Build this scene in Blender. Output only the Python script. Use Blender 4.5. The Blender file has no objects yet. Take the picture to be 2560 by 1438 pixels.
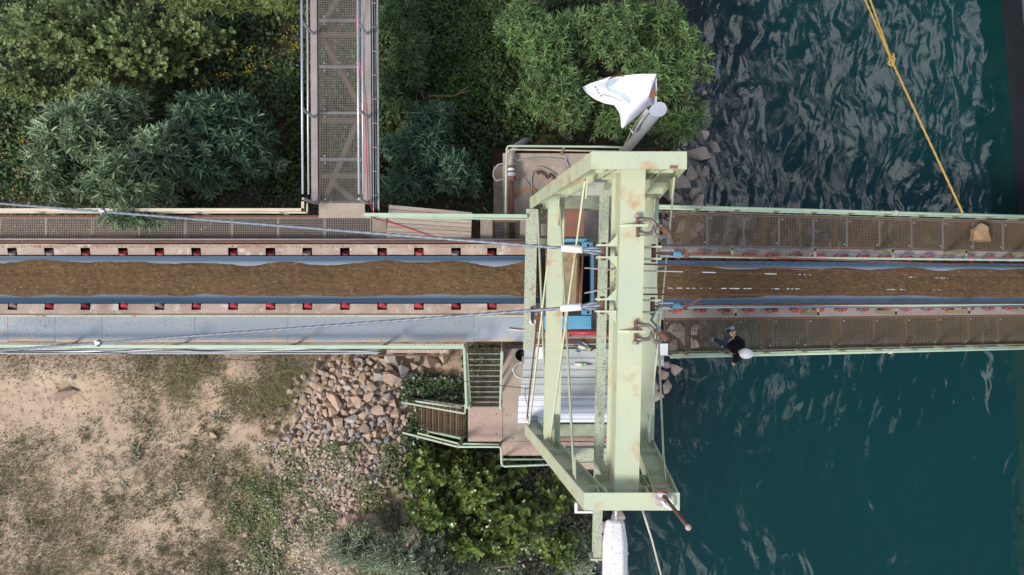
import bpy, bmesh, math, random
import numpy as np
from mathutils import Vector, Matrix, noise as mnoise

R = math.radians
rng = random.Random(7)
nrg = np.random.default_rng(11)
scene = bpy.context.scene
COL = scene.collection

# ------------------------------------------------------------------ camera
CAM_Z = 20.0
cam_data = bpy.data.cameras.new("camera")
cam = bpy.data.objects.new("camera", cam_data)
COL.objects.link(cam)
cam.location = (0, 0, CAM_Z)
cam.rotation_euler = (0, 0, 0)
cam_data.sensor_fit = 'HORIZONTAL'
cam_data.sensor_width = 36.0
cam_data.lens = 36.0 * 20.0 / 25.6
cam_data.clip_start = 0.1
cam_data.clip_end = 3000
scene.camera = cam

# ------------------------------------------------------------------ sky
SUN_EL, SUN_AZ = R(48), R(238)          # compass style: azimuth clockwise from +Y
world = bpy.data.worlds.new("World")
scene.world = world
world.use_nodes = True
wn, wl = world.node_tree.nodes, world.node_tree.links
wn.clear()
w_out = wn.new("ShaderNodeOutputWorld")
w_bg = wn.new("ShaderNodeBackground")
w_bg.inputs["Strength"].default_value = 0.095
w_sky = wn.new("ShaderNodeTexSky")
w_sky.sky_type = 'NISHITA'
w_sky.sun_disc = False
w_sky.sun_elevation = SUN_EL
w_sky.sun_rotation = SUN_AZ
w_sky.dust_density = 2.0
w_tc = wn.new("ShaderNodeTexCoord")
w_ns = wn.new("ShaderNodeTexNoise")
w_ns.inputs["Scale"].default_value = 2.6
w_ns.inputs["Detail"].default_value = 5.0
w_ns.inputs["Roughness"].default_value = 0.55
w_rp = wn.new("ShaderNodeValToRGB")
w_rp.color_ramp.elements[0].position = 0.515
w_rp.color_ramp.elements[0].color = (0.0, 0.0, 0.0, 1)
w_rp.color_ramp.elements[1].position = 0.62
w_rp.color_ramp.elements[1].color = (1, 1, 1, 1)
w_mix = wn.new("ShaderNodeMixRGB")
w_mix.inputs[2].default_value = (15.5, 15.9, 16.8, 1)
w_map = wn.new("ShaderNodeMapping")
w_map.inputs["Location"].default_value = (0.02, 7.70, 3.0)
wl.new(w_tc.outputs["Generated"], w_map.inputs["Vector"])
wl.new(w_map.outputs["Vector"], w_ns.inputs["Vector"])
wl.new(w_ns.outputs["Fac"], w_rp.inputs["Fac"])
wl.new(w_rp.outputs["Color"], w_mix.inputs[0])
wl.new(w_sky.outputs["Color"], w_mix.inputs[1])
wl.new(w_mix.outputs["Color"], w_bg.inputs["Color"])
wl.new(w_bg.outputs["Background"], w_out.inputs["Surface"])

# ------------------------------------------------------------------ sun (veiled by thin cloud)
sun_data = bpy.data.lights.new("sun", 'SUN')
sun_data.energy = 2.3
sun_data.angle = R(15)
sun_data.color = (1.0, 0.95, 0.88)
sun = bpy.data.objects.new("sun", sun_data)
COL.objects.link(sun)
sd = Vector((math.sin(SUN_AZ) * math.cos(SUN_EL), math.cos(SUN_AZ) * math.cos(SUN_EL), math.sin(SUN_EL)))
sun.rotation_euler = sd.to_track_quat('Z', 'Y').to_euler()
sun.location = (0, 0, 40)

scene.view_settings.view_transform = 'Standard'
scene.view_settings.look = 'None'
scene.view_settings.gamma = 1.0
scene.view_settings.exposure = 0.5
scene.view_settings.use_curve_mapping = False
scene.render.engine = 'CYCLES'
scene.cycles.max_bounces = 6
scene.cycles.transparent_max_bounces = 10

# ------------------------------------------------------------------ survey: photo measurements -> metres at a known height
def P(px, py, z=0.0):
    d = CAM_Z - z
    return Vector(((px - 1280) * d / 2000, (719 - py) * d / 2000, z))

BR_X0, BR_S = 3.6, 0.267                 # the river span falls away from the tower
def bz(x):
    return -BR_S * max(0.0, x - BR_X0)
def BX(px, h=0.0):                        # x of a measured column on the river span, h above its deck
    u = (px - 1280) / 2000
    return u * (CAM_Z - h - BR_S * BR_X0) / (1 - u * BR_S)

# ------------------------------------------------------------------ mesh builder
class MB:
    def __init__(s):
        s.v, s.f = [], []
    def add(s, vs, fs):
        o = len(s.v)
        s.v += [tuple(p) for p in vs]
        s.f += [tuple(i + o for i in q) for q in fs]
        return s
    def box(s, c, size, rz=0.0, m=None):
        x, y, z = size[0] / 2, size[1] / 2, size[2] / 2
        vs = [Vector(q) for q in ((-x,-y,-z),(x,-y,-z),(x,y,-z),(-x,y,-z),(-x,-y,z),(x,-y,z),(x,y,z),(-x,y,z))]
        M = m if m is not None else Matrix.Rotation(rz, 3, 'Z')
        c = Vector(c)
        return s.add([M @ q + c for q in vs], [(0,3,2,1),(4,5,6,7),(0,1,5,4),(1,2,6,5),(2,3,7,6),(3,0,4,7)])
    def bb(s, x0, x1, y0, y1, z0, z1):
        return s.box(((x0+x1)/2,(y0+y1)/2,(z0+z1)/2), (abs(x1-x0),abs(y1-y0),abs(z1-z0)))
    def frame(s, p0, p1, up):
        p0, p1 = Vector(p0), Vector(p1)
        a = (p1 - p0).normalized()
        up = Vector(up)
        side = a.cross(up)
        if side.length < 1e-5:
            side = a.cross(Vector((1, 0, 0)))
        side.normalize()
        u = side.cross(a).normalized()
        return p0, p1, a, side, u
    def prof(s, p0, p1, poly, up=(0,0,1)):
        """extrude a closed outline (side, up) from p0 to p1"""
        p0, p1, a, sd_, u = s.frame(p0, p1, up)
        n = len(poly)
        vs = [p0 + sd_*x + u*y for x, y in poly] + [p1 + sd_*x + u*y for x, y in poly]
        fs = [(i, (i+1) % n, n + (i+1) % n, n + i) for i in range(n)]
        fs += [tuple(range(n))[::-1], tuple(range(n, 2*n))]
        return s.add(vs, fs)
    def bar(s, p0, p1, w, h, up=(0,0,1)):
        return s.prof(p0, p1, [(-w/2,-h/2),(w/2,-h/2),(w/2,h/2),(-w/2,h/2)], up)
    def ibeam(s, p0, p1, w, h, tf=0.03, tw=0.025, up=(0,0,1)):
        a, b, c = w/2, h/2, tw/2
        t = h/2 - tf
        return s.prof(p0, p1, [(-a,-b),(a,-b),(a,-t),(c,-t),(c,t),(a,t),(a,b),(-a,b),(-a,t),(-c,t),(-c,-t),(-a,-t)], up)
    def tube(s, pts, r, n=8, closed=False, caps=True, lobes=0, twist=0.0, amp=0.0):
        pts = [Vector(p) for p in pts]
        m = len(pts)
        rs = r if isinstance(r, (list, tuple)) else [r] * m
        T = []
        for i in range(m):
            if closed:
                t = pts[(i+1) % m] - pts[i-1]
            else:
                t = pts[min(i+1, m-1)] - pts[max(i-1, 0)]
            T.append(t.normalized() if t.length > 1e-9 else Vector((0,0,1)))
        ref = Vector((0,0,1)) if abs(T[0].z) < 0.9 else Vector((1,0,0))
        nrm = (ref - T[0] * ref.dot(T[0])).normalized()
        vs, run = [], 0.0
        for i in range(m):
            nrm = (nrm - T[i] * nrm.dot(T[i])).normalized()
            bi = T[i].cross(nrm)
            if i: run += (pts[i] - pts[i-1]).length
            for k in range(n):
                th = 2*math.pi*k/n
                rr = rs[i] * (1 + amp*math.cos(lobes*th - twist*run)) if lobes else rs[i]
                vs.append(pts[i] + (nrm*math.cos(th) + bi*math.sin(th)) * rr)
        fs = []
        for i in range(m if closed else m-1):
            j = (i+1) % m
            for k in range(n):
                l = (k+1) % n
                fs.append((i*n+k, i*n+l, j*n+l, j*n+k))
        if caps and not closed:
            fs.append(tuple(range(n))[::-1]); fs.append(tuple(range((m-1)*n, m*n)))
        return s.add(vs, fs)
    def cyl(s, p0, p1, r, n=16, r2=None):
        return s.tube([p0, p1], [r, r if r2 is None else r2], n)
    def ring(s, c, r, t, axis=(0,0,1), n=20, m=8):
        ax = Vector(axis).normalized()
        a = ax.orthogonal().normalized(); b = ax.cross(a)
        return s.tube([Vector(c) + (a*math.cos(q) + b*math.sin(q))*r for q in (2*math.pi*i/n for i in range(n))], t, m, closed=True)
    def prism(s, poly, z0, z1):
        n = len(poly)
        area = sum(poly[i][0]*poly[(i+1)%n][1]-poly[(i+1)%n][0]*poly[i][1] for i in range(n))
        if area < 0: poly = poly[::-1]
        vs = [(x,y,z0) for x,y in poly] + [(x,y,z1) for x,y in poly]
        fs = [(i,(i+1)%n,n+(i+1)%n,n+i) for i in range(n)] + [tuple(range(n))[::-1], tuple(range(n,2*n))]
        return s.add(vs, fs)
    def plate(s, pts, t):
        """a flat plate through given 3D corner points, thickness t"""
        pts = [Vector(p) for p in pts]
        nrm = (pts[1]-pts[0]).cross(pts[2]-pts[0]).normalized()
        n = len(pts)
        vs = [p - nrm*t/2 for p in pts] + [p + nrm*t/2 for p in pts]
        fs = [(i,(i+1)%n,n+(i+1)%n,n+i) for i in range(n)] + [tuple(range(n))[::-1], tuple(range(n,2*n))]
        return s.add(vs, fs)
    def lathe(s, prof, c, n=20, axis='z'):
        c = Vector(c)
        vs = []
        for r, z in prof:
            for k in range(n):
                t = 2*math.pi*k/n
                q = Vector((r*math.cos(t), r*math.sin(t), z))
                if axis == 'x': q = Vector((q.z, q.x, q.y))
                if axis == 'y': q = Vector((q.x, q.z, q.y))
                vs.append(c + q)
        fs = []
        for i in range(len(prof)-1):
            for k in range(n):
                l = (k+1) % n
                fs.append((i*n+k, i*n+l, (i+1)*n+l, (i+1)*n+k))
        fs.append(tuple(range(n))[::-1]); fs.append(tuple(range((len(prof)-1)*n, len(prof)*n)))
        return s.add(vs, fs)
    def mesh(s, name, off=(0,0,0), smooth=False):
        off = Vector(off)
        me = bpy.data.meshes.new(name)
        me.from_pydata([tuple(Vector(p) - off) for p in s.v], [], s.f)
        me.validate()
        bm = bmesh.new(); bm.from_mesh(me)
        bmesh.ops.recalc_face_normals(bm, faces=bm.faces[:])
        bm.to_mesh(me); bm.free()
        if smooth:
            me.shade_smooth()
        me.update()
        return me

def tag(o, label=None, cat=None, group=None, kind=None):
    if label: o["label"] = label
    if cat: o["category"] = cat
    if group: o["group"] = group
    if kind: o["kind"] = kind
    return o

def thing(name, label, cat, loc=(0,0,0), group=None):
    o = bpy.data.objects.new(name, None)
    o.empty_display_size = 0.2
    COL.objects.link(o)
    o.location = loc
    return tag(o, label, cat, group)

def wloc(o):
    v = Vector((0,0,0))
    while o is not None:
        v = v + Vector(o.location); o = o.parent
    return v

def part(name, mb, mat, parent, smooth=False, label=None, kind=None):
    """mesh given in metres of the place; child of parent"""
    off = wloc(parent)
    me = mb.mesh(name, off, smooth)
    me.materials.append(mat)
    o = bpy.data.objects.new(name, me)
    COL.objects.link(o)
    o.parent = parent
    return tag(o, label, None, None, kind)

def single(name, mb, mat, label, cat, group=None, smooth=False, base=None, kind=None):
    if base is None:
        xs = [p[0] for p in mb.v]; ys = [p[1] for p in mb.v]; zs = [p[2] for p in mb.v]
        base = ((min(xs)+max(xs))/2, (min(ys)+max(ys))/2, min(zs))
    me = mb.mesh(name, base, smooth)
    me.materials.append(mat)
    o = bpy.data.objects.new(name, me)
    COL.objects.link(o)
    o.location = base
    return tag(o, label, cat, group, kind)

def child_mesh(name, me, parent, loc=(0,0,0), kind=None, scale=None):
    o = bpy.data.objects.new(name, me)
    COL.objects.link(o)
    o.parent = parent
    o.location = loc
    if scale: o.scale = scale
    return tag(o, kind=kind)

# ------------------------------------------------------------------ procedural materials
MATS = {}
def new_mat(name):
    m = bpy.data.materials.new(name)
    m.use_nodes = True
    nt = m.node_tree
    b = nt.nodes["Principled BSDF"]
    return m, nt, nt.nodes, nt.links, b

def _noise(nt, coord, scale, detail=4, rough=0.55, stretch=None):
    n = nt.nodes.new("ShaderNodeTexNoise")
    n.inputs["Scale"].default_value = scale
    n.inputs["Detail"].default_value = detail
    n.inputs["Roughness"].default_value = rough
    if stretch:
        mp = nt.nodes.new("ShaderNodeMapping")
        mp.inputs["Scale"].default_value = stretch
        nt.links.new(coord, mp.inputs["Vector"])
        nt.links.new(mp.outputs["Vector"], n.inputs["Vector"])
    else:
        nt.links.new(coord, n.inputs["Vector"])
    return n

def _ramp(nt, src, p0, p1, c0=(0,0,0,1), c1=(1,1,1,1)):
    r = nt.nodes.new("ShaderNodeValToRGB")
    r.color_ramp.elements[0].position = p0; r.color_ramp.elements[0].color = c0
    r.color_ramp.elements[1].position = p1; r.color_ramp.elements[1].color = c1
    nt.links.new(src, r.inputs["Fac"])
    return r

def _mix(nt, fac, a, b, mode='MIX'):
    m = nt.nodes.new("ShaderNodeMixRGB")
    m.blend_type = mode
    for i, q in ((0, fac), (1, a), (2, b)):
        if isinstance(q, (int, float)):
            m.inputs[i].default_value = q
        elif isinstance(q, tuple):
            m.inputs[i].default_value = (*q[:3], 1)
        else:
            nt.links.new(q, m.inputs[i])
    return m

def surf(name, col, rough=0.6, metal=0.0, col2=None, var_scale=3.0, stain=None, stain_lo=0.58, stain_hi=0.7,
         stain_scale=2.5, fleck=None, fleck_scale=40.0, fleck_lo=0.68, bump=0.0, bump_scale=60.0, stretch=None,
         spec=0.5, rnd=0.0, coord="Object"):
    if name in MATS: return MATS[name]
    m, nt, N, L, b = new_mat(name)
    tc = N.new("ShaderNodeTexCoord").outputs[coord]
    c2 = col2 if col2 else tuple(x*0.78 for x in col)
    n1 = _noise(nt, tc, var_scale, 6, 0.6, stretch)
    r1 = _ramp(nt, n1.outputs["Fac"], 0.32, 0.68)
    out = _mix(nt, r1.outputs["Color"], col, c2).outputs["Color"]
    if stain:
        n2 = _noise(nt, tc, stain_scale, 8, 0.68, stretch)
        r2 = _ramp(nt, n2.outputs["Fac"], stain_lo, stain_hi)
        out = _mix(nt, r2.outputs["Color"], out, stain).outputs["Color"]
    if fleck:
        n3 = _noise(nt, tc, fleck_scale, 3, 0.6)
        r3 = _ramp(nt, n3.outputs["Fac"], fleck_lo, fleck_lo + 0.04)
        out = _mix(nt, r3.outputs["Color"], out, fleck).outputs["Color"]
    if rnd:
        oi = N.new("ShaderNodeObjectInfo")
        mr = N.new("ShaderNodeMapRange")
        mr.inputs["To Min"].default_value = 1 - rnd; mr.inputs["To Max"].default_value = 1 + rnd
        L.new(oi.outputs["Random"], mr.inputs["Value"])
        out = _mix(nt, 1.0, out, mr.outputs["Result"], 'MULTIPLY').outputs["Color"]
    L.new(out, b.inputs["Base Color"])
    b.inputs["Roughness"].default_value = rough
    b.inputs["Metallic"].default_value = metal
    b.inputs["Specular IOR Level"].default_value = spec
    if bump:
        nb = _noise(nt, tc, bump_scale, 4, 0.6, stretch)
        bp = N.new("ShaderNodeBump")
        bp.inputs["Strength"].default_value = bump
        bp.inputs["Distance"].default_value = 0.02
        L.new(nb.outputs["Fac"], bp.inputs["Height"])
        L.new(bp.outputs["Normal"], b.inputs["Normal"])
    MATS[name] = m
    return m

RUST = (0.26, 0.085, 0.03)
M = {}
M['green'] = surf("pale_green_paint", (0.40,0.49,0.365), 0.5, col2=(0.53,0.535,0.355), var_scale=0.7, stain=(0.46,0.27,0.13), stain_lo=0.54, stain_hi=0.68, stain_scale=1.5, fleck=(0.22,0.15,0.09), fleck_scale=42, fleck_lo=0.665)
M['green_old'] = surf("weathered_green_paint", (0.40,0.475,0.35), 0.65, col2=(0.42,0.43,0.33), var_scale=2.5, stain=(0.22,0.11,0.06), stain_lo=0.6, stain_hi=0.68, stain_scale=4.0, fleck=(0.12,0.10,0.065), fleck_scale=50, fleck_lo=0.575)
M['green_moss'] = surf("grimy_green_paint", (0.30,0.35,0.25), 0.8, col2=(0.17,0.16,0.11), var_scale=2.0, stain=(0.12,0.08,0.05), fleck=(0.09,0.07,0.05), fleck_lo=0.62)
M['rail'] = surf("rail_green_paint", (0.42,0.53,0.40), 0.45, col2=(0.36,0.45,0.33), var_scale=3.0, stain=RUST, stain_lo=0.66, stain_hi=0.70, stain_scale=6)
M['rail_pale'] = surf("faded_rail_paint", (0.62,0.56,0.42), 0.5, col2=(0.52,0.42,0.30), var_scale=1.2, stain=RUST, stain_lo=0.64, stain_hi=0.72, stain_scale=3)
M['olive'] = surf("grimy_olive_paint", (0.22,0.20,0.12), 0.7, col2=(0.30,0.29,0.19), var_scale=9)
M['galv'] = surf("galvanised_steel", (0.42,0.45,0.48), 0.42, 0.55, col2=(0.52,0.54,0.56), var_scale=8)
M['galv_grat'] = surf("dull_grating_steel", (0.27,0.235,0.20), 0.6, 0.2, col2=(0.30,0.26,0.23), var_scale=1.5)
M['galv_lite'] = surf("bright_grating_steel", (0.27,0.26,0.255), 0.55, 0.2, col2=(0.22,0.21,0.20), var_scale=2)
M['rustgrat'] = surf("rusty_grating_steel", (0.22,0.145,0.085), 0.8, 0.1, col2=(0.16,0.115,0.08), var_scale=1.3)
M['rust'] = surf("rusty_steel", (0.20,0.085,0.05), 0.85, 0.1, col2=(0.13,0.06,0.04), var_scale=5, stain=(0.28,0.16,0.10), stain_lo=0.6, bump=0.3)
M['rustplate'] = surf("red_brown_plate", (0.24,0.105,0.065), 0.75, col2=(0.19,0.085,0.055), var_scale=3, fleck=(0.34,0.22,0.16), fleck_lo=0.7)
M['darkrust'] = surf("dark_rust_wire", (0.11,0.055,0.04), 0.8, col2=(0.16,0.07,0.04), var_scale=6)
M['primer'] = surf("pinkish_beige_channel", (0.44,0.35,0.29), 0.75, col2=(0.30,0.20,0.155), var_scale=1.4, stain=(0.56,0.49,0.44), stain_lo=0.55, stain_hi=0.68, stain_scale=2.6, fleck=(0.20,0.13,0.10), fleck_lo=0.61)
M['dusty'] = surf("dusty_steel", (0.33,0.285,0.27), 0.85, col2=(0.26,0.21,0.19), var_scale=2.0, fleck=(0.44,0.38,0.34), fleck_scale=50, fleck_lo=0.62, bump=0.3)
M['concrete'] = surf("weathered_concrete", (0.41,0.335,0.275), 0.9, col2=(0.31,0.25,0.205), var_scale=1.6, stain=(0.50,0.41,0.35), stain_lo=0.58, fleck=(0.23,0.18,0.15), fleck_scale=60, fleck_lo=0.66, bump=0.4)
M['wood'] = surf("grey_weathered_wood", (0.42,0.345,0.285), 0.85, col2=(0.31,0.25,0.205), var_scale=5, stretch=(0.6,9,3), fleck=(0.17,0.13,0.10), fleck_lo=0.68, rnd=0.14, bump=0.4)
M['sleeper'] = surf("worn_timber", (0.33,0.27,0.22), 0.9, col2=(0.22,0.17,0.14), var_scale=5, stretch=(7,0.8,3), bump=0.4)
M['redroll'] = surf("red_roller_paint", (0.36,0.035,0.05), 0.5, col2=(0.28,0.05,0.05), var_scale=2.2, rnd=0.6, stain=(0.25,0.16,0.13), stain_lo=0.56, stain_hi=0.62, stain_scale=1.1, coord="Object")
M['pinkroll'] = surf("red_new_roller", (0.42,0.045,0.05), 0.45, col2=(0.34,0.03,0.04), var_scale=3)
M['maroon'] = surf("maroon_bracket", (0.16,0.05,0.045), 0.7, col2=(0.24,0.10,0.08), var_scale=5)
M['blue'] = surf("blue_machine_paint", (0.10,0.33,0.52), 0.45, col2=(0.14,0.38,0.55), var_scale=3, stain=(0.30,0.22,0.16), stain_lo=0.66, stain_hi=0.70, stain_scale=5)
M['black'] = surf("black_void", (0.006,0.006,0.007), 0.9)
M['blackplastic'] = surf("black_plastic", (0.015,0.017,0.02), 0.5)
M['white'] = surf("white_paint", (0.80,0.81,0.83), 0.45, col2=(0.74,0.75,0.77), var_scale=3)
M['lampwhite'] = surf("lichened_white_lamp", (0.66,0.66,0.69), 0.4, col2=(0.74,0.74,0.77), var_scale=2, fleck=(0.22,0.19,0.17), fleck_scale=42, fleck_lo=0.60)
M['roofnew'] = surf("white_sheet_metal", (0.70,0.73,0.80), 0.45, col2=(0.60,0.62,0.68), var_scale=2, stretch=(0.4,3,1), stain=(0.40,0.30,0.24), stain_lo=0.68, stain_hi=0.76)
M['roofold'] = surf("grey_sheet_metal", (0.46,0.47,0.47), 0.55, 0.1, col2=(0.34,0.38,0.38), var_scale=1.8, stretch=(0.5,5,1), stain=(0.36,0.28,0.22), stain_lo=0.60, stain_hi=0.72, stain_scale=2)
M['wire'] = surf("wire_rope_steel", (0.22,0.25,0.30), 0.5, 0.3, col2=(0.15,0.17,0.21), var_scale=30)
M['rope_y'] = surf("yellow_rope", (0.52,0.33,0.07), 0.8, col2=(0.42,0.25,0.05), var_scale=25, bump=0.5)
M['rope_w'] = surf("pale_rope", (0.55,0.46,0.36), 0.85, col2=(0.62,0.54,0.45), var_scale=25)
M['redcable'] = surf("red_cable", (0.55,0.03,0.07), 0.5)
M['orangecable'] = surf("orange_hose", (0.62,0.22,0.02), 0.5)
M['greycable'] = surf("grey_cable", (0.30,0.27,0.25), 0.6, col2=(0.38,0.34,0.31), var_scale=6)
M['darkcable'] = surf("dark_cable", (0.03,0.035,0.05), 0.6)
M['rock'] = surf("riprap_stone", (0.46,0.37,0.32), 0.9, col2=(0.34,0.265,0.22), var_scale=3, stain=(0.52,0.43,0.37), stain_lo=0.55, fleck=(0.24,0.18,0.14), fleck_scale=45, fleck_lo=0.64, bump=0.5, bump_scale=25, rnd=0.18)
M['wetrock'] = surf("submerged_stone", (0.15,0.12,0.085), 0.6, col2=(0.09,0.085,0.06), var_scale=3, rnd=0.35, bump=0.4, bump_scale=20)
M['cap_grey'] = surf("grey_plastic_cap", (0.42,0.46,0.52), 0.4, col2=(0.38,0.42,0.47))
M['pole_grey'] = surf("grey_fibreglass_pole", (0.26,0.28,0.29), 0.5, col2=(0.32,0.34,0.34), var_scale=2, stretch=(1,1,0.4))
M['hull'] = surf("black_hull_paint", (0.010,0.012,0.018), 0.55, col2=(0.018,0.02,0.026), var_scale=1.0, fleck=(0.10,0.12,0.15), fleck_scale=9, fleck_lo=0.735)
M['deckgrey'] = surf("grey_deck_paint", (0.12,0.13,0.15), 0.6, stain=RUST, stain_lo=0.68)

# stones take a colour of their own each
def stone_mat():
    m, nt, N, L, b = new_mat("quarry_stone")
    tc = N.new("ShaderNodeTexCoord").outputs["Object"]
    oi = N.new("ShaderNodeObjectInfo")
    r = _ramp(nt, oi.outputs["Random"], 0.0, 1.0)
    els = r.color_ramp.elements
    els[0].color = (0.48,0.35,0.27,1); els[1].color = (0.30,0.31,0.33,1)
    for p, c in ((0.15,(0.40,0.29,0.23)),(0.30,(0.56,0.44,0.35)),(0.45,(0.34,0.25,0.20)),(0.58,(0.52,0.38,0.25)),(0.70,(0.43,0.36,0.31)),(0.80,(0.50,0.46,0.42)),(0.90,(0.27,0.25,0.25))):
        e = els.new(p); e.color = (*c, 1)
    n1 = _noise(nt, tc, 5, 5, 0.65)
    r1 = _ramp(nt, n1.outputs["Fac"], 0.3, 0.7, (0.72,0.70,0.68,1), (1.08,1.06,1.04,1))
    out = _mix(nt, 1.0, r.outputs["Color"], r1.outputs["Color"], 'MULTIPLY')
    L.new(out.outputs["Color"], b.inputs["Base Color"])
    b.inputs["Roughness"].default_value = 0.9
    bp = N.new("ShaderNodeBump"); bp.inputs["Strength"].default_value = 0.35; bp.inputs["Distance"].default_value = 0.02
    nb = _noise(nt, tc, 30, 4)
    L.new(nb.outputs["Fac"], bp.inputs["Height"]); L.new(bp.outputs["Normal"], b.inputs["Normal"])
    return m
M['stone'] = stone_mat()

def leaf_mat(name, rough=0.5, spec=0.35):
    m, nt, N, L, b = new_mat(name)
    at = N.new("ShaderNodeAttribute"); at.attribute_name = "tint"
    L.new(at.outputs["Color"], b.inputs["Base Color"])
    b.inputs["Roughness"].default_value = rough
    b.inputs["Specular IOR Level"].default_value = spec
    tr = N.new("ShaderNodeBsdfTranslucent")
    L.new(at.outputs["Color"], tr.inputs["Color"])
    mx = N.new("ShaderNodeMixShader"); mx.inputs[0].default_value = 0.12
    L.new(b.outputs[0], mx.inputs[1]); L.new(tr.outputs[0], mx.inputs[2])
    L.new(mx.outputs[0], nt.nodes["Material Output"].inputs["Surface"])
    return m
M['leaf'] = leaf_mat("leaf", 0.5, 0.4)
M['leaf_gloss'] = leaf_mat("glossy_leaf", 0.32, 0.6)
M['grass'] = leaf_mat("dry_grass", 0.8, 0.1)
M['bark'] = surf("bark", (0.13,0.10,0.07), 0.9, col2=(0.20,0.15,0.10), var_scale=10, bump=0.5)
M['twig'] = surf("yellowish_twig", (0.22,0.17,0.07), 0.8, col2=(0.16,0.11,0.06), var_scale=8)
# ================================================================== terrain and river
WATER_Z = -6.0
SH_Y = [-300,-14,-9.5,-7,-5,-3.5,-2,0,2.5,4,9.4,14,300]
SH_X = [0.5,1.2,2.4,3.0,3.7,4.5,4.9,5.2,5.5,5.5,5.6,6.0,8.0]
def ss(a, b, x):
    t = np.clip((x-a)/(b-a), 0, 1)
    return t*t*(3-2*t)
def vnoise(x, y, s, seed=0):
    """cheap lattice value noise, vectorised"""
    x = np.asarray(x, float)*s + seed*17.3; y = np.asarray(y, float)*s - seed*9.1
    xi = np.floor(x).astype(np.int64); yi = np.floor(y).astype(np.int64)
    fx = x-xi; fy = y-yi
    fx = fx*fx*(3-2*fx); fy = fy*fy*(3-2*fy)
    def h(a, b):
        n = (a*374761393 + b*668265263 + seed*69069) & 0x7fffffff
        n = ((n ^ (n >> 13))*1274126177) & 0x7fffffff
        return ((n ^ (n >> 16)) & 0xffff)/65535.0
    return (h(xi,yi)*(1-fx)+h(xi+1,yi)*fx)*(1-fy)+(h(xi,yi+1)*(1-fx)+h(xi+1,yi+1)*fx)*fy
def fbm(x, y, s, seed=0, o=4):
    r = 0; a = 0.5
    for i in range(o):
        r = r + a*vnoise(x, y, s*2**i, seed+i); a *= 0.5
    return r/(1-0.5**o)
def ground_z(x, y):
    x = np.asarray(x, float); y = np.asarray(y, float)
    t = x - np.interp(y, SH_Y, SH_X)
    land = WATER_Z + 1.8*ss(0, 5.5, -t) + 0.10*np.clip(-t, 0, 1)
    bed = WATER_Z - 2.6*(1-np.exp(-np.clip(t, 0, 60)/4.2))
    z = np.where(t < 0, land, bed)
    near = np.exp(-(np.abs(x)+np.abs(y))/60)
    z = z + (fbm(x, y, 0.35, 3) - 0.5)*0.55*near + (fbm(x, y, 1.8, 5) - 0.5)*0.24*near
    # the stone heap rests on a low mound
    hx, hy = -4.55, -5.0
    z = z + 0.75*np.exp(-(((x-hx)/1.9)**2+((y-hy)/2.4)**2))
    # bank of soil west of the steps, under the conveyor
    z = z + 0.5*np.exp(-((y+2.4)/0.8)**2)*ss(4, 0.5, x)*near
    return z
def gz(x, y):
    return float(ground_z(np.array([x]), np.array([y]))[0])
def G(px, py):
    """a spot on the ground seen at a measured position"""
    z = -4.2
    for _ in range(6):
        d = CAM_Z - z
        x, y = (px-1280)*d/2000, (719-py)*d/2000
        z = gz(x, y)
    return Vector((x, y, z))

def axis(lo, hi, step, far):
    a = list(np.arange(lo, hi+1e-6, step))
    pre = [-far, -far*0.5, -far*0.25, -far*0.12, lo-18, lo-9, lo-4, lo-1.5]
    post = [hi+1.5, hi+4, hi+9, hi+18, far*0.12, far*0.25, far*0.5, far]
    return np.array(sorted(set([p for p in pre if p < lo] + a + [p for p in post if p > hi])))
def sheet(name, xs, ys, zf):
    X, Y = np.meshgrid(xs, ys)
    Z = zf(X, Y)
    nx, ny = len(xs), len(ys)
    co = np.stack([X.ravel(), Y.ravel(), Z.ravel()], 1)
    i = np.arange(nx*ny).reshape(ny, nx)
    q = np.stack([i[:-1,:-1].ravel(), i[:-1,1:].ravel(), i[1:,1:].ravel(), i[1:,:-1].ravel()], 1)
    me = bpy.data.meshes.new(name)
    me.vertices.add(len(co)); me.vertices.foreach_set("co", co.astype(np.float32).ravel())
    me.loops.add(q.size); me.loops.foreach_set("vertex_index", q.astype(np.int32).ravel())
    me.polygons.add(len(q)); me.polygons.foreach_set("loop_start", np.arange(0, q.size, 4, dtype=np.int32))
    me.update(calc_edges=True)
    me.shade_smooth()
    o = bpy.data.objects.new(name, me)
    COL.objects.link(o)
    return o, co

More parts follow.
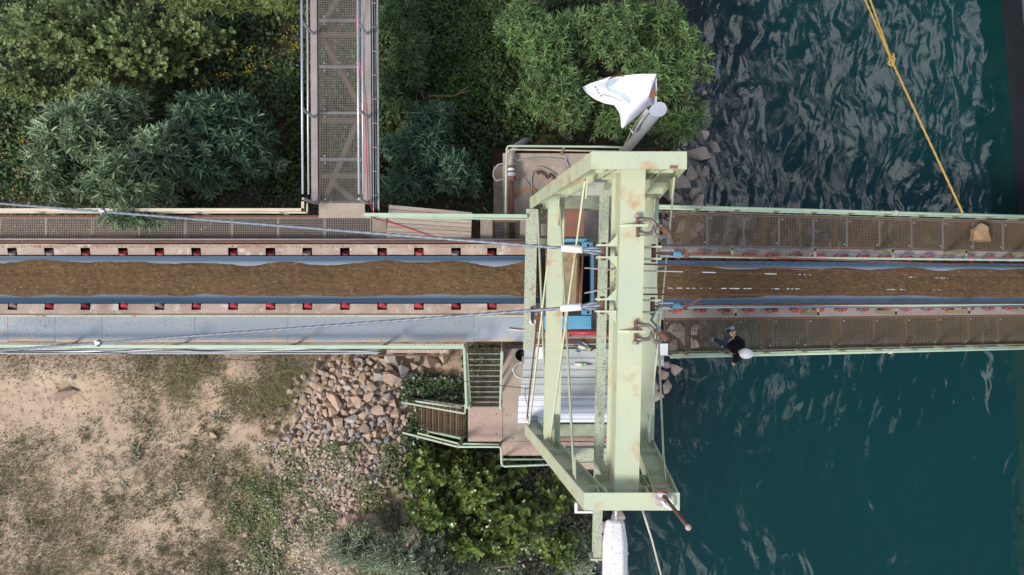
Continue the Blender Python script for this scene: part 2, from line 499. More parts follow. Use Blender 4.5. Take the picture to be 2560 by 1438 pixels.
ground, gco = sheet("ground", axis(-18, 14, 0.13, 900), axis(-11.5, 12, 0.13, 900), ground_z)
tag(ground, "bare sandy river bank with dark soil under the shrubs", "ground", kind="structure")
def ground_mat():
    m, nt, N, L, b = new_mat("bank_soil")
    tc = N.new("ShaderNodeTexCoord").outputs["Object"]
    sep = N.new("ShaderNodeSeparateXYZ"); L.new(tc, sep.inputs[0])
    n1 = _noise(nt, tc, 0.9, 8, 0.62)
    n2 = _noise(nt, tc, 5.0, 6, 0.65)
    n3 = _noise(nt, tc, 34.0, 3, 0.6)
    sand = _mix(nt, _ramp(nt, n1.outputs["Fac"], 0.36, 0.66).outputs["Color"], (0.48,0.37,0.275), (0.35,0.265,0.19))
    sand2 = _mix(nt, _ramp(nt, n2.outputs["Fac"], 0.52, 0.68).outputs["Color"], sand.outputs["Color"], (0.20,0.145,0.10))
    sand3 = _mix(nt, _ramp(nt, n3.outputs["Fac"], 0.60, 0.68).outputs["Color"], sand2.outputs["Color"], (0.20,0.145,0.10))
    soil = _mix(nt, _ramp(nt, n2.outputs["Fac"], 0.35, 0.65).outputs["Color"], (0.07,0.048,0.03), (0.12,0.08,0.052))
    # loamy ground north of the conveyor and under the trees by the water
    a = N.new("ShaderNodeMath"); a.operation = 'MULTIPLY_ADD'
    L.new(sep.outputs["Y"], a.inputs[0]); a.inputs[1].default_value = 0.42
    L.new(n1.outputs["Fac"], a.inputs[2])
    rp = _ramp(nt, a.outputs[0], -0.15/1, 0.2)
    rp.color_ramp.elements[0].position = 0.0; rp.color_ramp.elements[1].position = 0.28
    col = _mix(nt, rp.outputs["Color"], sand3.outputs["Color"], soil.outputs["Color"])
    # river mud below the waterline
    z = N.new("ShaderNodeMapRange"); L.new(sep.outputs["Z"], z.inputs["Value"])
    z.inputs["From Min"].default_value = -5.85; z.inputs["From Max"].default_value = -6.25
    mud = _mix(nt, n2.outputs["Fac"], (0.05,0.045,0.03), (0.13,0.10,0.07))
    col = _mix(nt, z.outputs["Result"], col.outputs["Color"], mud.outputs["Color"])
    L.new(col.outputs["Color"], b.inputs["Base Color"])
    b.inputs["Roughness"].default_value = 0.95
    b.inputs["Specular IOR Level"].default_value = 0.15
    bp = N.new("ShaderNodeBump"); bp.inputs["Strength"].default_value = 0.6; bp.inputs["Distance"].default_value = 0.05
    hb = _mix(nt, 0.4, n2.outputs["Fac"], n3.outputs["Fac"])
    L.new(hb.outputs["Color"], bp.inputs["Height"]); L.new(bp.outputs["Normal"], b.inputs["Normal"])
    return m
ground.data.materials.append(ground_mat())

water, wco = sheet("river", np.array(sorted(set(list(np.arange(0.0, 18, 0.2)) + [22, 30, 60, 150, 400, 900]))), axis(-12, 12, 0.25, 900), lambda X, Y: X*0 + WATER_Z)
tag(water, "dark teal river water with rippled sky reflections", "river", kind="structure")
dep = np.clip(WATER_Z - ground_z(wco[:,0], wco[:,1]), 0, 4).astype(np.float32)
at = water.data.attributes.new("depth", 'FLOAT', 'POINT')
at.data.foreach_set("value", dep)
def water_mat():
    m, nt, N, L, b = new_mat("river_water")
    N.remove(b)
    out = nt.nodes["Material Output"]
    tc = N.new("ShaderNodeTexCoord").outputs["Object"]
    # ripples: two stretched wave trains, choppier upstream, smoother below the bridge
    w = _noise(nt, tc, 0.5, 2, 0.5)
    wv = N.new("ShaderNodeVectorMath"); wv.operation = 'MULTIPLY_ADD'
    L.new(w.outputs["Color"], wv.inputs[0]); wv.inputs[1].default_value = (1.1,1.1,0); L.new(tc, wv.inputs[2])
    n1 = _noise(nt, wv.outputs[0], 0.92, 1.8, 0.45, (1.4,0.62,1))
    n2 = _noise(nt, wv.outputs[0], 3.4, 3.5, 0.6, (1.2,0.8,1))
    sep = N.new("ShaderNodeSeparateXYZ"); L.new(tc, sep.inputs[0])
    nz = _noise(nt, tc, 0.28, 2, 0.5)
    chop = N.new("ShaderNodeMath"); chop.operation = 'MULTIPLY_ADD'
    L.new(sep.outputs["Y"], chop.inputs[0]); chop.inputs[1].default_value = 0.05; L.new(nz.outputs["Fac"], chop.inputs[2])
    cr = N.new("ShaderNodeMapRange"); L.new(chop.outputs[0], cr.inputs["Value"])
    cr.inputs["From Min"].default_value = 0.15; cr.inputs["From Max"].default_value = 0.85
    cr.inputs["To Min"].default_value = 0.5; cr.inputs["To Max"].default_value = 1.0
    b1 = N.new("ShaderNodeBump"); b1.inputs["Distance"].default_value = 0.19
    L.new(cr.outputs["Result"], b1.inputs["Strength"]); L.new(n1.outputs["Fac"], b1.inputs["Height"])
    b2 = N.new("ShaderNodeBump"); b2.inputs["Distance"].default_value = 0.012
    L.new(cr.outputs["Result"], b2.inputs["Strength"]); L.new(n2.outputs["Fac"], b2.inputs["Height"])
    L.new(b1.outputs["Normal"], b2.inputs["Normal"])
    # body of the water: clear over the stones, turbid teal where it is deep
    dp = N.new("ShaderNodeAttribute"); dp.attribute_name = "depth"
    ex = N.new("ShaderNodeMath"); ex.operation = 'MULTIPLY'; L.new(dp.outputs["Fac"], ex.inputs[0]); ex.inputs[1].default_value = -1.0
    e2 = N.new("ShaderNodeMath"); e2.operation = 'EXPONENT'; L.new(ex.outputs[0], e2.inputs[0])
    inv = N.new("ShaderNodeMath"); inv.operation = 'SUBTRACT'; inv.inputs[0].default_value = 1.0; L.new(e2.outputs[0], inv.inputs[1])
    tr = N.new("ShaderNodeBsdfTransparent"); tr.inputs["Color"].default_value = (0.72,0.82,0.80,1)
    df = N.new("ShaderNodeBsdfDiffuse")
    bodyc = _mix(nt, nz.outputs["Fac"], (0.0010,0.027,0.029), (0.0016,0.037,0.034))
    L.new(bodyc.outputs["Color"], df.inputs["Color"])
    mx = N.new("ShaderNodeMixShader"); L.new(inv.outputs[0], mx.inputs[0]); L.new(tr.outputs[0], mx.inputs[1]); L.new(df.outputs[0], mx.inputs[2])
    gl = N.new("ShaderNodeBsdfGlossy"); gl.inputs["Roughness"].default_value = 0.015
    L.new(b2.outputs["Normal"], gl.inputs["Normal"])
    fr = N.new("ShaderNodeFresnel"); fr.inputs["IOR"].default_value = 1.68
    L.new(b2.outputs["Normal"], fr.inputs["Normal"])
    m2 = N.new("ShaderNodeMixShader"); L.new(fr.outputs[0], m2.inputs[0]); L.new(mx.outputs[0], m2.inputs[1]); L.new(gl.outputs[0], m2.inputs[2])
    L.new(m2.outputs[0], out.inputs["Surface"])
    return m
water.data.materials.append(water_mat())

# ================================================================== barge moored along the river side
bt = thing("barge", "dark hull of a moored barge at the far river side", "barge", (18.5, 3.0, WATER_Z-1))
ang = R(4.5)
rot = Matrix.Rotation(ang, 3, 'Z')
def BG(x, y, z):
    v = rot @ Vector((x, y, 0)); w0 = P(2548, 520, WATER_Z)
    return (w0.x + v.x, w0.y + v.y, z)
hb = MB()
hb.add([BG(0,-32,-7.6),BG(7,-32,-7.6),BG(7,32,-7.6),BG(0,32,-7.6),BG(-0.05,-32,-4.95),BG(7,-32,-4.95),BG(7,32,-4.95),BG(-0.05,32,-4.95)],
       [(0,3,2,1),(4,5,6,7),(0,1,5,4),(1,2,6,5),(2,3,7,6),(3,0,4,7)])
part("hull", hb, M['hull'], bt)
gb = MB(); gb.add([BG(-0.08,-32,-4.946),BG(0.25,-32,-4.946),BG(0.25,32,-4.946),BG(-0.08,32,-4.946),BG(-0.08,-32,-4.86),BG(0.25,-32,-4.86),BG(0.25,32,-4.86),BG(-0.08,32,-4.86)],
       [(0,3,2,1),(4,5,6,7),(0,1,5,4),(1,2,6,5),(2,3,7,6),(3,0,4,7)])
part("gunwale", gb, surf("bluish_gunwale_paint", (0.10,0.13,0.19), 0.5), bt)
cb = MB(); cb.add([BG(1.2,-28,-4.946),BG(6,-28,-4.946),BG(6,28,-4.946),BG(1.2,28,-4.946),BG(1.2,-28,-4.2),BG(6,-28,-4.2),BG(6,28,-4.2),BG(1.2,28,-4.2)],
       [(0,3,2,1),(4,5,6,7),(0,1,5,4),(1,2,6,5),(2,3,7,6),(3,0,4,7)])
part("hold_coaming", cb, M['deckgrey'], bt)
# ================================================================== gratings shared by walkways
def grating_mesh(name, w, d, px, py, bw=0.011, bh=0.03, cw=0.009, mat=None):
    """bearing bars run along y (pitch px), cross bars along x (pitch py); origin at the min corner"""
    mb = MB()
    n = max(2, int(round(w/px)))
    for i in range(1, n):
        x = i*w/n
        mb.bb(x-bw/2, x+bw/2, 0.012, d-0.012, -bh, 0)
    m = max(2, int(round(d/py)))
    for j in range(1, m):
        y = j*d/m
        mb.bb(0.012, w-0.012, y-cw/2, y+cw/2, -0.014, 0.003)
    me = mb.mesh(name)
    me.materials.append(mat)
    return me
def rim_mesh(name, w, d, t=0.02, h=0.034, mat=None):
    mb = MB()
    prof = [(0,0),(w,0),(w,d),(0,d)]; inn = [(t,t),(w-t,t),(w-t,d-t),(t,d-t)]
    vs = [(x,y,-h) for x,y in prof] + [(x,y,0.004) for x,y in prof] + [(x,y,-h) for x,y in inn] + [(x,y,0.004) for x,y in inn]
    fs = []
    for i in range(4):
        j = (i+1) % 4
        fs += [(i,j,4+j,4+i), (8+j,8+i,12+i,12+j), (4+i,4+j,12+j,12+i), (j,i,8+i,8+j)]
    mb.add(vs, fs)
    me = mb.mesh(name); me.materials.append(mat)
    return me
def shear(me, s):
    """lay the panel on the falling river span"""
    n = len(me.vertices)
    co = np.empty(n*3, np.float32); me.vertices.foreach_get("co", co)
    co = co.reshape(-1, 3); co[:,2] -= s*co[:,0]
    me.vertices.foreach_set("co", co.ravel()); me.update()
    return me

# ================================================================== shore conveyor (level, left of the tower)
BELT_N, BELT_S = 0.775, -0.38
conv = thing("belt_conveyor", "shore conveyor with dark rubber belt and red rollers running to the tower", "conveyor", (-6.5, 0.2, 0))
XL, XT = -14.0, 1.75
def belt_strip(mb, xs, yn, ys, zoff, edge=0.34, depth=0.19):
    yc, hw = (yn+ys)/2, (yn-ys)/2
    prof = []
    for k in range(13):
        t = -1 + 2*k/12
        a = max(0, abs(t) - 0.36)/0.64
        prof.append((yc + t*hw, edge - depth*(1 - a)))
    vs, fs = [], []
    for x in xs:
        for (y, z) in prof: vs.append((x, y, z + zoff(x)))
    n = len(prof)
    for i in range(len(xs)-1):
        for k in range(n-1):
            fs.append((i*n+k, i*n+k+1, (i+1)*n+k+1, (i+1)*n+k))
    mb.add(vs, fs)
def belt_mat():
    m, nt, N, L, b = new_mat("belt_rubber_with_sheen")
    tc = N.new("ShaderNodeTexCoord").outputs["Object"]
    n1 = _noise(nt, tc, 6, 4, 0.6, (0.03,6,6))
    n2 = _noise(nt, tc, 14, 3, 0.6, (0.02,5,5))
    at = N.new("ShaderNodeAttribute"); at.attribute_name = "painted_sheen"
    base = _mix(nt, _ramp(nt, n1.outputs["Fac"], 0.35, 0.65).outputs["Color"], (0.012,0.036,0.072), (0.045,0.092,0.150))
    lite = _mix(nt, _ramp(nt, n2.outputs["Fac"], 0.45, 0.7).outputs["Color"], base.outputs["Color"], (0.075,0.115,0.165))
    sheened = _mix(nt, at.outputs["Fac"], lite.outputs["Color"], (0.20,0.235,0.285))  # pale band beside the load: wet sky highlight painted into the colour
    L.new(sheened.outputs["Color"], b.inputs["Base Color"])
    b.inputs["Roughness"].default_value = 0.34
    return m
M['belt'] = belt_mat()
def add_painted_sheen(o, yn, ys):
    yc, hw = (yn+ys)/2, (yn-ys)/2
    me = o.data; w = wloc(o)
    a = me.attributes.new("painted_sheen", 'FLOAT', 'POINT')
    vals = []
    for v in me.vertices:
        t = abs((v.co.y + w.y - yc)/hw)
        vals.append(1.0 if t < 0.70 else 0.0)  # inner part of the belt gets the painted highlight
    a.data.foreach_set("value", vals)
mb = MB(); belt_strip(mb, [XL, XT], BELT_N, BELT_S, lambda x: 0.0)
o = part("belt", mb, M['belt'], conv, True); add_painted_sheen(o, BELT_N, BELT_S)

def load_heap(name, x0, x1, yc, hw, zoff, label, seed):
    """gravelly sand carried on the belt: a low ridge with scalloped edges"""
    nx = int((x1-x0)/0.035); ny = 30
    xs = np.linspace(x0, x1, nx)
    hn = hw*(0.70 + 0.20*(fbm(xs, xs*0, 0.75, seed, 3)-0.5)*2 + 0.05*np.sin(xs*3.1))
    hs = hw*(0.70 + 0.18*(fbm(xs, xs*0+9, 0.8, seed+5, 3)-0.5)*2)
    t = np.linspace(-1, 1, ny)
    X = np.repeat(xs[:,None], ny, 1)
    Yo = np.where(t[None,:] > 0, t[None,:]*hn[:,None], t[None,:]*hs[:,None])
    Y = yc + Yo
    prof = np.clip(1-np.abs(t)**2.4, 0, 1)[None,:]
    tt = np.abs(Yo)/hw
    zb = 0.34 - 0.19*(1-np.clip(tt-0.36, 0, 1)/0.64)
    Z = zb - 0.006 + prof*(0.17 + 0.05*(fbm(X, Y, 1.1, seed+2, 3)-0.5)) + (fbm(X, Y, 9, seed+3, 3)-0.5)*0.055*np.minimum(1, prof*5)
    Z = Z + np.vectorize(zoff)(X)
    i = np.arange(nx*ny).reshape(nx, ny)
    q = np.stack([i[:-1,:-1].ravel(), i[1:,:-1].ravel(), i[1:,1:].ravel(), i[:-1,1:].ravel()], 1)
    base = np.array([(x0+x1)/2, yc, float(np.vectorize(zoff)((x0+x1)/2))+0.2])
    co = np.stack([X.ravel(), Y.ravel(), Z.ravel()], 1) - base
    me = bpy.data.meshes.new(name)
    me.vertices.add(len(co)); me.vertices.foreach_set("co", co.astype(np.float32).ravel())
    me.loops.add(q.size); me.loops.foreach_set("vertex_index", q.astype(np.int32).ravel())
    me.polygons.add(len(q)); me.polygons.foreach_set("loop_start", np.arange(0, q.size, 4, dtype=np.int32))
    me.update(calc_edges=True); me.shade_smooth()
    me.materials.append(M['load'])
    o = bpy.data.objects.new(name, me); COL.objects.link(o); o.location = base
    tag(o, label, "gravel", kind="stuff")
    rr = random.Random(seed); pb = MB()
    for _ in range(int((x1-x0)*34)):
        i_ = rr.randrange(2, nx-2); k_ = rr.randrange(4, ny-4)
        p_ = Vector((X[i_,k_], Y[i_,k_], Z[i_,k_])); s_ = rr.choice((0.010,0.013,0.016,0.02,0.03)); a_ = rr.uniform(0,6.28)
        q_ = [p_ + Vector((math.cos(a_+k*1.571)*s_*1.3, math.sin(a_+k*1.571)*s_*rr.uniform(.7,1.1), 0)) for k in range(4)]
        pb.add(q_ + [p_ + Vector((0,0,s_*0.8))], [(0,1,4),(1,2,4),(2,3,4),(3,0,4)])
    single("load_pebbles", pb, surf("load_pebble", (0.22,0.15,0.085), 0.8, col2=(0.10,0.07,0.045), var_scale=9), "pebbles in the " + label, "gravel", kind="stuff")
    return o
def load_mat():
    m, nt, N, L, b = new_mat("wet_gravelly_sand")
    tc = N.new("ShaderNodeTexCoord").outputs["Object"]
    n1 = _noise(nt, tc, 2.2, 5, 0.6, (0.5,2,1))
    n2 = _noise(nt, tc, 16, 5, 0.7, (0.35,1.6,1))
    n3 = _noise(nt, tc, 26, 2, 0.5, (0.5,1.3,1))
    c = _mix(nt, _ramp(nt, n1.outputs["Fac"], 0.35, 0.65).outputs["Color"], (0.112,0.066,0.030), (0.080,0.048,0.024))
    c = _mix(nt, _ramp(nt, n2.outputs["Fac"], 0.46, 0.66).outputs["Color"], c.outputs["Color"], (0.155,0.095,0.045))
    c = _mix(nt, _ramp(nt, n3.outputs["Fac"], 0.66, 0.72).outputs["Color"], c.outputs["Color"], (0.32,0.22,0.12))
    n4 = _noise(nt, tc, 12, 2, 0.5, (0.6,1.2,1))
    c = _mix(nt, _ramp(nt, n4.outputs["Fac"], 0.66, 0.74).outputs["Color"], c.outputs["Color"], (0.055,0.035,0.018))
    L.new(c.outputs["Color"], b.inputs["Base Color"]); b.inputs["Roughness"].default_value = 0.9
    b.inputs["Specular IOR Level"].default_value = 0.25
    bp = N.new("ShaderNodeBump"); bp.inputs["Strength"].default_value = 0.5; bp.inputs["Distance"].default_value = 0.02
    L.new(n2.outputs["Fac"], bp.inputs["Height"]); L.new(bp.outputs["Normal"], b.inputs["Normal"])
    return m
M['load'] = load_mat()
load_heap("gravel_load", XL, XT, 0.215, 0.575, lambda x: 0.0, "brown gravelly sand carried on the shore conveyor belt", 21)

# side channels with an opening at every roller
RX = [P(px, 700, 0.3).x for px in (-62, 30, 122, 213, 307, 398, 490, 582, 676, 768, 862, 955, 1047, 1140, 1230)]
def channel(yi, yo, zi, zo, side, name):
    """sloped plate from inner edge (yi, zi) to outer edge (yo, zo) with roller openings"""
    mb = MB()
    hw = 0.118
    cuts = []
    for x in RX: cuts += [x-hw, x+hw]
    xs = [XL] + cuts + [0.36]
    fr = [0, 0.62, 1.0] if side < 0 else [0, 0.68, 1.0]
    rows = [(yi+(yo-yi)*f, zi+(zo-zi)*f) for f in fr]
    for i in range(len(xs)-1):
        hole = (i % 2 == 1)
        for k in range(2):
            if hole and k == 0: continue
            (ya, za), (yb, zb) = rows[k], rows[k+1]
            mb.add([(xs[i],ya,za),(xs[i+1],ya,za),(xs[i+1],yb,zb),(xs[i],yb,zb)], [(0,1,2,3)])
    # outer lip
    mb.add([(XL,yo,zo),(0.36,yo,zo),(0.36,yo,zo-0.22),(XL,yo,zo-0.22)], [(0,1,2,3)])
    o = part(name, mb, M['primer'], conv)
    md = o.modifiers.new("weld", 'WELD'); md.merge_threshold = 0.001
    s = o.modifiers.new("thick", 'SOLIDIFY'); s.thickness = 0.012
    return o
channel(0.80, 1.06, 0.27, 0.33, 1, "side_channel")
channel(-0.40, -0.645, 0.27, 0.30, -1, "side_channel")
mb = MB(); mb.bb(XL, 0.34, -0.60, 1.02, -0.06, -0.03); part("dark_underlay", mb, M['black'], conv)  # near-black sheet added so the roller openings look shaded
rm = MB().lathe([(0.018,-0.17),(0.10,-0.165),(0.108,-0.15),(0.108,0.05),(0.104,0.058),(0.045,0.06),(0.045,0.05),(0.02,0.05)], (0,0,0), 18).mesh("roller", smooth=False)
rm.materials.append(M['redroll'])
rm2 = rm.copy(); rm2.materials.clear(); rm2.materials.append(surf('dusty_worn_roller', (0.22,0.13,0.11), 0.8, col2=(0.30,0.23,0.20), var_scale=5))
for x in RX:
    for s, y, z in ((1, 0.83, 0.20), (-1, -0.44, 0.20)):
        o = child_mesh("roller", rm, conv, Vector((x + rng.uniform(-.03,.03), y + rng.uniform(-.01,.015)*s, z)) - wloc(conv))
        o.rotation_euler = (R(-58)*s, 0, 0)
        if rng.random() < 0.22: o.data = rm2
# flat bars and pipe along the north channel
mb = MB()
mb.bar((XL,1.12,0.30),(0.3,1.115,0.30),0.05,0.04)
part("edge_bar", mb, M['rust'], conv)
mb = MB(); mb.tube([(XL,1.185,0.24),(-6,1.18,0.24),(0.3,1.175,0.24)], 0.032, 8); part("conduit", mb, M['dusty'], conv, True)
mb = MB()
mb.bar((XL,-0.70,0.27),(0.3,-0.70,0.27),0.045,0.05)
part("edge_bar", mb, M['green_old'], conv)
mb = MB(); mb.bar((XL,-0.655,0.2),(0.3,-0.655,0.2),0.03,0.12); part("frame_rail", mb, M['darkrust'], conv)
for y in (1.0, -0.58):
    mb = MB(); mb.ibeam((XL,y,-0.22),(0.3,y,-0.22),0.14,0.30); part("frame_beam", mb, M['maroon'], conv)
for x in (-12,-8,-4,-0.6):
    for y in (1.0,-0.58):
        mb = MB(); z0 = gz(x, y); mb.ibeam((x,y,z0-0.3),(x,y,-0.38),0.16,0.16, up=(1,0,0)); part("leg", mb, M['maroon'], conv)

# ------------------------------------------------------------------ north walkway of open grating
nw = thing("grating_walkway", "narrow open grating walkway north of the shore conveyor, under a shrub", "walkway", (-8.5, 1.4, 0))
seams = [-120, 0, 115, 232, 348, 464, 580, 696, 812, 928]
y0, y1 = P(0,605).y, P(0,544).y
pw = 1.16
gm = grating_mesh("grating_bars", pw-0.01, y1-y0, 0.045, 0.045, bw=0.008, cw=0.007, mat=M['galv_grat'])
fm = rim_mesh("grating_panel", pw-0.01, y1-y0, mat=M['galv_grat'])
for a in seams[:-1]:
    x = P(a,600).x
    o = child_mesh("grating_panel", fm, nw, Vector((x, y0, 0)) - wloc(nw))
    child_mesh("grating_bars", gm, o, (0,0,0), kind="stuff")
for y in (y0-0.03, y1+0.03):
    mb = MB(); mb.bar((XL,y,-0.05),(P(928,0).x,y,-0.05),0.045,0.13); part("stringer", mb, M['rust'], nw)
for a in seams[1:]:
    x = P(a,600).x - 0.006
    mb = MB(); mb.bar((x,y0+0.01,-0.045),(x,y1-0.01,-0.045),0.05,0.02); part("cross_bar", mb, M['galv_lite'], nw)
# rail of the north walkway (faded paint), then the greener stretch past the gangway
hr = thing("handrail", "faded cream handrail along the north side of the shore walkway", "handrail", (-9, 1.85, 0))
mb = MB(); mb.bar((XL,1.84,1.0),P(760,525,1.0),0.075,0.05); part("top_rail", mb, M['rail_pale'], hr)
mb = MB(); mb.bar((XL,1.83,0.5),P(770,532,0.5),0.035,0.035); part("mid_rail", mb, M['rail_pale'], hr)
mb = MB(); mb.bar(P(757,529,1.0),P(757,504,1.0),0.06,0.05); mb.bar(P(768,534,0.5),P(768,508,0.5),0.035,0.035); part("corner_rail", mb, M['rail_pale'], hr)
for x in (-13.3,-11.4,-9.5,-7.6,-5.6):
    mb = MB(); mb.bar((x,1.835,-0.1),(x,1.835,0.97),0.05,0.05,(1,0,0)); part("post", mb, M['rail_pale'], hr)
hr = thing("handrail", "pale green handrail from the gangway foot past the plank platform", "handrail", (-1.6, 1.75, 0))
mb = MB(); mb.bar(P(912,537,1.0),P(1318,541,1.0),0.085,0.05); part("top_rail", mb, M['rail'], hr)
mb = MB(); mb.bar(P(914,543,0.5),P(1318,549,0.5),0.035,0.035); part("mid_rail", mb, M['rail'], hr)
for px in (925, 1190, 1300):
    p = P(px,539,1.0); mb = MB(); mb.bar((p.x,p.y,-0.1),(p.x,p.y,0.97),0.05,0.05,(1,0,0)); part("post", mb, M['olive'], hr)

# timber, planks and the ladder in the gap of the walkway
def sleeper(x0,x1,ya,yb,z,label):
    mb = MB(); a,b_ = P(x0,ya,z),P(x1,yb,z); mb.bb(a.x,b_.x,b_.y,a.y,z-0.16,z)
    return single("timber_sleeper", mb, M['sleeper'], label, "timber")
sleeper(930,966,546,608,0.02,"grey timber sleeper between the grating and the plank platform")
sleeper(1201,1231,547,606,0.02,"weathered timber sleeper beside the ladder by the rusty pipe")
sleeper(1300,1326,550,606,0.0,"timber sleeper lying under the tower's west sill beam")
pl = thing("plank_platform", "weathered grey wooden plank platform laid askew on the walkway", "platform", P(1072,560,0))
c = [P(973,512,0.12),P(1180,531,0.12),P(1177,609,0.12),P(965,601,0.12)]
for i in range(8):
    f0, f1 = i/8+0.006, (i+1)/8-0.006
    e0, e1 = rng.uniform(-0.004,0.004), rng.uniform(-0.004,0.004)
    a0 = c[0].lerp(c[3], f0); a1 = c[0].lerp(c[3], f1); b0 = c[1].lerp(c[2], f0); b1 = c[1].lerp(c[2], f1)
    dz = Vector((0,0,rng.uniform(-0.006,0.006)))
    mb = MB(); mb.plate([a0+dz,b0+dz,b1+dz,a1+dz], 0.04); part("plank", mb, M['wood'], pl)
for f in (0.1, 0.5, 0.9):
    mb = MB(); p0 = c[0].lerp(c[1], f); p1 = c[3].lerp(c[2], f); d = Vector((0,0,-0.07)); mb.bar(p0+d,p1+d,0.08,0.08); part("batten", mb, M['wood'], pl)
ld = thing("ladder", "steel ladder going down between the sleepers beside the rusty pipe", "ladder", P(1240,575,-1.5))
for px in (1233, 1262):
    mb = MB(); a = P(px,560,0.0); mb.bar((a.x,a.y+0.2,-0.2),(a.x,a.y-0.35,-2.6),0.04,0.06,(1,0,0)); part("side_rail", mb, M['galv_grat'], ld)
for i in range(8):
    t = i/8; a, b_ = P(1233,560,0), P(1262,560,0)
    mb = MB(); yy = a.y+0.2-0.55*t; zz = -0.3-2.4*t; mb.cyl((a.x,yy,zz),(b_.x,yy,zz),0.018,6); part("rung", mb, M['galv_lite'], ld)
mb = MB(); mb.bar(P(1232,552,-0.05),P(1296,553,-0.05),0.07,0.08); single("rusty_angle", mb, M['rust'], "short rusty steel beam spanning the ladder opening", "beam")

# ------------------------------------------------------------------ south walkway of plates
sw = thing("plate_walkway", "blue grey chequer plate walkway south of the shore conveyor", "walkway", (-6.8, -1.0, 0))
def plate_mat():
    m, nt, N, L, b = new_mat("dusty_chequer_plate")
    tc = N.new("ShaderNodeTexCoord").outputs["Object"]
    n1 = _noise(nt, tc, 1.6, 6, 0.65, (1,2.2,1))
    n2 = _noise(nt, tc, 14, 4, 0.6)
    oi = N.new("ShaderNodeObjectInfo")
    at = N.new("ShaderNodeAttribute"); at.attribute_name = "edge"
    c0 = _mix(nt, n2.outputs["Fac"], (0.31,0.365,0.43), (0.38,0.425,0.485))
    mr = N.new("ShaderNodeMapRange"); L.new(oi.outputs["Random"], mr.inputs["Value"]); mr.inputs["To Min"].default_value = 0.80; mr.inputs["To Max"].default_value = 1.06
    c0 = _mix(nt, 1.0, c0.outputs["Color"], mr.outputs["Result"], 'MULTIPLY')
    ad = N.new("ShaderNodeMath"); ad.operation = 'MULTIPLY_ADD'; L.new(at.outputs["Fac"], ad.inputs[0]); ad.inputs[1].default_value = 0.30; L.new(n1.outputs["Fac"], ad.inputs[2])
    c = _mix(nt, _ramp(nt, ad.outputs[0], 0.55, 0.78).outputs["Color"], c0.outputs["Color"], (0.50,0.40,0.30))
    L.new(c.outputs["Color"], b.inputs["Base Color"]); b.inputs["Roughness"].default_value = 0.6; b.inputs["Metallic"].default_value = 0.15
    ck = N.new("ShaderNodeTexChecker"); ck.inputs["Scale"].default_value = 26
    mp = N.new("ShaderNodeMapping"); mp.inputs["Rotation"].default_value = (0,0,R(45)); L.new(tc, mp.inputs["Vector"]); L.new(mp.outputs["Vector"], ck.inputs["Vector"])
    bp = N.new("ShaderNodeBump"); bp.inputs["Strength"].default_value = 0.25; bp.inputs["Distance"].default_value = 0.006
    L.new(ck.outputs["Fac"], bp.inputs["Height"]); L.new(bp.outputs["Normal"], b.inputs["Normal"])
    return m
M['plate'] = plate_mat()
seamx = [-130, 20, 138, 255, 487, 720, 953, 1185, 1313]
for i in range(len(seamx)-1):
    a, b_ = P(seamx[i],783).x, P(seamx[i+1],783).x
    ya, yb = P(0,783).y - rng.uniform(0,0.012), P(0,854).y + rng.uniform(-0.015,0.012)
    z = rng.uniform(-0.006,0.006)
    mb = MB()
    ny, vs, fs = 7, [], []
    for k in range(ny):
        y = ya + (yb-ya)*k/(ny-1)
        vs += [(a+0.006,y,z),(b_-0.006,y,z)]
    for k in range(ny-1): fs.append((2*k,2*k+1,2*k+3,2*k+2))
    mb.add(vs, fs)
    o = part("deck_plate", mb, M['plate'], sw)
    at = o.data.attributes.new("edge", 'FLOAT', 'POINT')
    at.data.foreach_set("value", [1.0 if (v.co.y < -0.33+0.0*v.co.y or v.co.y > 0.33) else 0.0 for v in o.data.vertices])
    s = o.modifiers.new("thick", 'SOLIDIFY'); s.thickness = 0.012; s.offset = -1
for y in (-0.69, -1.33):
    mb = MB(); mb.bar((XL,y,-0.085),(0.3,y,-0.085),0.05,0.14); part("stringer", mb, M['rust'], sw)
for x in np.arange(-13.5, 0.3, 1.2):
    mb = MB(); mb.bar((x,-0.72,-0.09),(x,-1.30,-0.09),0.06,0.1); part("cross_bearer", mb, M['maroon'], sw)
# rail south side + cable tray
hr = thing("handrail", "pale green handrail along the south side of the plate walkway", "handrail", (-7, -1.42, 0))
mb = MB(); mb.bar(P(-120,866,1.0),P(1160,868,1.0),0.08,0.05); part("top_rail", mb, M['rail'], hr)
mb = MB(); mb.bar(P(-120,861,0.5),P(1160,862,0.5),0.045,0.04); part("mid_rail", mb, M['green_old'], hr)
for px in (130, 420, 720, 955):
    p = P(px,866,1.0); mb = MB(); mb.bar((p.x,-1.385,-0.1),(p.x,p.y,0.97),0.05,0.05,(1,0,0)); part("post", mb, M['olive'], hr)
mb = MB(); mb.bar(P(1160,868,1.0),P(1166,1020,-0.95),0.055,0.05); part("stair_rail", mb, M['rail'], hr)
tr = thing("cable_tray", "galvanised cable tray with bundled cables outside the south handrail", "cable tray", (-8, -1.5, 0.6))
mb = MB(); y = P(0,876,0.7).y
mb.bb(-13.8,P(945,0,0.7).x,y-0.075,y+0.055,0.66,0.67); part("tray_floor", mb, M['galv'], tr)
mb = MB(); mb.bb(-13.8,P(945,0,0.7).x,y-0.085,y-0.0751,0.66,0.73); part("tray_lip", mb, M['white'], tr)
for k in range(6):
    x0 = -13.8; pts = []
    for i in range(60):
        x = x0 + i*(P(950,0,0.7).x-x0)/59
        pts.append((x, y-0.05+0.018*k+0.012*math.sin(x*1.3+k*2)+0.01*math.sin(x*3.1+k), 0.69+0.008*(k%2)))
    mb = MB(); mb.tube(pts, 0.008, 6); part("cable", mb, M['white'] if k in (1,4) else M['darkcable'], tr, True)
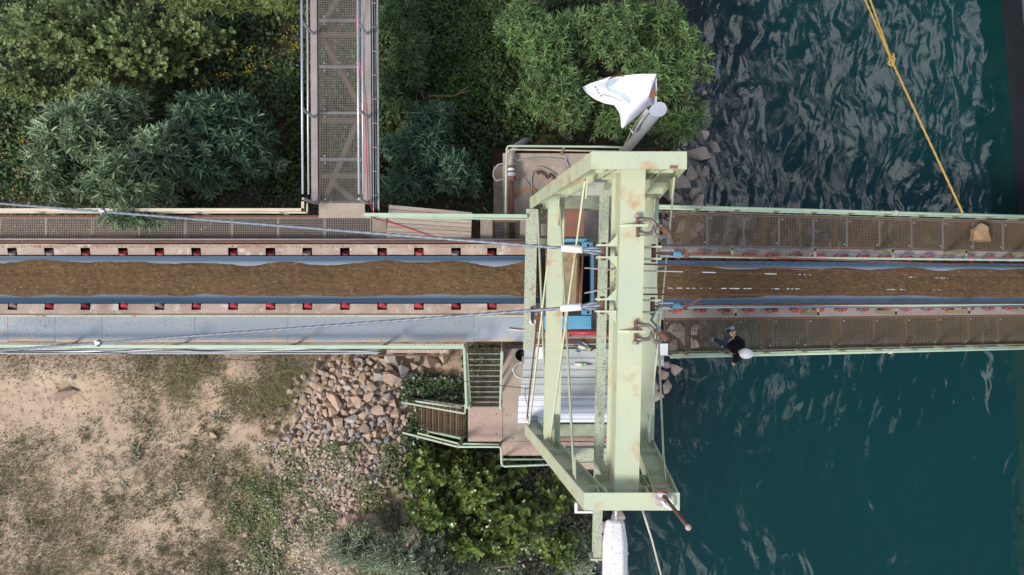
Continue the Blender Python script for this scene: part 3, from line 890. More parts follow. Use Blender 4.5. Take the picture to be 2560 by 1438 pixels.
lt = thing("strip_light", "long white strip light in a rusty frame outside the south handrail", "light", P(1045,880,0.6))
a, b_ = P(968,874,0.6), P(1122,882,0.6)
mb = MB(); mb.bb(a.x,b_.x,b_.y,a.y,0.58,0.66); part("light_body", mb, M['primer'], lt)
for px in (980,1022,1070,1112):
    q = P(px,877,0.66); mb = MB(); mb.cyl((q.x,q.y,0.66),(q.x,q.y,0.672),0.014,8); part("bolt", mb, M['white'], lt)
f = MB(); y0_, y1_ = P(0,871,0.6).y, P(0,887,0.6).y
f.bb(P(940,0,.6).x,P(1150,0,.6).x,y1_-0.03,y1_,0.56,0.60); part("frame_bar", f, M['rust'], lt)
for px in (942,1148):
    f = MB(); x = P(px,0,.6).x; f.bb(x-0.02,x+0.02,y1_+0.002,y0_,0.56,0.60); part("frame_bar", f, M['rust'], lt)

# ------------------------------------------------------------------ gangway going north
gw = thing("gangway", "galvanised footbridge with grating floor running north over the shrubs", "footbridge", (-4.25, 5.5, 0))
GX0, GX1 = -4.83, -3.70
YT, YB = 8.2, P(0,507).y
def gsk(x, y): return x - 0.006*(y-2.1)
for (xa, xb) in ((-5.0,-4.84),(-3.69,-3.5)):
    mb = MB(); xm = (xa+xb)/2
    mb.prof((gsk(xm,YB-0.02),YB-0.02,-0.04),(gsk(xm,YT),YT,-0.04), [(-(xb-xa)/2,-0.16),((xb-xa)/2,-0.16),((xb-xa)/2,0.10),(-(xb-xa)/2,0.10)])
    part("side_beam", mb, M['dusty'], gw)
gm2 = grating_mesh("grating_bars", GX1-GX0-0.01, 1.15, 0.043, 0.043, bw=0.0055, cw=0.0055, mat=M['galv_grat'])
fm2 = rim_mesh("grating_panel", GX1-GX0-0.01, 1.15, t=0.022, mat=M['galv_lite'])
sy = [507, 399, 283, 167, 51.6, -64, -180]
for i in range(6):
    ya, yb = P(0,sy[i]).y, P(0,sy[i+1]).y
    x = gsk(GX0, ya) + 0.005
    o = child_mesh("grating_panel", fm2, gw, Vector((x, ya+0.005, 0)) - wloc(gw)); o.scale = (1,(yb-ya-0.01)/1.15,1)
    child_mesh("grating_bars", gm2, o, (0,0,0), kind="stuff")
    for fx in (0.16, 0.98):
        for fy in (0.09, 1.06):
            mb = MB(); c_ = (x+fx, ya+fy*(yb-ya)/1.15, 0.008); mb.lathe([(0.028,-0.004),(0.028,0.006),(0.012,0.012)], c_, 10); part("fixing_clip", mb, M['galv_lite'], gw)
mb = MB(); mb.bar((gsk(-4.63,YB),YB,-0.42),(gsk(-4.63,YT),YT,-0.42),0.06,0.05); part("lower_chord", mb, M['dusty'], gw)
for py in (87,301,440,640):
    y = P(0,py,-0.1).y
    if y > YB: 
        mb = MB(); mb.bar((gsk(-4.8,y),y,-0.12),(gsk(-3.72,y),y,-0.12),0.12,0.08); part("cross_beam", mb, M['concrete'], gw)
dz = -0.16
for (a, b_) in (((805,95),(905,275)),((895,300),(812,500)),((880,-60),(806,60)),((835,460),(905,520))):
    p0, p1 = P(*a,dz), P(*b_,dz)
    mb = MB(); mb.bar(p0,p1,0.13,0.05); part("diagonal_brace", mb, M['concrete'], gw)
for (xr, nm) in ((-4.97,'w'),(-3.635,'e')):
    mb = MB(); mb.cyl((gsk(xr,YB+0.1),YB+0.1,1.0),(gsk(xr,YT),YT,1.0),0.028,10); part("top_rail", mb, M['galv'], gw, True)
    mb = MB(); mb.cyl((gsk(xr+0.01,YB+0.15),YB+0.15,0.5),(gsk(xr+0.01,YT),YT,0.5),0.024,10); part("mid_rail", mb, M['galv'], gw, True)
    for py in (87, 295, 508):
        y = P(0,py).y
        mb = MB(); mb.bar((gsk(xr+0.045,y),y,-0.08),(gsk(xr+0.005,y),y,1.0),0.055,0.055,(1,0,0)); part("post", mb, M['pole_grey'], gw)
tr = thing("cable_tray", "narrow cable tray with grey cables along the gangway's east side", "cable tray", (-3.38, 5, -0.05))
for xa, xb, z0, z1 in ((-3.47,-3.455,-0.08,0.02),(-3.335,-3.32,-0.08,0.02)):
    mb = MB(); mb.bar((gsk((xa+xb)/2,YB-0.2),YB-0.2,-0.03),(gsk((xa+xb)/2,YT),YT,-0.03),0.015,0.1); part("tray_side", mb, M['galv'], tr)
for y in np.arange(2.3, 8.2, 0.6):
    mb = MB(); mb.bb(gsk(-3.49,y),gsk(-3.31,y),y-0.012,y+0.012,0.024,0.034); part("tray_clip", mb, M['galv_lite'], tr)
for k in range(4):
    mb = MB(); mb.tube([(gsk(-3.44+0.027*k,y)+0.006*math.sin(y*2+k*1.7), y, -0.05) for y in np.linspace(YB-0.15,YT,30)], 0.011, 6); part("cable", mb, M['pole_grey'] if k%2 else M['darkcable'], tr, True)
lp = MB(); a, b_ = P(797,508,0.05), P(912,545,0.05); lp.bb(a.x,b_.x,b_.y,a.y,0.035,0.05)
single("landing_plate", lp, M['concrete'], "speckled steel step plate at the foot of the gangway", "plate")
mb = MB()
pts = [P(897,-30,0.3),P(893,25,0.3),P(891,60,0.25),P(897,130,0.2),P(905,210,0.12),P(913,290,0.12),P(917,400,0.12),P(920,500,0.12),P(929,520,0.4),P(938,537,0.75),P(946,549,0.3),P(975,556,0.16),P(1010,567,0.16),P(1080,591,0.16),P(1155,613,0.2)]
mb.tube(pts, 0.013, 6); single("red_cable", mb, M['redcable'], "thin bright red cable trailing along the gangway and over the planks", "cable", smooth=True)
# ================================================================== river span of the conveyor bridge (falls towards the barge)
SX0, SX1 = 2.0, 17.5
def S(x, y, h): return Vector((x, y, bz(x) + h))
span = thing("conveyor_bridge", "sloping conveyor bridge over the river with belt between two walkways", "bridge", S(8.5, 0.1, 0))
xs = [SX0, BR_X0, SX1]
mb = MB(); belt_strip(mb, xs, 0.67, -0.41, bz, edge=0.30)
o = part("belt", mb, M['belt'], span, True); add_painted_sheen(o, 0.67, -0.41)
load_heap("gravel_load", SX0, SX1, 0.13, 0.54, lambda x: bz(x) - 0.04, "brown gravelly sand carried on the river span belt", 33)
for (ya, yb, nm) in ((0.76, 1.05, 'n'), (-0.50, -0.81, 's')):
    mb = MB()
    y_ = (ya+yb)/2; w = abs(ya-yb)
    mb.bar(S(3.4,y_,-0.01), S(BR_X0,y_,-0.01), w, 0.05); mb.bar(S(BR_X0,y_,-0.01), S(SX1,y_,-0.01), w, 0.05)
    part("edge_ledge", mb, M['dusty'], span)
    mb = MB(); y2 = 0.72 if nm == 'n' else -0.46
    mb.bar(S(BR_X0,y2,-0.2), S(SX1,y2,-0.2), 0.12, 0.34); part("main_girder", mb, M['maroon'], span)
for x in np.arange(4.5, 17, 2.1):
    mb = MB(); mb.bar(S(x,-1.6,-0.25), S(x,1.85,-0.25), 0.12, 0.14); part("cross_beam", mb, M['olive'], span)
# gravel spilled on the north ledge
def scatter_bits(name, n, xr, yr, zf, s0, s1, mat, label, cat, seed):
    rr = random.Random(seed); mb = MB()
    for _ in range(n):
        x = rr.uniform(*xr); y = rr.uniform(*yr); z = zf(x, y); s = rr.uniform(s0, s1)
        a = rr.uniform(0, 6.28)
        q = [Vector((math.cos(a+k*2.09)*s, math.sin(a+k*2.09)*s*rr.uniform(.6,1), 0)) for k in range(3)]
        c = Vector((x,y,z)); top = c + Vector((rr.uniform(-s,s)*.3, rr.uniform(-s,s)*.3, s*0.9))
        mb.add([c+q[0], c+q[1], c+q[2], top], [(0,1,3),(1,2,3),(2,0,3)])
    return single(name, mb, mat, label, cat, kind="stuff")
scatter_bits("spilled_gravel", 2200, (3.6, 9.5), (0.80, 1.04), lambda x,y: bz(x)+0.016, 0.008, 0.026, surf("mixed_grit", (0.42,0.35,0.31), 0.9, col2=(0.24,0.20,0.18), var_scale=30), "loose gravel spilled on the ledge beside the river span belt", "gravel", 5)
# rollers with bent brackets
rb = MB()
rb.bar((-0.10,0.02,0.0),(-0.10,0.02,0.16),0.05,0.10,(1,0,0)); rb.bar((-0.10,0.075,0.15),(0.02,0.06,0.17),0.03,0.03); rb.bar((0.0,0.07,0.165),(0.075,0.0,0.17),0.03,0.03)
rbm = rb.mesh("roller_bracket"); rbm.materials.append(M['maroon'])
rb2 = MB().lathe([(0.02,-0.13),(0.072,-0.125),(0.075,0.06),(0.06,0.066),(0.03,0.05)], (0,0,0), 14).mesh("roller"); rb2.materials.append(M['redroll'])
x = BX(1690, 0.2); k = 0
while x < 16.8:
    for s, y in ((1, 0.80), (-1, -0.545)):
        b_ = child_mesh("roller_bracket", rbm, span, S(x,y+0.02*s,0.02) - wloc(span)); b_.scale = (1, s, 1)
        o = child_mesh("roller", rb2, b_, (0.06,-0.015,0.13)); o.rotation_euler = (R(-60),0,0)
    x += 0.665 ; k += 1
# guard rails on bent posts
for s, yf, yr_, px0 in ((1, 0.95, 0.735, 1800), (-1, -0.66, -0.47, 1808)):
    mb = MB(); mb.bar(S(BR_X0-0.1,yr_,1.15), S(SX1,yr_,1.15), 0.05, 0.035); part("guard_rail", mb, M['rail'], span)
    for i in range(5):
        x = BX(px0,0) + i*2.22
        mb = MB(); mb.bar(S(x,yf,0.0), S(x,yf,1.15), 0.09, 0.05, (1,0,0)); mb.bar(S(x,yf+0.03*s,1.13), S(x,yr_,1.13), 0.06, 0.04); part("bent_post", mb, M['olive'], span)

def span_walk(yn, ys, px0, label, matn, cross, seed):
    t = thing("grating_walkway", label, "walkway", S(8.5,(yn+ys)/2,0))
    w = 1.0
    rr = random.Random(seed)
    gm_ = shear(grating_mesh("grating_bars", w-0.012, yn-ys, 0.045, cross, bw=0.010, cw=0.010, mat=matn), BR_S)
    fm_ = shear(rim_mesh("grating_panel", w-0.012, yn-ys, t=0.016, mat=M['galv_lite'] if yn > 0 else matn), BR_S)
    x = BX(px0)
    i = 0
    while x < 16.8:
        if x < BR_X0:
            pass
        o = child_mesh("grating_panel", fm_, t, S(x,ys,0.0) + Vector((0,0,rr.uniform(-0.004,0.004))) - wloc(t))
        child_mesh("grating_bars", gm_, o, (0,0,0), kind="stuff")
        for f, g in ((0.08,0.9),(0.92,0.12)):
            mb = MB(); c_ = S(x+f, ys+(yn-ys)*g, 0.006); mb.lathe([(0.026,-0.004),(0.026,0.006),(0.01,0.012)], c_, 8); part("fixing_clip", mb, M['galv_lite'], t)
        x += 1.0; i += 1
    for y in (yn+0.02, ys-0.02):
        mb = MB(); mb.bar(S(BR_X0,y,-0.03), S(SX1,y,-0.03), 0.035, 0.10); part("stringer", mb, M['darkrust'], t)
    return t
span_walk(1.86, 1.06, 1676, "rusty open grating walkway on the north side of the river span", M['rustgrat'], 0.055, 3)
span_walk(-0.81, -1.605, 1660, "open grating walkway on the south side of the river span", M['rustgrat'], 0.05, 4)
def span_rail(yr, label, x0, px0, seed):
    t = thing("handrail", label, "handrail", S(8.5, yr, 0))
    sg = 1 if yr > 0 else -1
    mb = MB(); mb.cyl(S(x0,yr,1.1), S(SX1,yr,1.1), 0.036, 10); part("top_rail", mb, M['rail'], t, True)
    mb = MB(); mb.cyl(S(x0,yr-0.0*sg,0.55), S(SX1,yr,0.55), 0.026, 8); part("mid_rail", mb, M['rail'], t, True)
    mb = MB(); mb.bar(S(x0,yr-0.03*sg,0.07), S(SX1,yr-0.03*sg,0.07), 0.012, 0.12); part("toe_board", mb, M['olive'], t)
    x = BX(px0)
    while x < 17:
        mb = MB(); mb.bar(S(x,yr-0.03*sg,-0.1), S(x,yr,1.07), 0.055, 0.045, (1,0,0)); part("post", mb, M['olive'], t)
        x += 1.06
    return t
span_rail(1.93, "pale green tube handrail along the north edge of the river span", 3.35, 1728, 1)
span_rail(-1.645, "pale green tube handrail the worker leans on, south edge of river span", 3.75, 1700, 2)
for yr, px, lab in ((1.93, 2235, "frayed yellowish rope end knotted round the north span handrail"), (-1.645, 2222, "frayed rope end knotted round the south span handrail")):
    x = BX(px, 1.1); mb = MB(); pts = []
    for i in range(26):
        a = i*0.9; pts.append(S(x + 0.004*i + 0.02*math.sin(i), yr + 0.05*math.cos(a), 1.1 + 0.05*math.sin(a)))
    pts += [S(x+0.12,yr-0.06,1.05), S(x+0.2,yr-0.03,1.0)]
    mb.tube(pts, 0.012, 5); single("rope_knot", mb, M['rope_w'], lab, "rope", smooth=True)

# ================================================================== angular stones
def hull_rock(seed, n=16, flat=0.75, jag=0.25):
    rr = random.Random(seed)
    bm = bmesh.new()
    for _ in range(n):
        v = Vector((rr.gauss(0,1), rr.gauss(0,1), rr.gauss(0,1))).normalized()
        v *= 1 - rr.random()*jag
        bm.verts.new((v.x*rr.uniform(.9,1.08), v.y*0.85, v.z*flat))
    r = bmesh.ops.convex_hull(bm, input=bm.verts[:])
    bmesh.ops.delete(bm, geom=[g for g in r["geom_interior"] if isinstance(g, bmesh.types.BMVert)], context='VERTS')
    bmesh.ops.recalc_face_normals(bm, faces=bm.faces[:])
    return bm
ROCKS = []
for s in range(14):
    bm = hull_rock(100+s, 11 + s % 5)
    me = bpy.data.meshes.new("stone"); bm.to_mesh(me); bm.free(); me.materials.append(M['stone']); ROCKS.append(me)
def boulder_mesh(seed, n, flat, mat, rough=0.05, bev=0.10):
    bm = hull_rock(seed, n, flat, 0.18)
    bmesh.ops.bevel(bm, geom=bm.edges[:], offset=bev, segments=2, profile=0.6, affect='EDGES', clamp_overlap=True)
    bmesh.ops.triangulate(bm, faces=bm.faces[:])
    bmesh.ops.subdivide_edges(bm, edges=[e for e in bm.edges if e.calc_length() > 0.35], cuts=1)
    bmesh.ops.triangulate(bm, faces=bm.faces[:])
    for v in bm.verts:
        nz_ = mnoise.noise(v.co*2.2 + Vector((seed,0,0)))
        v.co += v.co.normalized()*nz_*rough
    me = bpy.data.meshes.new("boulder"); bm.to_mesh(me); bm.free(); me.materials.append(mat)
    return me
BOULD = [boulder_mesh(300+s, 9+s%4, 0.8, M['rock'], 0.035, 0.05) for s in range(8)]
WETB = [boulder_mesh(400+s, 10+s%4, 0.6, M['wetrock']) for s in range(5)]

# the big yellow boulder left on the north walkway of the span
bm_ = boulder_mesh(541, 13, 0.9, surf("ochre_boulder", (0.46,0.31,0.16), 0.85, col2=(0.36,0.22,0.11), var_scale=4, stain=(0.50,0.33,0.25), stain_lo=0.55, fleck=(0.22,0.14,0.07), fleck_scale=22, fleck_lo=0.62, bump=0.6, bump_scale=18), 0.10, 0.03)
xb = BX(2453, 0.2)
o = bpy.data.objects.new("boulder", bm_); COL.objects.link(o); o.location = S(xb, (719-589)*(20-bz(xb)-0.15)/2000, 0.18); o.scale = (0.36,0.42,0.33); o.rotation_euler = (0.2,0.15,0.5)
tag(o, "single ochre boulder left lying on the north grating walkway", "boulder")

# riprap at the water's edge
RIP = [(1745,378,46,30),(1785,368,17,22),(1725,432,26,24),(1758,428,18,28),(1697,455,34,30),(1733,483,24,22),(1680,495,30,26),(1755,508,30,26),(1700,520,34,24),(1660,440,20,18),(1775,520,20,18),
       (1690,565,34,26),(1722,585,26,22),(1745,570,24,22),(1668,600,24,20),(1700,620,26,20),(1730,620,18,14),(1655,560,20,18),(1640,520,22,18),
       (1672,815,26,20),(1700,830,30,24),(1735,825,26,20),(1718,855,32,22),(1690,865,26,20),(1660,905,24,20),(1685,925,22,22),(1655,935,20,20),(1660,965,20,28),(1640,990,22,20),(1700,890,18,14),(1735,860,20,18),
       (1670,680,30,26),(1690,740,30,28),(1640,760,28,24),(1630,960,24,24),(1610,1010,26,24),(1590,1060,26,22),(1570,1110,26,24),(1560,1160,24,22),
       (1710,350,30,22),(1690,380,24,20),(1755,338,20,18),(1540,1280,34,28),(1500,1310,30,30),(1485,1345,26,26),(1520,1250,30,26),(1680,20,34,26),(1640,10,30,26),(1165,25,40,30),(1215,15,30,26),(1752,195,14,10),(1758,232,10,10)]
for i, (px, py, a, b_) in enumerate(RIP):
    p = G(px, py); z = max(p.z, WATER_Z - 0.05) + 0.05
    p = P(px, py, z)
    o = bpy.data.objects.new("riprap_boulder", BOULD[i % 8]); COL.objects.link(o)
    k = 26/2000
    o.location = p; o.scale = (a*k*1.05, b_*k*1.1, (a+b_)*0.5*k*0.85)
    o.rotation_euler = (rng.uniform(-.3,.3), rng.uniform(-.3,.3), rng.uniform(-.5,.5)*1.0)
    if py < 60: lab, grp = "boulder showing through the shrubs at the top edge", "boulders at the top edge"
    elif py < 400: lab, grp = "big boulder under the river willow's lowest branches", "boulders under the river willow"
    elif py < 535: lab, grp = "pinkish riprap boulder between tower cap and water, north of span", "riprap north of the span"
    elif py < 640: lab, grp = "riprap boulder seen through the north span grating", "riprap under the north grating"
    elif py < 790: lab, grp = "riprap boulder beneath the span belt by the tower", "riprap under the belt"
    elif py < 880: lab, grp = "riprap boulder seen through the south span grating", "riprap under the south grating"
    elif py < 1200: lab, grp = "riprap boulder at the water's edge along the tower's east side", "riprap south of the span"
    else: lab, grp = "boulder by the water beneath the white street lamp", "boulders beneath the street lamp"
    tag(o, lab, "boulder", grp)
# stones between them and under the shallow water
for i in range(170):
    py = rng.uniform(330, 1330); y = (719-py)*26/2000
    sx = float(np.interp(y, SH_Y, SH_X)); x = sx + rng.uniform(-0.9, 0.25)
    if (-1.9 < y < 2.0 and x < 4.3): continue
    o = bpy.data.objects.new("bank_stone", ROCKS[i % 14]); COL.objects.link(o)
    s = rng.uniform(0.06, 0.19); o.scale = (s, s, s*0.8); o.location = (x, y, gz(x,y)+s*0.2)
    o.rotation_euler = (rng.uniform(0,6), rng.uniform(0,6), rng.uniform(0,6))
    tag(o, "small loose stone between the riprap boulders", "stone", "small stones along the bank")
for i in range(90):
    y = rng.uniform(-9, 8.5); sx = float(np.interp(y, SH_Y, SH_X)); x = sx + 0.15 + abs(rng.gauss(0, 1.4))
    o = bpy.data.objects.new("submerged_boulder", WETB[i % 5]); COL.objects.link(o)
    s = rng.uniform(0.22, 0.6); zb = gz(x, y); o.scale = (s, s*rng.uniform(.7,1), s*0.6); o.location = (x, y, min(zb+s*0.1, WATER_Z-s*0.38-0.04))
    o.rotation_euler = (0, 0, rng.uniform(0,6))
    tag(o, "dark boulder lying under the shallow water beside the bank", "boulder", "submerged boulders near the bank")

# heap of quarry stone south of the conveyor
def in_heap(px, py):
    """>0 inside the heap outline; also how coarse it is there"""
    ex = (px-880)/(138 if py < 1100 else 150); ey = (py-1085)/185
    sh = ((px-890)*0.25)/200
    return 1 - ((ex+0.25*ey)**2 + ey**2)
BIGS = [(911,944,14),(936,964,18),(950,937,18),(991,942,23),(842,1002,24),(892,996,16),(924,990,15),(904,1011,15),(922,1022,15),(947,1022,19),(847,1047,21),(909,1036,15),(881,1045,16),(962,1005,14),(972,987,17),(914,1070,14),(976,1067,14),(837,1086,13),(897,1082,13),(732,1097,17),(805,1015,14),(870,967,13),(892,977,14),(982,897,18),(1045,897,12),(1055,927,12),(1027,940,14),(920,1176,9),(1097,911,10),(752,1010,11),(762,1002,11),(785,1000,9),(946,1101,11),(970,1101,11),(905,1100,10),(860,1074,11),(860,950,12),(1000,975,12),(780,1045,11),(800,1075,11)]
cand = list(BIGS)
tries = 0
while len(cand) < 900 and tries < 40000:
    tries += 1
    px, py = rng.uniform(640, 1060), rng.uniform(890, 1310)
    v = in_heap(px, py)
    if v < 0 and rng.random() > math.exp(v*5)*0.35: continue
    big = max(0.0, 1-((px-930)/100)**2-((py-1000)/100)**2)
    r = rng.uniform(6.5, 13) if rng.random() > 0.30*big + 0.05 else rng.uniform(14, 29)*(0.55+0.45*big)
    if py > 1130: r = min(r, rng.uniform(6,14))
    if big > 0.2 and r < 9 and rng.random() < 0.5: continue
    ok = True
    for (qx, qy, qr) in cand[-900:]:
        if (px-qx)**2+(py-qy)**2 < (0.62*(r+qr))**2: ok = False; break
    if ok: cand.append((px, py, r))
cand += [(735,1100,15),(1010,925,20),(985,940,24),(1050,925,13),(1060,985,14),(1075,900,20),(1110,895,16),(1035,890,17),(790,1270,17),(870,1290,18),(1030,950,16),(700,1160,9),(655,1290,9),(632,1265,8),(620,1330,10),(740,1350,8),(770,1310,9),(830,1330,7)]
cand.sort(key=lambda q: -q[2])
small = MB()
for i, (px, py, r) in enumerate(cand):
    p = G(px, py); s = r*1.22*(CAM_Z-p.z)/2000
    big = r > 14
    rot_ = Matrix.Rotation(rng.uniform(0,6.28),3,'Z') @ Matrix.Rotation(rng.uniform(-.5,.5),3,'X') @ Matrix.Rotation(rng.uniform(-.5,.5),3,'Y')
    zz = p.z + s*0.45 + (rng.uniform(0, .12) if not big else 0.1)
    if i < 300:
        o = bpy.data.objects.new("heap_stone", ROCKS[i % 14]); COL.objects.link(o)
        o.location = (p.x, p.y, zz); o.scale = (s, s, s*rng.uniform(.75,1.0)); o.rotation_euler = rot_.to_euler()
        if r >= 13: tag(o, "large block of broken stone in the upper part of the heap", "stone", "large blocks in the stone heap")
        elif py > 1120: tag(o, "small broken stone in the lower part of the heap", "stone", "small stones low in the heap")
        else: tag(o, "fist sized to head sized stone in the middle of the heap", "stone", "middling stones in the heap")
    else:
        me = ROCKS[i % 14]
        small.add([rot_ @ (v.co*s) + Vector((p.x,p.y,zz)) for v in me.vertices], [tuple(f.vertices) for f in me.polygons])
# fill of smaller pieces under and round them
for _ in range(1500):
    px, py = rng.uniform(640, 1080), rng.uniform(900, 1330)
    v = in_heap(px, py)
    if v < -0.5 or (v < 0.05 and rng.random() > 0.25): continue
    p = G(px, py); s = rng.uniform(0.035, 0.10); me = ROCKS[rng.randrange(14)]
    rot_ = Matrix.Rotation(rng.uniform(0,6.28),3,'Z') @ Matrix.Rotation(rng.uniform(0,6),3,'X')
    small.add([rot_ @ (q.co*s) + Vector((p.x,p.y,p.z+s*0.3)) for q in me.vertices], [tuple(f.vertices) for f in me.polygons])
def chips_mat():
    m, nt, N, L, b = new_mat("stone_chips")
    tc = N.new("ShaderNodeTexCoord").outputs["Object"]
    vo = N.new("ShaderNodeTexVoronoi"); vo.inputs["Scale"].default_value = 6; L.new(tc, vo.inputs["Vector"])
    sp = N.new("ShaderNodeSeparateColor"); L.new(vo.outputs["Color"], sp.inputs[0])
    r = _ramp(nt, sp.outputs[0], 0.0, 1.0, (0.42,0.31,0.24,1), (0.27,0.26,0.26,1))
    for p_, c in ((0.3,(0.34,0.25,0.20)),(0.5,(0.50,0.39,0.31)),(0.75,(0.36,0.28,0.22))):
        e = r.color_ramp.elements.new(p_); e.color = (*c,1)
    L.new(r.outputs["Color"], b.inputs["Base Color"]); b.inputs["Roughness"].default_value = 0.9
    return m
single("stone_chips", small, chips_mat(), "small broken stone filling the heap beside the steps", "stone", kind="stuff")
# scattered stones on the bare ground
for i, (px, py, r) in enumerate([(170,985,30),(533,1086,12),(535,1138,8),(448,1145,8),(187,1121,6),(188,1335,7),(460,1427,8),(420,1332,5),(475,1364,5),(500,1360,5),(625,1020,10),(590,1215,10),(183,942,11),(500,1000,4),(320,1200,4),(80,1300,4)]):
    p = G(px, py); s = r*1.15*(CAM_Z-p.z)/2000
    o = bpy.data.objects.new("field_stone", ROCKS[(i*5) % 14]); COL.objects.link(o); o.location = (p.x,p.y,p.z+s*(0.5 if i == 0 else 0.3)); o.scale = (s,s*0.85,s*0.8); o.rotation_euler = (rng.uniform(-.4,.4),rng.uniform(-.4,.4),rng.uniform(0,6))
    if i == 0: tag(o, "largest sandy wedge shaped rock half buried in the bare ground", "rock")
    else: tag(o, ["largest pale loose stone on the bare ground left of the heap", "second pale stone below the largest loose stone", "pale stone just left of the pair of stones near the heap", "small pale stone left of the rosette weeds", "lone pale stone low on the left of the bare ground", "stone at the very bottom edge of the bare ground", "small stone above the bottom edge of the bare ground", "left of two tiny stones above the bottom edge", "right of two tiny stones above the bottom edge", "stone lying in the matted grass west of the heap", "stone at the edge of the pale weeds", "rounded stone north of the wedge shaped rock", "tiny stone between the wedge rock and the matted grass", "tiny stone below the left rosette weeds", "tiny stone near the left bottom corner"][i-1], "stone", "loose stones on the bare ground")
scatter_bits("spilled_sand", 2600, (-13.2, 0.2), (-1.33, -0.76), lambda x,y: 0.004, 0.004, 0.016, surf("spilled_sand_grains", (0.36,0.26,0.17), 0.95, col2=(0.20,0.14,0.09), var_scale=20), "sand grains spilled over the plate walkway", "sand", 91)
scatter_bits("channel_grit", 1500, (-13.2, 0.2), (0.98, 1.05), lambda x,y: 0.325, 0.004, 0.015, MATS["spilled_sand_grains"], "grit lying along the north conveyor channel", "grit", 92)
scatter_bits("fallen_leaves", 260, (-12.9, -7.5), (1.15, 1.74), lambda x,y: 0.008, 0.012, 0.035, surf("dry_litter", (0.42,0.32,0.20), 0.9, col2=(0.55,0.48,0.40), var_scale=15), "dry leaves and bits lying on the north grating walkway", "litter", 93)
# ================================================================== the portal tower
NY, SY = 2.02, -3.40
Z0, Z1, ZT = 0.95, 3.0, 7.3              # sill, mid beams, top
TB = thing("portal_tower", "tall pale green steel portal tower straddling the conveyor", "tower", (1.9, -0.7, 0))
def tx(x, y): return x + 0.021*(y + 0.7)   # the portal stands slightly askew
def T(x, y, z): return Vector((tx(x, y), y, z))
def tp(name, mb, mat='green'): return part(name, mb, M[mat], TB)
# x of the west and east legs against height
def xw(z): return 0.59 + (1.40-0.59)*(z-Z0)/(ZT-Z0)
def xe(z): return 3.06 + (2.51-3.06)*(z-Z0)/(ZT-Z0)
W = 0.28
for yy in (NY, SY):
    inn = -1 if yy > 0 else 1
    for (xf, sg) in ((xw, -1), (xe, 1)):
        p0, p1 = T(xf(Z0-0.2), yy, Z0-0.2), T(xf(ZT-0.06), yy, ZT-0.06)
        a = (p1-p0).normalized(); up = Vector((0,1,0)).cross(a)
        mb = MB(); mb.ibeam(p0, p1, W-0.01, 0.40, 0.03, 0.03, up=up); tp("leg", mb)
        # column carrying the sill down to the pier
        mb = MB(); q = T(xf(Z0), yy, 0); z_ = max(gz(q.x, q.y), WATER_Z-1.0) if sg > 0 else -2.6
        mb.ibeam((q.x, q.y, z_-0.2), (q.x, q.y, Z0-0.2), W, 0.26, up=(1,0,0)); tp("column", mb, 'green_old')
        # stiffeners seen in the leg's trough
        for f in (0.22, 0.48, 0.74):
            c_ = p0.lerp(p1, f); mb = MB(); mb.plate([c_ + up*0.18 + Vector((0,0.13,0)), c_ + up*0.18 - Vector((0,0.13,0)), c_ - up*0.18 - Vector((0,0.13,0)), c_ - up*0.18 + Vector((0,0.13,0))], 0.02); tp("stiffener", mb)
    # cap: top flange with deep web, shelf and stiffeners
    xa, xb = 1.20, 2.72
    mb = MB(); mb.bar(T(xa,yy,ZT-0.015), T(xb,yy,ZT-0.015), W, 0.03); tp("cap_flange", mb)
    mb = MB(); mb.bar(T(xa+0.10,yy,ZT-0.63), T(xb-0.10,yy,ZT-0.63), 0.035, 1.199); tp("cap_web", mb)
    mb = MB(); mb.bar(T(xa+0.12,yy,ZT-0.50), T(xb-0.12,yy,ZT-0.50), W-0.02, 0.03); tp("cap_shelf", mb)
    mb = MB(); mb.bar(T(xa+0.30,yy,ZT-1.245), T(xb-0.28,yy,ZT-1.245), W, 0.03); tp("bottom_flange", mb)
    for x in (1.45, 1.58, 2.24, 2.38):
        mb = MB(); mb.plate([T(x,yy+0.13,ZT-0.035),T(x,yy-0.13,ZT-0.035),T(x,yy-0.13,ZT-0.48),T(x,yy+0.13,ZT-0.48)], 0.018); tp("stiffener", mb)
    for x in (1.50, 2.32):
        mb = MB(); mb.plate([T(x,yy+0.13,ZT-0.52),T(x,yy-0.13,ZT-0.52),T(x,yy-0.13,ZT-1.225),T(x,yy+0.13,ZT-1.225)], 0.018); tp("stiffener", mb)
    # sill and middle tie of the frame
    mb = MB(); mb.ibeam(T(xw(Z0)+0.22,yy,Z0-0.15), T(xe(Z0)-0.22,yy,Z0-0.15), W, 0.30); tp("sill_beam", mb, 'green_moss')
    mb = MB(); mb.ibeam(T(xw(3.7)+0.22,yy,3.55), T(xe(3.7)-0.22,yy,3.55), 0.25, 0.28); tp("tie_beam", mb, 'green_old')
# mid height cross beams between the two frames
for (xf, name) in ((lambda z: 0.90, 'w'), (lambda z: 2.90, 'e')):
    mb = MB(); mb.ibeam(T(xf(0), NY-0.16, Z1-0.2), T(xf(0), SY+0.16, Z1-0.2), 0.34, 0.40, 0.03, 0.03); tp("cross_beam", mb)
    for yy, d in ((NY-0.17,-1),(SY+0.17,1)):
        mb = MB(); mb.plate([T(xf(0)+0.02,yy,Z1+0.003),T(xf(0)+0.02,yy+0.55*d,Z1+0.003),T(xf(0)+0.02,yy+0.42*d,Z1+0.22),T(xf(0)+0.02,yy,Z1+0.36)], 0.03); tp("gusset_plate", mb)
# west and east sill beams running across
mb = MB(); mb.ibeam(T(0.42, NY-0.15, Z0-0.15), T(0.42, -1.50, Z0-0.15), 0.27, 0.30); tp("sill_beam", mb, 'green_old')
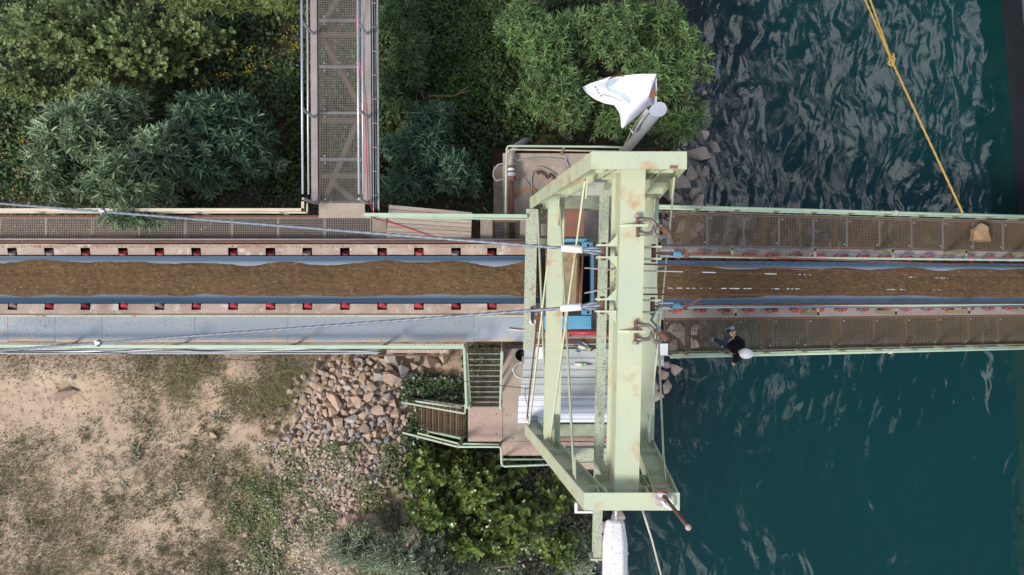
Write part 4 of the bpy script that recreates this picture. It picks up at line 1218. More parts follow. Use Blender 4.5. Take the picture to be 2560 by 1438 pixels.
# top crossbeam, a deep box
mb = MB(); mb.bar(T(1.925, NY-0.03, 6.62), T(1.925, SY+0.03, 6.62), 0.40, 0.66); tp("top_crossbeam", mb)
mb = MB(); mb.bar(T(1.925, NY-0.16, 6.26), T(1.925, SY+0.16, 6.26), 0.52, 0.03); tp("bottom_flange", mb)
# monorail beam under it, running out past the south frame
mb = MB(); mb.ibeam(T(1.69, 1.97, 4.9), T(1.69, -5.07, 4.9), 0.155, 0.26, 0.02, 0.015); tp("monorail_beam", mb, 'green_old')
mb = MB(); mb.plate([T(1.56,-5.085,5.06),T(1.82,-5.085,5.06),T(1.82,-5.085,4.7),T(1.56,-5.085,4.7)], 0.03); tp("end_stop", mb)
for yy in (NY-0.14, SY+0.14):
    mb = MB(); mb.bar(T(1.69,yy,5.03), T(1.69,yy,6.03), 0.12, 0.1, (1,0,0)); tp("hanger", mb, 'green_old')
# bracing: thin flats crossed between the frames, west and east
def brace(a, b_, w=0.095, off=0.0):
    mb = MB(); mb.bar(a, b_, w, 0.03, (1,0,0.3)); tp("diagonal_brace", mb)
g = 0.18
brace(T(0.56,NY-g,Z0+0.05), T(0.80,SY+g,Z1-0.05)); brace(T(0.47,SY+g,Z0+0.1), T(0.86,NY-g,Z1-0.1))
brace(T(1.20,NY-g,6.3), T(0.86,SY+g+0.1,Z1+0.2)); brace(T(0.95,NY-g-0.1,Z1+0.2), T(1.12,SY+g,6.25))
brace(T(2.72,NY-g,6.35), T(2.93,SY+g+0.1,Z1+0.15)); brace(T(2.93,NY-g-0.1,Z1+0.1), T(2.66,SY+g,6.3))
for (x, yy, z, d) in ((1.22,NY-0.15,6.2,-1),(1.13,SY+0.15,6.2,1),(2.70,NY-0.15,6.2,-1),(2.66,SY+0.15,6.2,1)):
    mb = MB(); mb.plate([T(x,yy,z+0.25),T(x,yy+0.34*d,z+0.05),T(x,yy+0.34*d,z-0.1),T(x,yy,z-0.15)], 0.025); tp("gusset_plate", mb)
# cable lugs on the west, rope sheaves on the east
def lug(y, z, side):
    x0 = 1.715 if side < 0 else 2.135
    for dy in (-0.10, 0.10):
        mb = MB(); e = x0 + side*0.34
        mb.plate([T(x0+0.0*side,y+dy,z+0.14),T(e,y+dy,z+0.09),T(e,y+dy,z-0.09),T(x0,y+dy,z-0.22)], 0.03); tp("cable_lug", mb)
    mb = MB(); mb.cyl(T(x0+side*0.22,y-0.15,z), T(x0+side*0.22,y+0.15,z), 0.04, 10); tp("lug_pin", mb, 'darkrust')
    if side < 0:
        for dy, s2 in ((-0.115,-1),(0.115,1)):
            mb = MB(); mb.plate([T(x0,y+dy,z+0.12),T(x0,y+dy+0.17*s2,z+0.12),T(x0-0.16,y+dy,z+0.12)], 0.02); tp("gusset_plate", mb)
CZ = 6.68
YCN, YCS = 0.60, -0.295
for y in (YCN, YCS):
    lug(y, CZ, -1); lug(y-0.02, CZ-0.12, 1)
for yy in (0.32, 0.22, 0.12, 0.02, -0.08, -0.14):
    mb = MB(); mb.bb(tx(1.66,yy),tx(1.712,yy),yy-0.015,yy+0.015,6.45,6.55); tp("bolt_stub", mb, 'green_old')
# wooden-brown tag plate on the cap, weld marks
mb = MB(); p = P(1684,418,ZT); mb.bb(p.x-0.06,p.x+0.06,p.y-0.025,p.y+0.025,ZT+0.001,ZT+0.012); tp("name_plate", mb, 'rustplate')
# shackle plates on the crossbeam
for y in ((719-565)*13.05/2000, (719-829)*13.05/2000):
    mb = MB(); mb.plate([T(1.72,y,6.956),T(2.17,y,6.956),T(2.17,y,7.04),T(1.9,y,7.04)], 0.04); tp("shackle_plate", mb)

def shackle(y, label, sw):
    t = thing("shackle", label, "shackle", T(2.08, y, 6.96))
    c = T(2.02, y, 7.0)
    mb = MB(); mb.tube([c+Vector((0,0.11,0)), c+Vector((0.10,0.12,0)), c+Vector((0.20,0.11,0)), c+Vector((0.27,0.05,0.0)), c+Vector((0.285,0,0)), c+Vector((0.27,-0.05,0)), c+Vector((0.20,-0.11,0)), c+Vector((0.10,-0.12,0)), c+Vector((0,-0.11,0))], 0.032, 8); part("bow", mb, surf("worn_shackle_steel", (0.26,0.22,0.19), 0.5, 0.5, col2=(0.18,0.14,0.12), var_scale=8), t, True)
    mb = MB(); mb.cyl(c+Vector((-0.01,0.19,0)), c+Vector((-0.01,-0.17,0)), 0.03, 8); part("pin", mb, M['darkrust'], t)
    mb = MB(); mb.cyl(c+Vector((-0.01,0.20*sw,0)), c+Vector((-0.01,0.15*sw,0)), 0.055, 6); part("nut", mb, M['galv_lite'], t)
    mb = MB(); e = c+Vector((0.34, -0.07, -0.02)); mb.ring(e, 0.10, 0.032, (0.3,0.3,1), 16, 8); part("second_bow", mb, MATS["worn_shackle_steel"], t, True)
    mb = MB(); mb.cyl(e+Vector((0.05,0.06,0)), e+Vector((0.16,-0.05,-0.03)), 0.055, 10); part("thimble", mb, M['rust'], t)
    return c
yn_, ys_ = (719-567)*13.05/2000, (719-830)*13.05/2000
cN = shackle(yn_, "rusty bow shackle bolted to the north end of the top crossbeam", 1)
cS = shackle(ys_, "rusty bow shackle bolted to the south end of the top crossbeam", -1)
mb = MB(); mb.tube([cN+Vector((0.48,-0.13,-0.03)), P(1650,600,6.6), P(1656,612,6.2), S(9.0,0.72,3.6), S(17.3,0.72,1.2)], 0.016, 6); single("stay_wire", mb, M['wire'], "thin wire running from the north shackle down the river span", "wire", smooth=True)
mb = MB(); mb.tube([cS+Vector((0.40,0.02,-0.03)), P(1628,800,6.8), P(1640,775,6.6), P(1650,764,6.5), S(9.0,-0.45,3.6), S(17.3,-0.45,1.2)], 0.02, 6); single("stay_wire", mb, M['wire'], "grey wire looping up from the south shackle to the blue turnbuckle", "wire", smooth=True)

# back stays to the west: wire rope with pressed sleeve
def stay(y, far_px, label, clamp_px, clabel):
    t = thing("back_stay", label, "cable", T(1.5, y, CZ))
    a = T(1.50, y, CZ); f = P(far_px[0], far_px[1], 2.0); d = f - a
    e = a + d*1.16
    n = 420
    mb = MB(); mb.tube([a.lerp(e, i/n) - Vector((0,0,0.5*math.sin(math.pi*i/n)*0)) for i in range(n+1)], 0.026, 9, lobes=3, twist=30.0, amp=0.22); part("wire_rope", mb, M['wire'], t, True)
    dn = d.normalized()
    mb = MB(); s0 = a + dn*0.36; mb.cyl(s0, s0+dn*0.36, 0.062, 14); part("sleeve", mb, M['white'], t, True)
    for k in (-1, 1):
        mb = MB(); mb.tube([T(1.50,y+0.05*k,CZ), a+dn*0.2+Vector((0,0.045*k,0)), s0+Vector((0,0.015*k,0))], 0.025, 8); part("eye_strand", mb, M['wire'], t, True)
    # wire rope clip
    k = (1280-clamp_px); best = min((i/n for i in range(n+1)), key=lambda q: abs((a.lerp(e,q).x)*2000/(CAM_Z-a.lerp(e,q).z) + k))
    p = a.lerp(e, best)
    mb = MB(); mb.box(p+Vector((0,0,0.05)), (0.10,0.13,0.06), 0.5); part("rope_clip", mb, M['galv'], t)
    for q in (-0.05, 0.05):
        mb = MB(); mb.cyl(p+Vector((0.02,q,0.0)), p+Vector((0.02,q,0.14)), 0.022, 6); part("clip_bolt", mb, M['galv_lite'], t)
stay(YCN, (0, 509), "thick grey wire back stay running west on the north side", 258, "")
stay(YCS, (0, 876), "thick grey wire back stay running west on the south side", 248, "")

# forward stays and their turnbuckles on the river side
def fstay(y0, px_end, py_end, zend, mat, r, label, name="forward_stay"):
    a = T(2.14, y0, 6.58)
    e = P(px_end, py_end, zend); e = a + (e-a)*1.22
    mb = MB(); mb.tube([a.lerp(e, i/20) for i in range(21)], r, 6)
    return single(name, mb, M[mat], label, "cable", smooth=True), a, e
fstay((719-660)*13.4/2000, 2560, 689, -1.6, 'rust', 0.015, "northernmost rusty stay rod above the river span belt")
fstay((719-736)*13.4/2000, 2560, 738, -1.6, 'rust', 0.015, "southernmost rusty stay rod above the river span belt")
for py0, pye, lab in ((677, 700, "north"), (720, 726, "south")):
    o, a, e = fstay((719-py0)*13.4/2000, 2560, pye, -1.7, 'darkrust', 0.008, "thin stay wire with white wrapping above the river belt, %s of two" % lab)
    segs = ((0.02,0.22),(0.245,0.27),(0.47,0.50),(0.55,0.585)) if lab == "north" else ((0.03,0.10),(0.11,0.165),(0.20,0.25),(0.43,0.475),(0.545,0.565))
    t = thing("white_wrapping", "flaking white wrapping on the %s thin stay wire" % lab, "wrapping", a.lerp(e, 0.2))
    for s0, s1 in segs:
        mb = MB(); k = 14; mb.tube([a.lerp(e, s0+(s1-s0)*i/k) for i in range(k+1)], [0.004+0.008*rng.random() for i in range(k+1)], 6); part("wrap_piece", mb, M['white'], t, True)
# a stub of each wire pokes out west of the crossbeam
for (pa, pb, lab) in (((1462,670),(1532,675),"north"),((1462,733),(1532,719),"south")):
    mb = MB(); mb.tube([P(*pa,6.3), P((pa[0]+pb[0])/2,(pa[1]+pb[1])/2,6.5), P(*pb,6.6)], 0.014, 6); single("wire_stub", mb, M['greycable'], "frayed wire end sticking west through the crossbeam, %s of two" % lab, "wire", smooth=True)
for y, pye, lab in ((YCN-0.02, 667, "north"), (YCS-0.02, 757, "south")):
    t = thing("turnbuckle", "blue turnbuckle on the %s forward stay beside the tower" % lab, "turnbuckle", T(2.4, y, 6.5))
    a = T(2.36, y, 6.56); e = P(2560, pye, -1.0); d = (e-a).normalized()
    mb = MB(); mb.bar(a, a+d*0.45, 0.035, 0.05); part("link_bar", mb, M['darkrust'], t)
    for s in (-1, 1):
        mb = MB(); mb.bar(a+d*0.10+Vector((0,0.05*s,0)), a+d*0.45+Vector((0,0.05*s,0)), 0.022, 0.05); part("side_bar", mb, M['galv'], t)
    mb = MB(); mb.cyl(a+d*0.44, a+d*0.60, 0.05, 10); part("socket", mb, M['blue'], t)
    mb = MB(); mb.cyl(a+d*0.62, a+(e-a)*1.2, 0.02, 6); part("stay_rod", mb, M['darkrust'], t, True)
    mb = MB(); q = a+d*0.72; mb.bar(q+Vector((0,-0.05,0)), q+Vector((0.3,0.06 if lab == "north" else 0.14,0.03)), 0.035, 0.03); mb.bar(q+Vector((0.05,-0.07,0)), q+Vector((0.02,0.07,0)), 0.05, 0.06); part("clamp", mb, M['darkrust'], t)

# ------------------------------------------------------------------ flag and pole north of the tower
fp = thing("flagpole", "grey flagpole leaning into view with a round cap, north of the tower", "flagpole", P(1560,380,-1.0))
pb_, pt_ = P(1540,405,-1.0), None
X0, Y0 = pb_.x, pb_.y
ztop = CAM_Z - X0*2000/(1648-1280)
mb = MB(); mb.tube([(X0,Y0,-1.0),(X0,Y0,ztop*0.5),(X0,Y0,ztop)], [0.115,0.105,0.095], 16); part("pole", mb, M['pole_grey'], fp, True)
mb = MB(); c_ = Vector((X0,Y0,ztop)); pts = []
for i in range(22):
    a = 2*math.pi*i/22; r = 0.135*(1 + 0.45*max(0, math.cos(a-R(200)))**3); pts.append((c_.x+r*math.cos(a), c_.y+r*math.sin(a)))
mb.prism(pts, ztop, ztop+0.06); part("cap", mb, M['cap_grey'], fp)
mb = MB(); d_ = c_ + Vector((0,0,0.06)); mb.cyl(d_, d_+Vector((0,0,0.006)), 0.012, 8); part("cap_screw", mb, M['pole_grey'], fp)
FZ = ztop - 0.5
mb = MB(); mb.tube([P(1617,272,ztop-0.05), P(1600,295,ztop-0.8), P(1585,315,ztop-2.0), P(1570,345,ztop-3.6), P(1550,385,1.0)], 0.009, 5)
part("halyard", mb, M['rope_w'], fp, True)
# cloth: outline measured at pole-top height, rippled
def flag_cloth():
    out = [(1617,271),(1610,235),(1600,205),(1625,186),(1640,188),(1642,210),(1642,256)]
    # two sheets: main wing (left) and the fold hanging by the pole
    rows = 26; cols = 30
    top = [(1457,218),(1475,208),(1500,201),(1525,192),(1550,190),(1580,187),(1605,185),(1630,185),(1641,186)]
    bot = [(1457,218),(1466,232),(1486,248),(1512,259),(1536,263),(1550,285),(1554,325),(1585,298),(1617,270)]
    def at_(pl_, f):
        k = f*(len(pl_)-1); i = min(int(k), len(pl_)-2); t = k-i
        return (pl_[i][0]*(1-t)+pl_[i+1][0]*t, pl_[i][1]*(1-t)+pl_[i+1][1]*t)
    mb = MB(); vs = []
    for i in range(cols+1):
        f = i/cols
        ta, ba = at_(top, f), at_(bot, f)
        for j in range(rows+1):
            g_ = j/rows
            px = ta[0]*(1-g_)+ba[0]*g_; py = ta[1]*(1-g_)+ba[1]*g_
            z = FZ - 0.55*g_*f + 0.07*math.sin(f*8+g_*2) + 0.05*math.sin(g_*7+f*3) - 0.2*(1-f)
            vs.append(P(px, py, z))
    fs = []
    for i in range(cols):
        for j in range(rows):
            a = i*(rows+1)+j; fs.append((a, a+1, a+rows+2, a+rows+1))
    mb.add(vs, fs)
    return mb
fl = thing("flag", "white flag with pale blue emblem blowing from the flagpole", "flag", P(1600,260,FZ))
M['cloth'] = surf("white_flag_cloth", (0.83,0.83,0.90), 0.8, col2=(0.78,0.78,0.86), var_scale=2)
cl = part("cloth", flag_cloth(), M['cloth'], fl, True); s_ = cl.modifiers.new("thick",'SOLIDIFY'); s_.thickness = 0.004
# inner fold of the cloth by the pole
mb = MB(); vs = []
ta = [(1641,187),(1642,210),(1642,256)]; ba = [(1633,190),(1626,225),(1617,268)]
for i in range(9):
    f = i/8
    def lerp2(pl_, f):
        k = f*2; q = min(int(k),1); t = k-q; return (pl_[q][0]*(1-t)+pl_[q+1][0]*t, pl_[q][1]*(1-t)+pl_[q+1][1]*t)
    a, b_ = lerp2(ta, f), lerp2(ba, f)
    for j in range(7):
        g_ = j/6; vs.append(P(a[0]*(1-g_)+b_[0]*g_, a[1]*(1-g_)+b_[1]*g_, FZ-0.03-0.35*math.sin(math.pi*g_)*(0.4+f)))
mb.add(vs, [(i*7+j,i*7+j+1,(i+1)*7+j+1,(i+1)*7+j) for i in range(8) for j in range(6)])
part("inner_fold", mb, M['cloth'], fl, True)
mb = MB(); mb.add([P(1583,330,FZ-0.9),P(1617,272,FZ-0.25),P(1625,278,FZ-0.4),P(1582,336,FZ-1.5),P(1572,318,FZ-1.2)], [(0,1,2,3),(0,3,4)]); part("lower_fold", mb, M['cloth'], fl)
# printed marks on the cloth: pale blue letter shapes, a line of small lettering, a brown mark
def on_cloth(px, py, dz=0.03):
    return P(px, py, FZ - 0.15 + dz)
import mathutils.bvhtree as _bvh
cl_tree = None
def drape(name, polys, mat, seg=6):
    """lay flat print on the cloth: each outline point dropped on the cloth surface"""
    global cl_tree
    if cl_tree is None:
        bm = bmesh.new(); bm.from_mesh(cl.data); cl_tree = _bvh.BVHTree.FromBMesh(bm); bm.free()
    off = wloc(cl); mb = MB()
    for quad in polys:
        vs = []
        n = seg
        for i in range(n+1):
            for j in range(3):
                a = Vector(quad[0]).lerp(Vector(quad[1]), i/n); b2 = Vector(quad[3]).lerp(Vector(quad[2]), i/n)
                q = a.lerp(b2, j/2)
                tgt = P(q.x, q.y, FZ) ; o0 = Vector((0,0,CAM_Z)); dr = (tgt-o0).normalized()
                hit = cl_tree.ray_cast(o0-off, dr)
                hp = (hit[0] + off - dr*0.012) if hit[0] is not None else tgt
                vs.append(hp)
        mb.add(vs, [(i*3+j,i*3+j+1,(i+1)*3+j+1,(i+1)*3+j) for i in range(n) for j in range(2)])
    return part(name, mb, mat, fl, True)
lb = surf("pale_blue_print", (0.50,0.64,0.76), 0.8); dk = surf("dark_print", (0.05,0.05,0.07), 0.8); br_ = surf("brown_print", (0.24,0.09,0.04), 0.8)
def arc(cx, cy, rx, ry, a0, a1, w, n=7):
    r_ = []
    for i in range(n):
        u, v = R(a0+(a1-a0)*i/n), R(a0+(a1-a0)*(i+1)/n)
        r_.append(((cx+rx*math.cos(u),cy+ry*math.sin(u)),(cx+rx*math.cos(v),cy+ry*math.sin(v)),(cx+(rx-w)*math.cos(v),cy+(ry-w)*math.sin(v)),(cx+(rx-w)*math.cos(u),cy+(ry-w)*math.sin(u))))
    return r_
drape("printed_letter", arc(1534,214,21,17,110,285,6)+[((1519,212),(1545,195),(1551,196),(1526,218))], lb, 2)
drape("printed_letter", [((1531,224),(1556,232),(1572,244),(1529,232)),((1540,232),(1562,243),(1574,258),(1571,259)),((1562,236),(1577,250),(1573,260),(1560,246))], lb, 4)
drape("small_lettering", [((1488+4*i+ (0 if i<3 else 2),216+ (7*i if i<4 else 19+3.0*(i-4))),(1490+4*i+(0 if i<3 else 2),217+(7*i if i<4 else 19+3.0*(i-4))),(1489+4*i+(0 if i<3 else 2),221+(7*i if i<4 else 19+3.0*(i-4))),(1487+4*i+(0 if i<3 else 2),220+(7*i if i<4 else 19+3.0*(i-4)))) for i in range(4)]
      + [((1506+4.6*i,235+1.0*i+0.06*i*i),(1508+4.6*i,235+1.0*i+0.06*i*i),(1508.6+4.6*i,237.6+1.0*i+0.06*i*i),(1506.6+4.6*i,237.6+1.0*i+0.06*i*i)) for i in range(11)], dk, 1)
drape("brown_mark", [((1519,199),(1530,191),(1548,190),(1522,199)),((1540,190),(1562,190),(1560,192),(1541,192))], br_, 2)
mb = MB(); mb.add([P(1627,222,FZ-0.02),P(1641,232,FZ-0.02),P(1642,240,FZ-0.02),P(1621,246,FZ-0.02)], [(0,1,2,3)]); part("brown_mark", mb, br_, fl)
# ================================================================== north concrete platform with the pump pipe
ZP = -1.6
def PP(px, py, z=ZP): return P(px, py, z)
cp = thing("concrete_platform", "pinkish concrete platform block beside the north foot of the tower", "platform", PP(1370,470,-5))
mb = MB(); a, b_ = PP(1257,383), PP(1640,620); mb.prism([(a.x,a.y),(b_.x,a.y-0.02),(b_.x,b_.y),(a.x,b_.y)], -5.4, ZP); part("slab", mb, M['concrete'], cp)
mb = MB(); a, b_ = P(1234,415,-2.6), P(1262,640,-2.6); mb.bb(a.x,b_.x,b_.y,a.y,-5.4,-2.6); part("footing", mb, M['sleeper'], cp)
mb = MB(); a, b_ = PP(1412,388), PP(1419,432); mb.bb(a.x,b_.x,b_.y,a.y,ZP+0.004,ZP+0.02); part("floor_strap", mb, M['dusty'], cp)
mb = MB(); c_ = PP(1414,399); mb.lathe([(0.05,0),(0.05,0.03),(0.03,0.045)], c_, 14); part("floor_stud", mb, M['pole_grey'], cp)
mb = MB(); mb.bb(0.0,4.0,-1.7,1.4,-4.8,-2.0); 
part("pier", mb, M['concrete'], cp)
hr = thing("handrail", "thin pale green guard rail round the concrete platform's north side", "handrail", PP(1400,372,ZP))
zr = -0.5
mb = MB(); mb.tube([P(1263,600,zr),P(1266,400,zr),P(1267,372,zr),P(1270,366,zr),P(1277,365,zr),P(1500,367,zr),P(1560,369,zr)], 0.028, 8); part("top_rail", mb, M['rail'], hr, True)
mb = MB(); mb.tube([P(1268,390,zr-0.5),P(1272,375,zr-0.5),P(1280,374,zr-0.5),P(1400,376,zr-0.5),P(1560,379,zr-0.5)], 0.02, 8); part("mid_rail", mb, M['rail_pale'], hr, True)
for px in (1410, 1556):
    q = P(px,368,zr); mb = MB(); mb.bar((q.x,q.y,ZP-0.2),(q.x,q.y,zr-0.02),0.05,0.05,(1,0,0)); part("post", mb, M['olive'], hr)
pp = thing("water_pipe", "rusty flanged pipe with a butterfly valve lying along the concrete platform", "pipe", PP(1278,500,-1.5))
zc = -1.35
mb = MB(); mb.tube([P(1285,610,zc-0.3),P(1281,590,zc-0.05),P(1278,540,zc),P(1278,448,zc)], 0.083, 16); part("rusty_pipe", mb, M['rust'], pp, True)
mb = MB(); mb.tube([P(1276,418,zc),P(1277,400,zc-0.02),P(1280,380,zc-0.08),P(1290,365,zc-0.35),P(1310,352,zc-0.9),P(1325,348,zc-1.5)], 0.075, 14); part("rubber_hose", mb, M['greycable'], pp, True)
def disc(px, py0, py1, r, mat, name):
    a, b_ = P(px,py0,zc), P(px,py1,zc); mb = MB(); mb.cyl((a.x,a.y,zc),(b_.x,b_.y,zc),r,20); return part(name, mb, mat, pp)
disc(1278,416,421,0.118,M['rust'],"flange"); disc(1278,421,428,0.09,M['white'],"coupling"); disc(1278,428,432,0.118,M['rust'],"flange")
disc(1278,432,441,0.125,M['galv'],"valve_body"); disc(1278,441,447,0.122,M['rust'],"flange"); disc(1278,447,453,0.13,M['rust'],"flange")
for k in range(10):
    a = 2*math.pi*k/10; q = P(1278,450,zc); mb = MB(); mb.cyl((q.x+0.105*math.cos(a), q.y-0.05, zc+0.105*math.sin(a)), (q.x+0.105*math.cos(a), q.y+0.12, zc+0.105*math.sin(a)), 0.013, 6); part("flange_bolt", mb, M['galv_lite'], pp)
mb = MB(); mb.tube([P(1290,440,zc),P(1297,447,zc+0.05)],0.03,8); mb.tube([P(1291,439,zc+0.06),P(1296,434,zc+0.1),P(1304,433,zc+0.1)],0.012,6); part("valve_lever", mb, M['rust'], pp)
mb = MB(); q = P(1283,601,zc); mb.lathe([(0.05,-0.3),(0.065,-0.05),(0.14,-0.04),(0.14,0.0),(0.06,0.004),(0.055,0.05)], (q.x,q.y,zc-0.1), 18); part("end_flange", mb, M['dusty'], pp)
hz_ = ZP+0.03
mb = MB(); mb.tube([P(1424,420,hz_),P(1416,402,hz_),P(1400,398,hz_),P(1360,396,hz_),P(1310,398,hz_),P(1280,404,hz_+0.1),P(1245,412,hz_),P(1235,425,hz_-0.1),P(1233,440,hz_-0.1),P(1240,452,hz_),P(1262,447,hz_),P(1296,441,hz_),P(1312,448,hz_),P(1322,462,hz_),P(1325,480,hz_),P(1326,500,hz_)], 0.024, 6); single("hose", mb, M['greycable'], "grey hose looping off the west edge of the concrete platform", "hose", smooth=True)
mb = MB(); mb.tube([P(1392,438,hz_),P(1375,427,hz_),P(1358,419,hz_),P(1345,418,hz_),P(1333,428,hz_),P(1328,445,hz_),P(1329,475,hz_),P(1330,505,hz_)], 0.026, 6); single("hose", mb, M['greycable'], "grey hose curving round the chain on the concrete platform", "hose", smooth=True)
mb = MB(); mb.tube([P(1286,491,hz_),P(1300,479,hz_),P(1315,471,hz_),P(1325,470,hz_),P(1335,474,hz_),P(1345,482,hz_)], 0.024, 6); single("orange_hose", mb, M['orangecable'], "short orange hose beside the rusty pipe on the concrete", "hose", smooth=True)
ch = thing("chain", "rusty heavy chain lying on the concrete platform", "chain", PP(1365,435))
cpts = [(1344,432),(1350,430),(1356,431),(1361,434),(1365,439),(1369,443),(1374,439),(1379,436),(1383,441),(1386,446)]
for i, (px, py) in enumerate(cpts):
    q = PP(px,py,ZP+0.03); mb = MB(); mb.ring(q, 0.042, 0.014, (0.3,0.2,1) if i%2 else (0.8,0.3,0.5), 10, 6); part("link", mb, M['rust'], ch, True)
bt_ = thing("bottle", "white plastic bottle lying on the soil by the plank platform", "bottle", P(1214,521,-4.2))
q0, q1 = P(1210,514,-4.1), P(1218,527,-4.1)
mb = MB(); mb.tube([q0, q0.lerp(q1,.1), q0.lerp(q1,.75), q0.lerp(q1,.9), q1], [0.02,0.05,0.05,0.025,0.02], 10); part("body", mb, M['white'], bt_, True)
mb = MB(); mb.cyl(q1, q1+(q1-q0).normalized()*0.03, 0.022, 8); part("cap", mb, M['white'], bt_)

# ================================================================== blue scraper / metal detector housing over the belt
bmh = thing("blue_machine", "blue steel housing with rusty cover plates straddling the belt under the tower", "machine", P(1425,700,0.4))
ZB = 1.15
mb = MB(); a, b_ = P(1366,612,ZB), P(1450,778,ZB); mb.bb(a.x,b_.x,b_.y,a.y,0.62,ZB); part("cover_box", mb, surf("yellowed_rusty_cover", (0.36,0.31,0.17), 0.7, col2=(0.28,0.20,0.11), var_scale=4, stain=(0.19,0.085,0.045), stain_lo=0.5, stain_hi=0.62, stain_scale=3.5, fleck=(0.06,0.04,0.03), fleck_scale=18, fleck_lo=0.72), bmh)
for px in (1441, 1451):
    mb = MB(); q0, q1 = P(px+6,632,ZB), P(px,772,ZB); mb.cyl((q0.x,q0.y,ZB+0.02),(q1.x,q1.y,ZB+0.02),0.028,8); part("rusty_pipe", mb, M['rust'], bmh, True)
mb = MB(); a, b_ = P(1459,632,ZB-0.02), P(1480,775,ZB-0.02); mb.bb(b_.x-0.02,b_.x+0.04,b_.y,a.y,0.55,ZB); part("blue_side", mb, M['blue'], bmh)
mb = MB(); a, b_ = P(1482,605,ZB), P(1489,790,ZB); mb.bb(a.x+0.01,b_.x,b_.y,a.y,0.55,ZB-0.03); part("rust_edge", mb, M['rust'], bmh)
mb = MB(); a, b_ = P(1450,640,0.7), P(1480,775,0.7); mb.bb(a.x,b_.x,b_.y,a.y,0.5,0.62); part("dark_chute", mb, M['black'], bmh)
mb = MB(); a, b_ = P(1455,606,ZB), P(1482,634,ZB); mb.bb(a.x,b_.x,b_.y,a.y,0.9,ZB+0.01); part("corner_block", mb, M['blue'], bmh)
mb = MB(); a, b_ = P(1455,776,ZB), P(1480,787,ZB); mb.bb(a.x,b_.x,b_.y,a.y,0.9,ZB+0.01); part("corner_block", mb, M['blue'], bmh)
for py in (614, 781):
    q = P(1470,py,ZB+0.01); mb = MB(); mb.cyl((q.x,q.y,ZB+0.011),(q.x,q.y,ZB+0.018),0.03,12); part("bolt_hole", mb, M['black'], bmh)
mb = MB(); a, b_ = P(1402,597,1.0), P(1468,606,1.0); mb.bb(a.x,b_.x,b_.y,a.y,0.8,1.0); part("top_rim", mb, M['blue'], bmh)
for px in (1408,1432,1462):
    q = P(px,599,1.0); mb = MB(); mb.cyl((q.x,q.y,1.0),(q.x,q.y,1.05),0.02,8); part("rim_bolt", mb, M['blue'], bmh)
mb = MB(); a, b_ = P(1358,790,0.75), P(1478,823,0.75); mb.bb(a.x,b_.x,b_.y,a.y,0.25,0.75); part("motor_box", mb, M['blue'], bmh)
mb = MB(); a, b_ = P(1405,503,0.9), P(1460,594,0.9); mb.bb(a.x,b_.x,b_.y,a.y,0.86,0.90)
single("rusty_plate", mb, M['rustplate'], "plain red brown steel plate resting north of the blue machine", "plate")
# floor plates and clutter under the tower
fl_ = thing("deck_floor", "dusty steel floor plates under the tower on both sides of the belt", "floor", P(1430,830,0))
for (x0,x1,ya,yb,m_,z) in ((1317,1530,823,870,'dusty',0.0),(1312,1345,782,823,'primer',0.012),(1345,1660,776,800,'dusty',-0.02),(1318,1345,545,612,'dusty',-0.015),(1352,1405,560,590,'galv_grat',0.0),(1460,1540,527,550,'galv_grat',-0.03),(1345,1640,596,615,'green_moss',-0.03)):
    mb = MB(); a, b_ = P(x0,ya,z), P(x1,yb,z); mb.bb(a.x,b_.x,b_.y+0.003,a.y,z-0.03,z); part("floor_plate", mb, M[m_], fl_)
gmx = grating_mesh("grating_bars", 2.6, 0.42, 0.045, 0.045, mat=M['galv_grat']); q = P(1400,596,-0.04)
fmx = rim_mesh("grating_panel", 2.6, 0.42, mat=M['galv_grat']); o = child_mesh("grating_panel", fmx, fl_, Vector((1.1,1.23,-0.05))-wloc(fl_)); child_mesh("grating_bars", gmx, o, (0,0,0), kind="stuff")
for py in (851, 853.5, 861):
    mb = MB(); mb.bar(P(1318,py,0.03),P(1528,py+1,0.03),0.035,0.03); part("floor_angle", mb, M['rust'], fl_)
mb = MB(); a, b_ = P(1318,862,0.05), P(1530,860,0.05); mb.bar(a,b_,0.03,0.03); part("floor_angle", mb, M['galv'], fl_)
mb = MB(); a, b_ = P(1315,790,0.03), P(1350,820,0.03); mb.bb(a.x,b_.x,b_.y,a.y,0.013,0.03); single("rusty_pad", mb, M['rustplate'], "small rusty base plate west of the blue motor box", "plate")
t = thing("spare_roller", "bright red spare roller lying on the deck south of the blue machine", "roller", P(1475,832,0.05))
q0, q1 = P(1424,831,0.08), P(1528,833,0.08); mb = MB(); mb.cyl(q0,q1,0.07,18); part("shell", mb, M['pinkroll'], t, True)
mb = MB(); mb.cyl(q0+Vector((-0.05,0,0)), q1+Vector((0.05,0,0)), 0.02, 8); part("axle", mb, M['galv'], t)
mb = MB(); mb.box(P(1410,838,0.06),(0.25,0.14,0.1),0.1); single("pink_cloth", mb, surf("faded_pink_pad", (0.48,0.20,0.19),0.9), "faded pink foam pad at the end of the red roller", "pad")
mb = MB(); mb.tube([P(1270,823,0.06),P(1330,829,0.06),P(1365,833,0.06)],0.022,6); single("wooden_pole", mb, M['rope_w'], "pale wooden stick lying across the end of the plate walkway", "stick", smooth=True)
sp = thing("hand_lamp", "slim black inspection lamp with coiled white cord beside the blue box", "lamp", P(1331,790,0.9))
mb = MB(); mb.bar(P(1330,767,1.0),P(1331,803,1.0),0.07,0.05); part("body", mb, M['blackplastic'], sp)
mb = MB(); mb.ring(P(1332,804,0.98),0.07,0.012,(0,0,1)); mb.ring(P(1333,805,1.0),0.06,0.012,(0.2,0,1)); part("cord", mb, M['white'], sp, True)
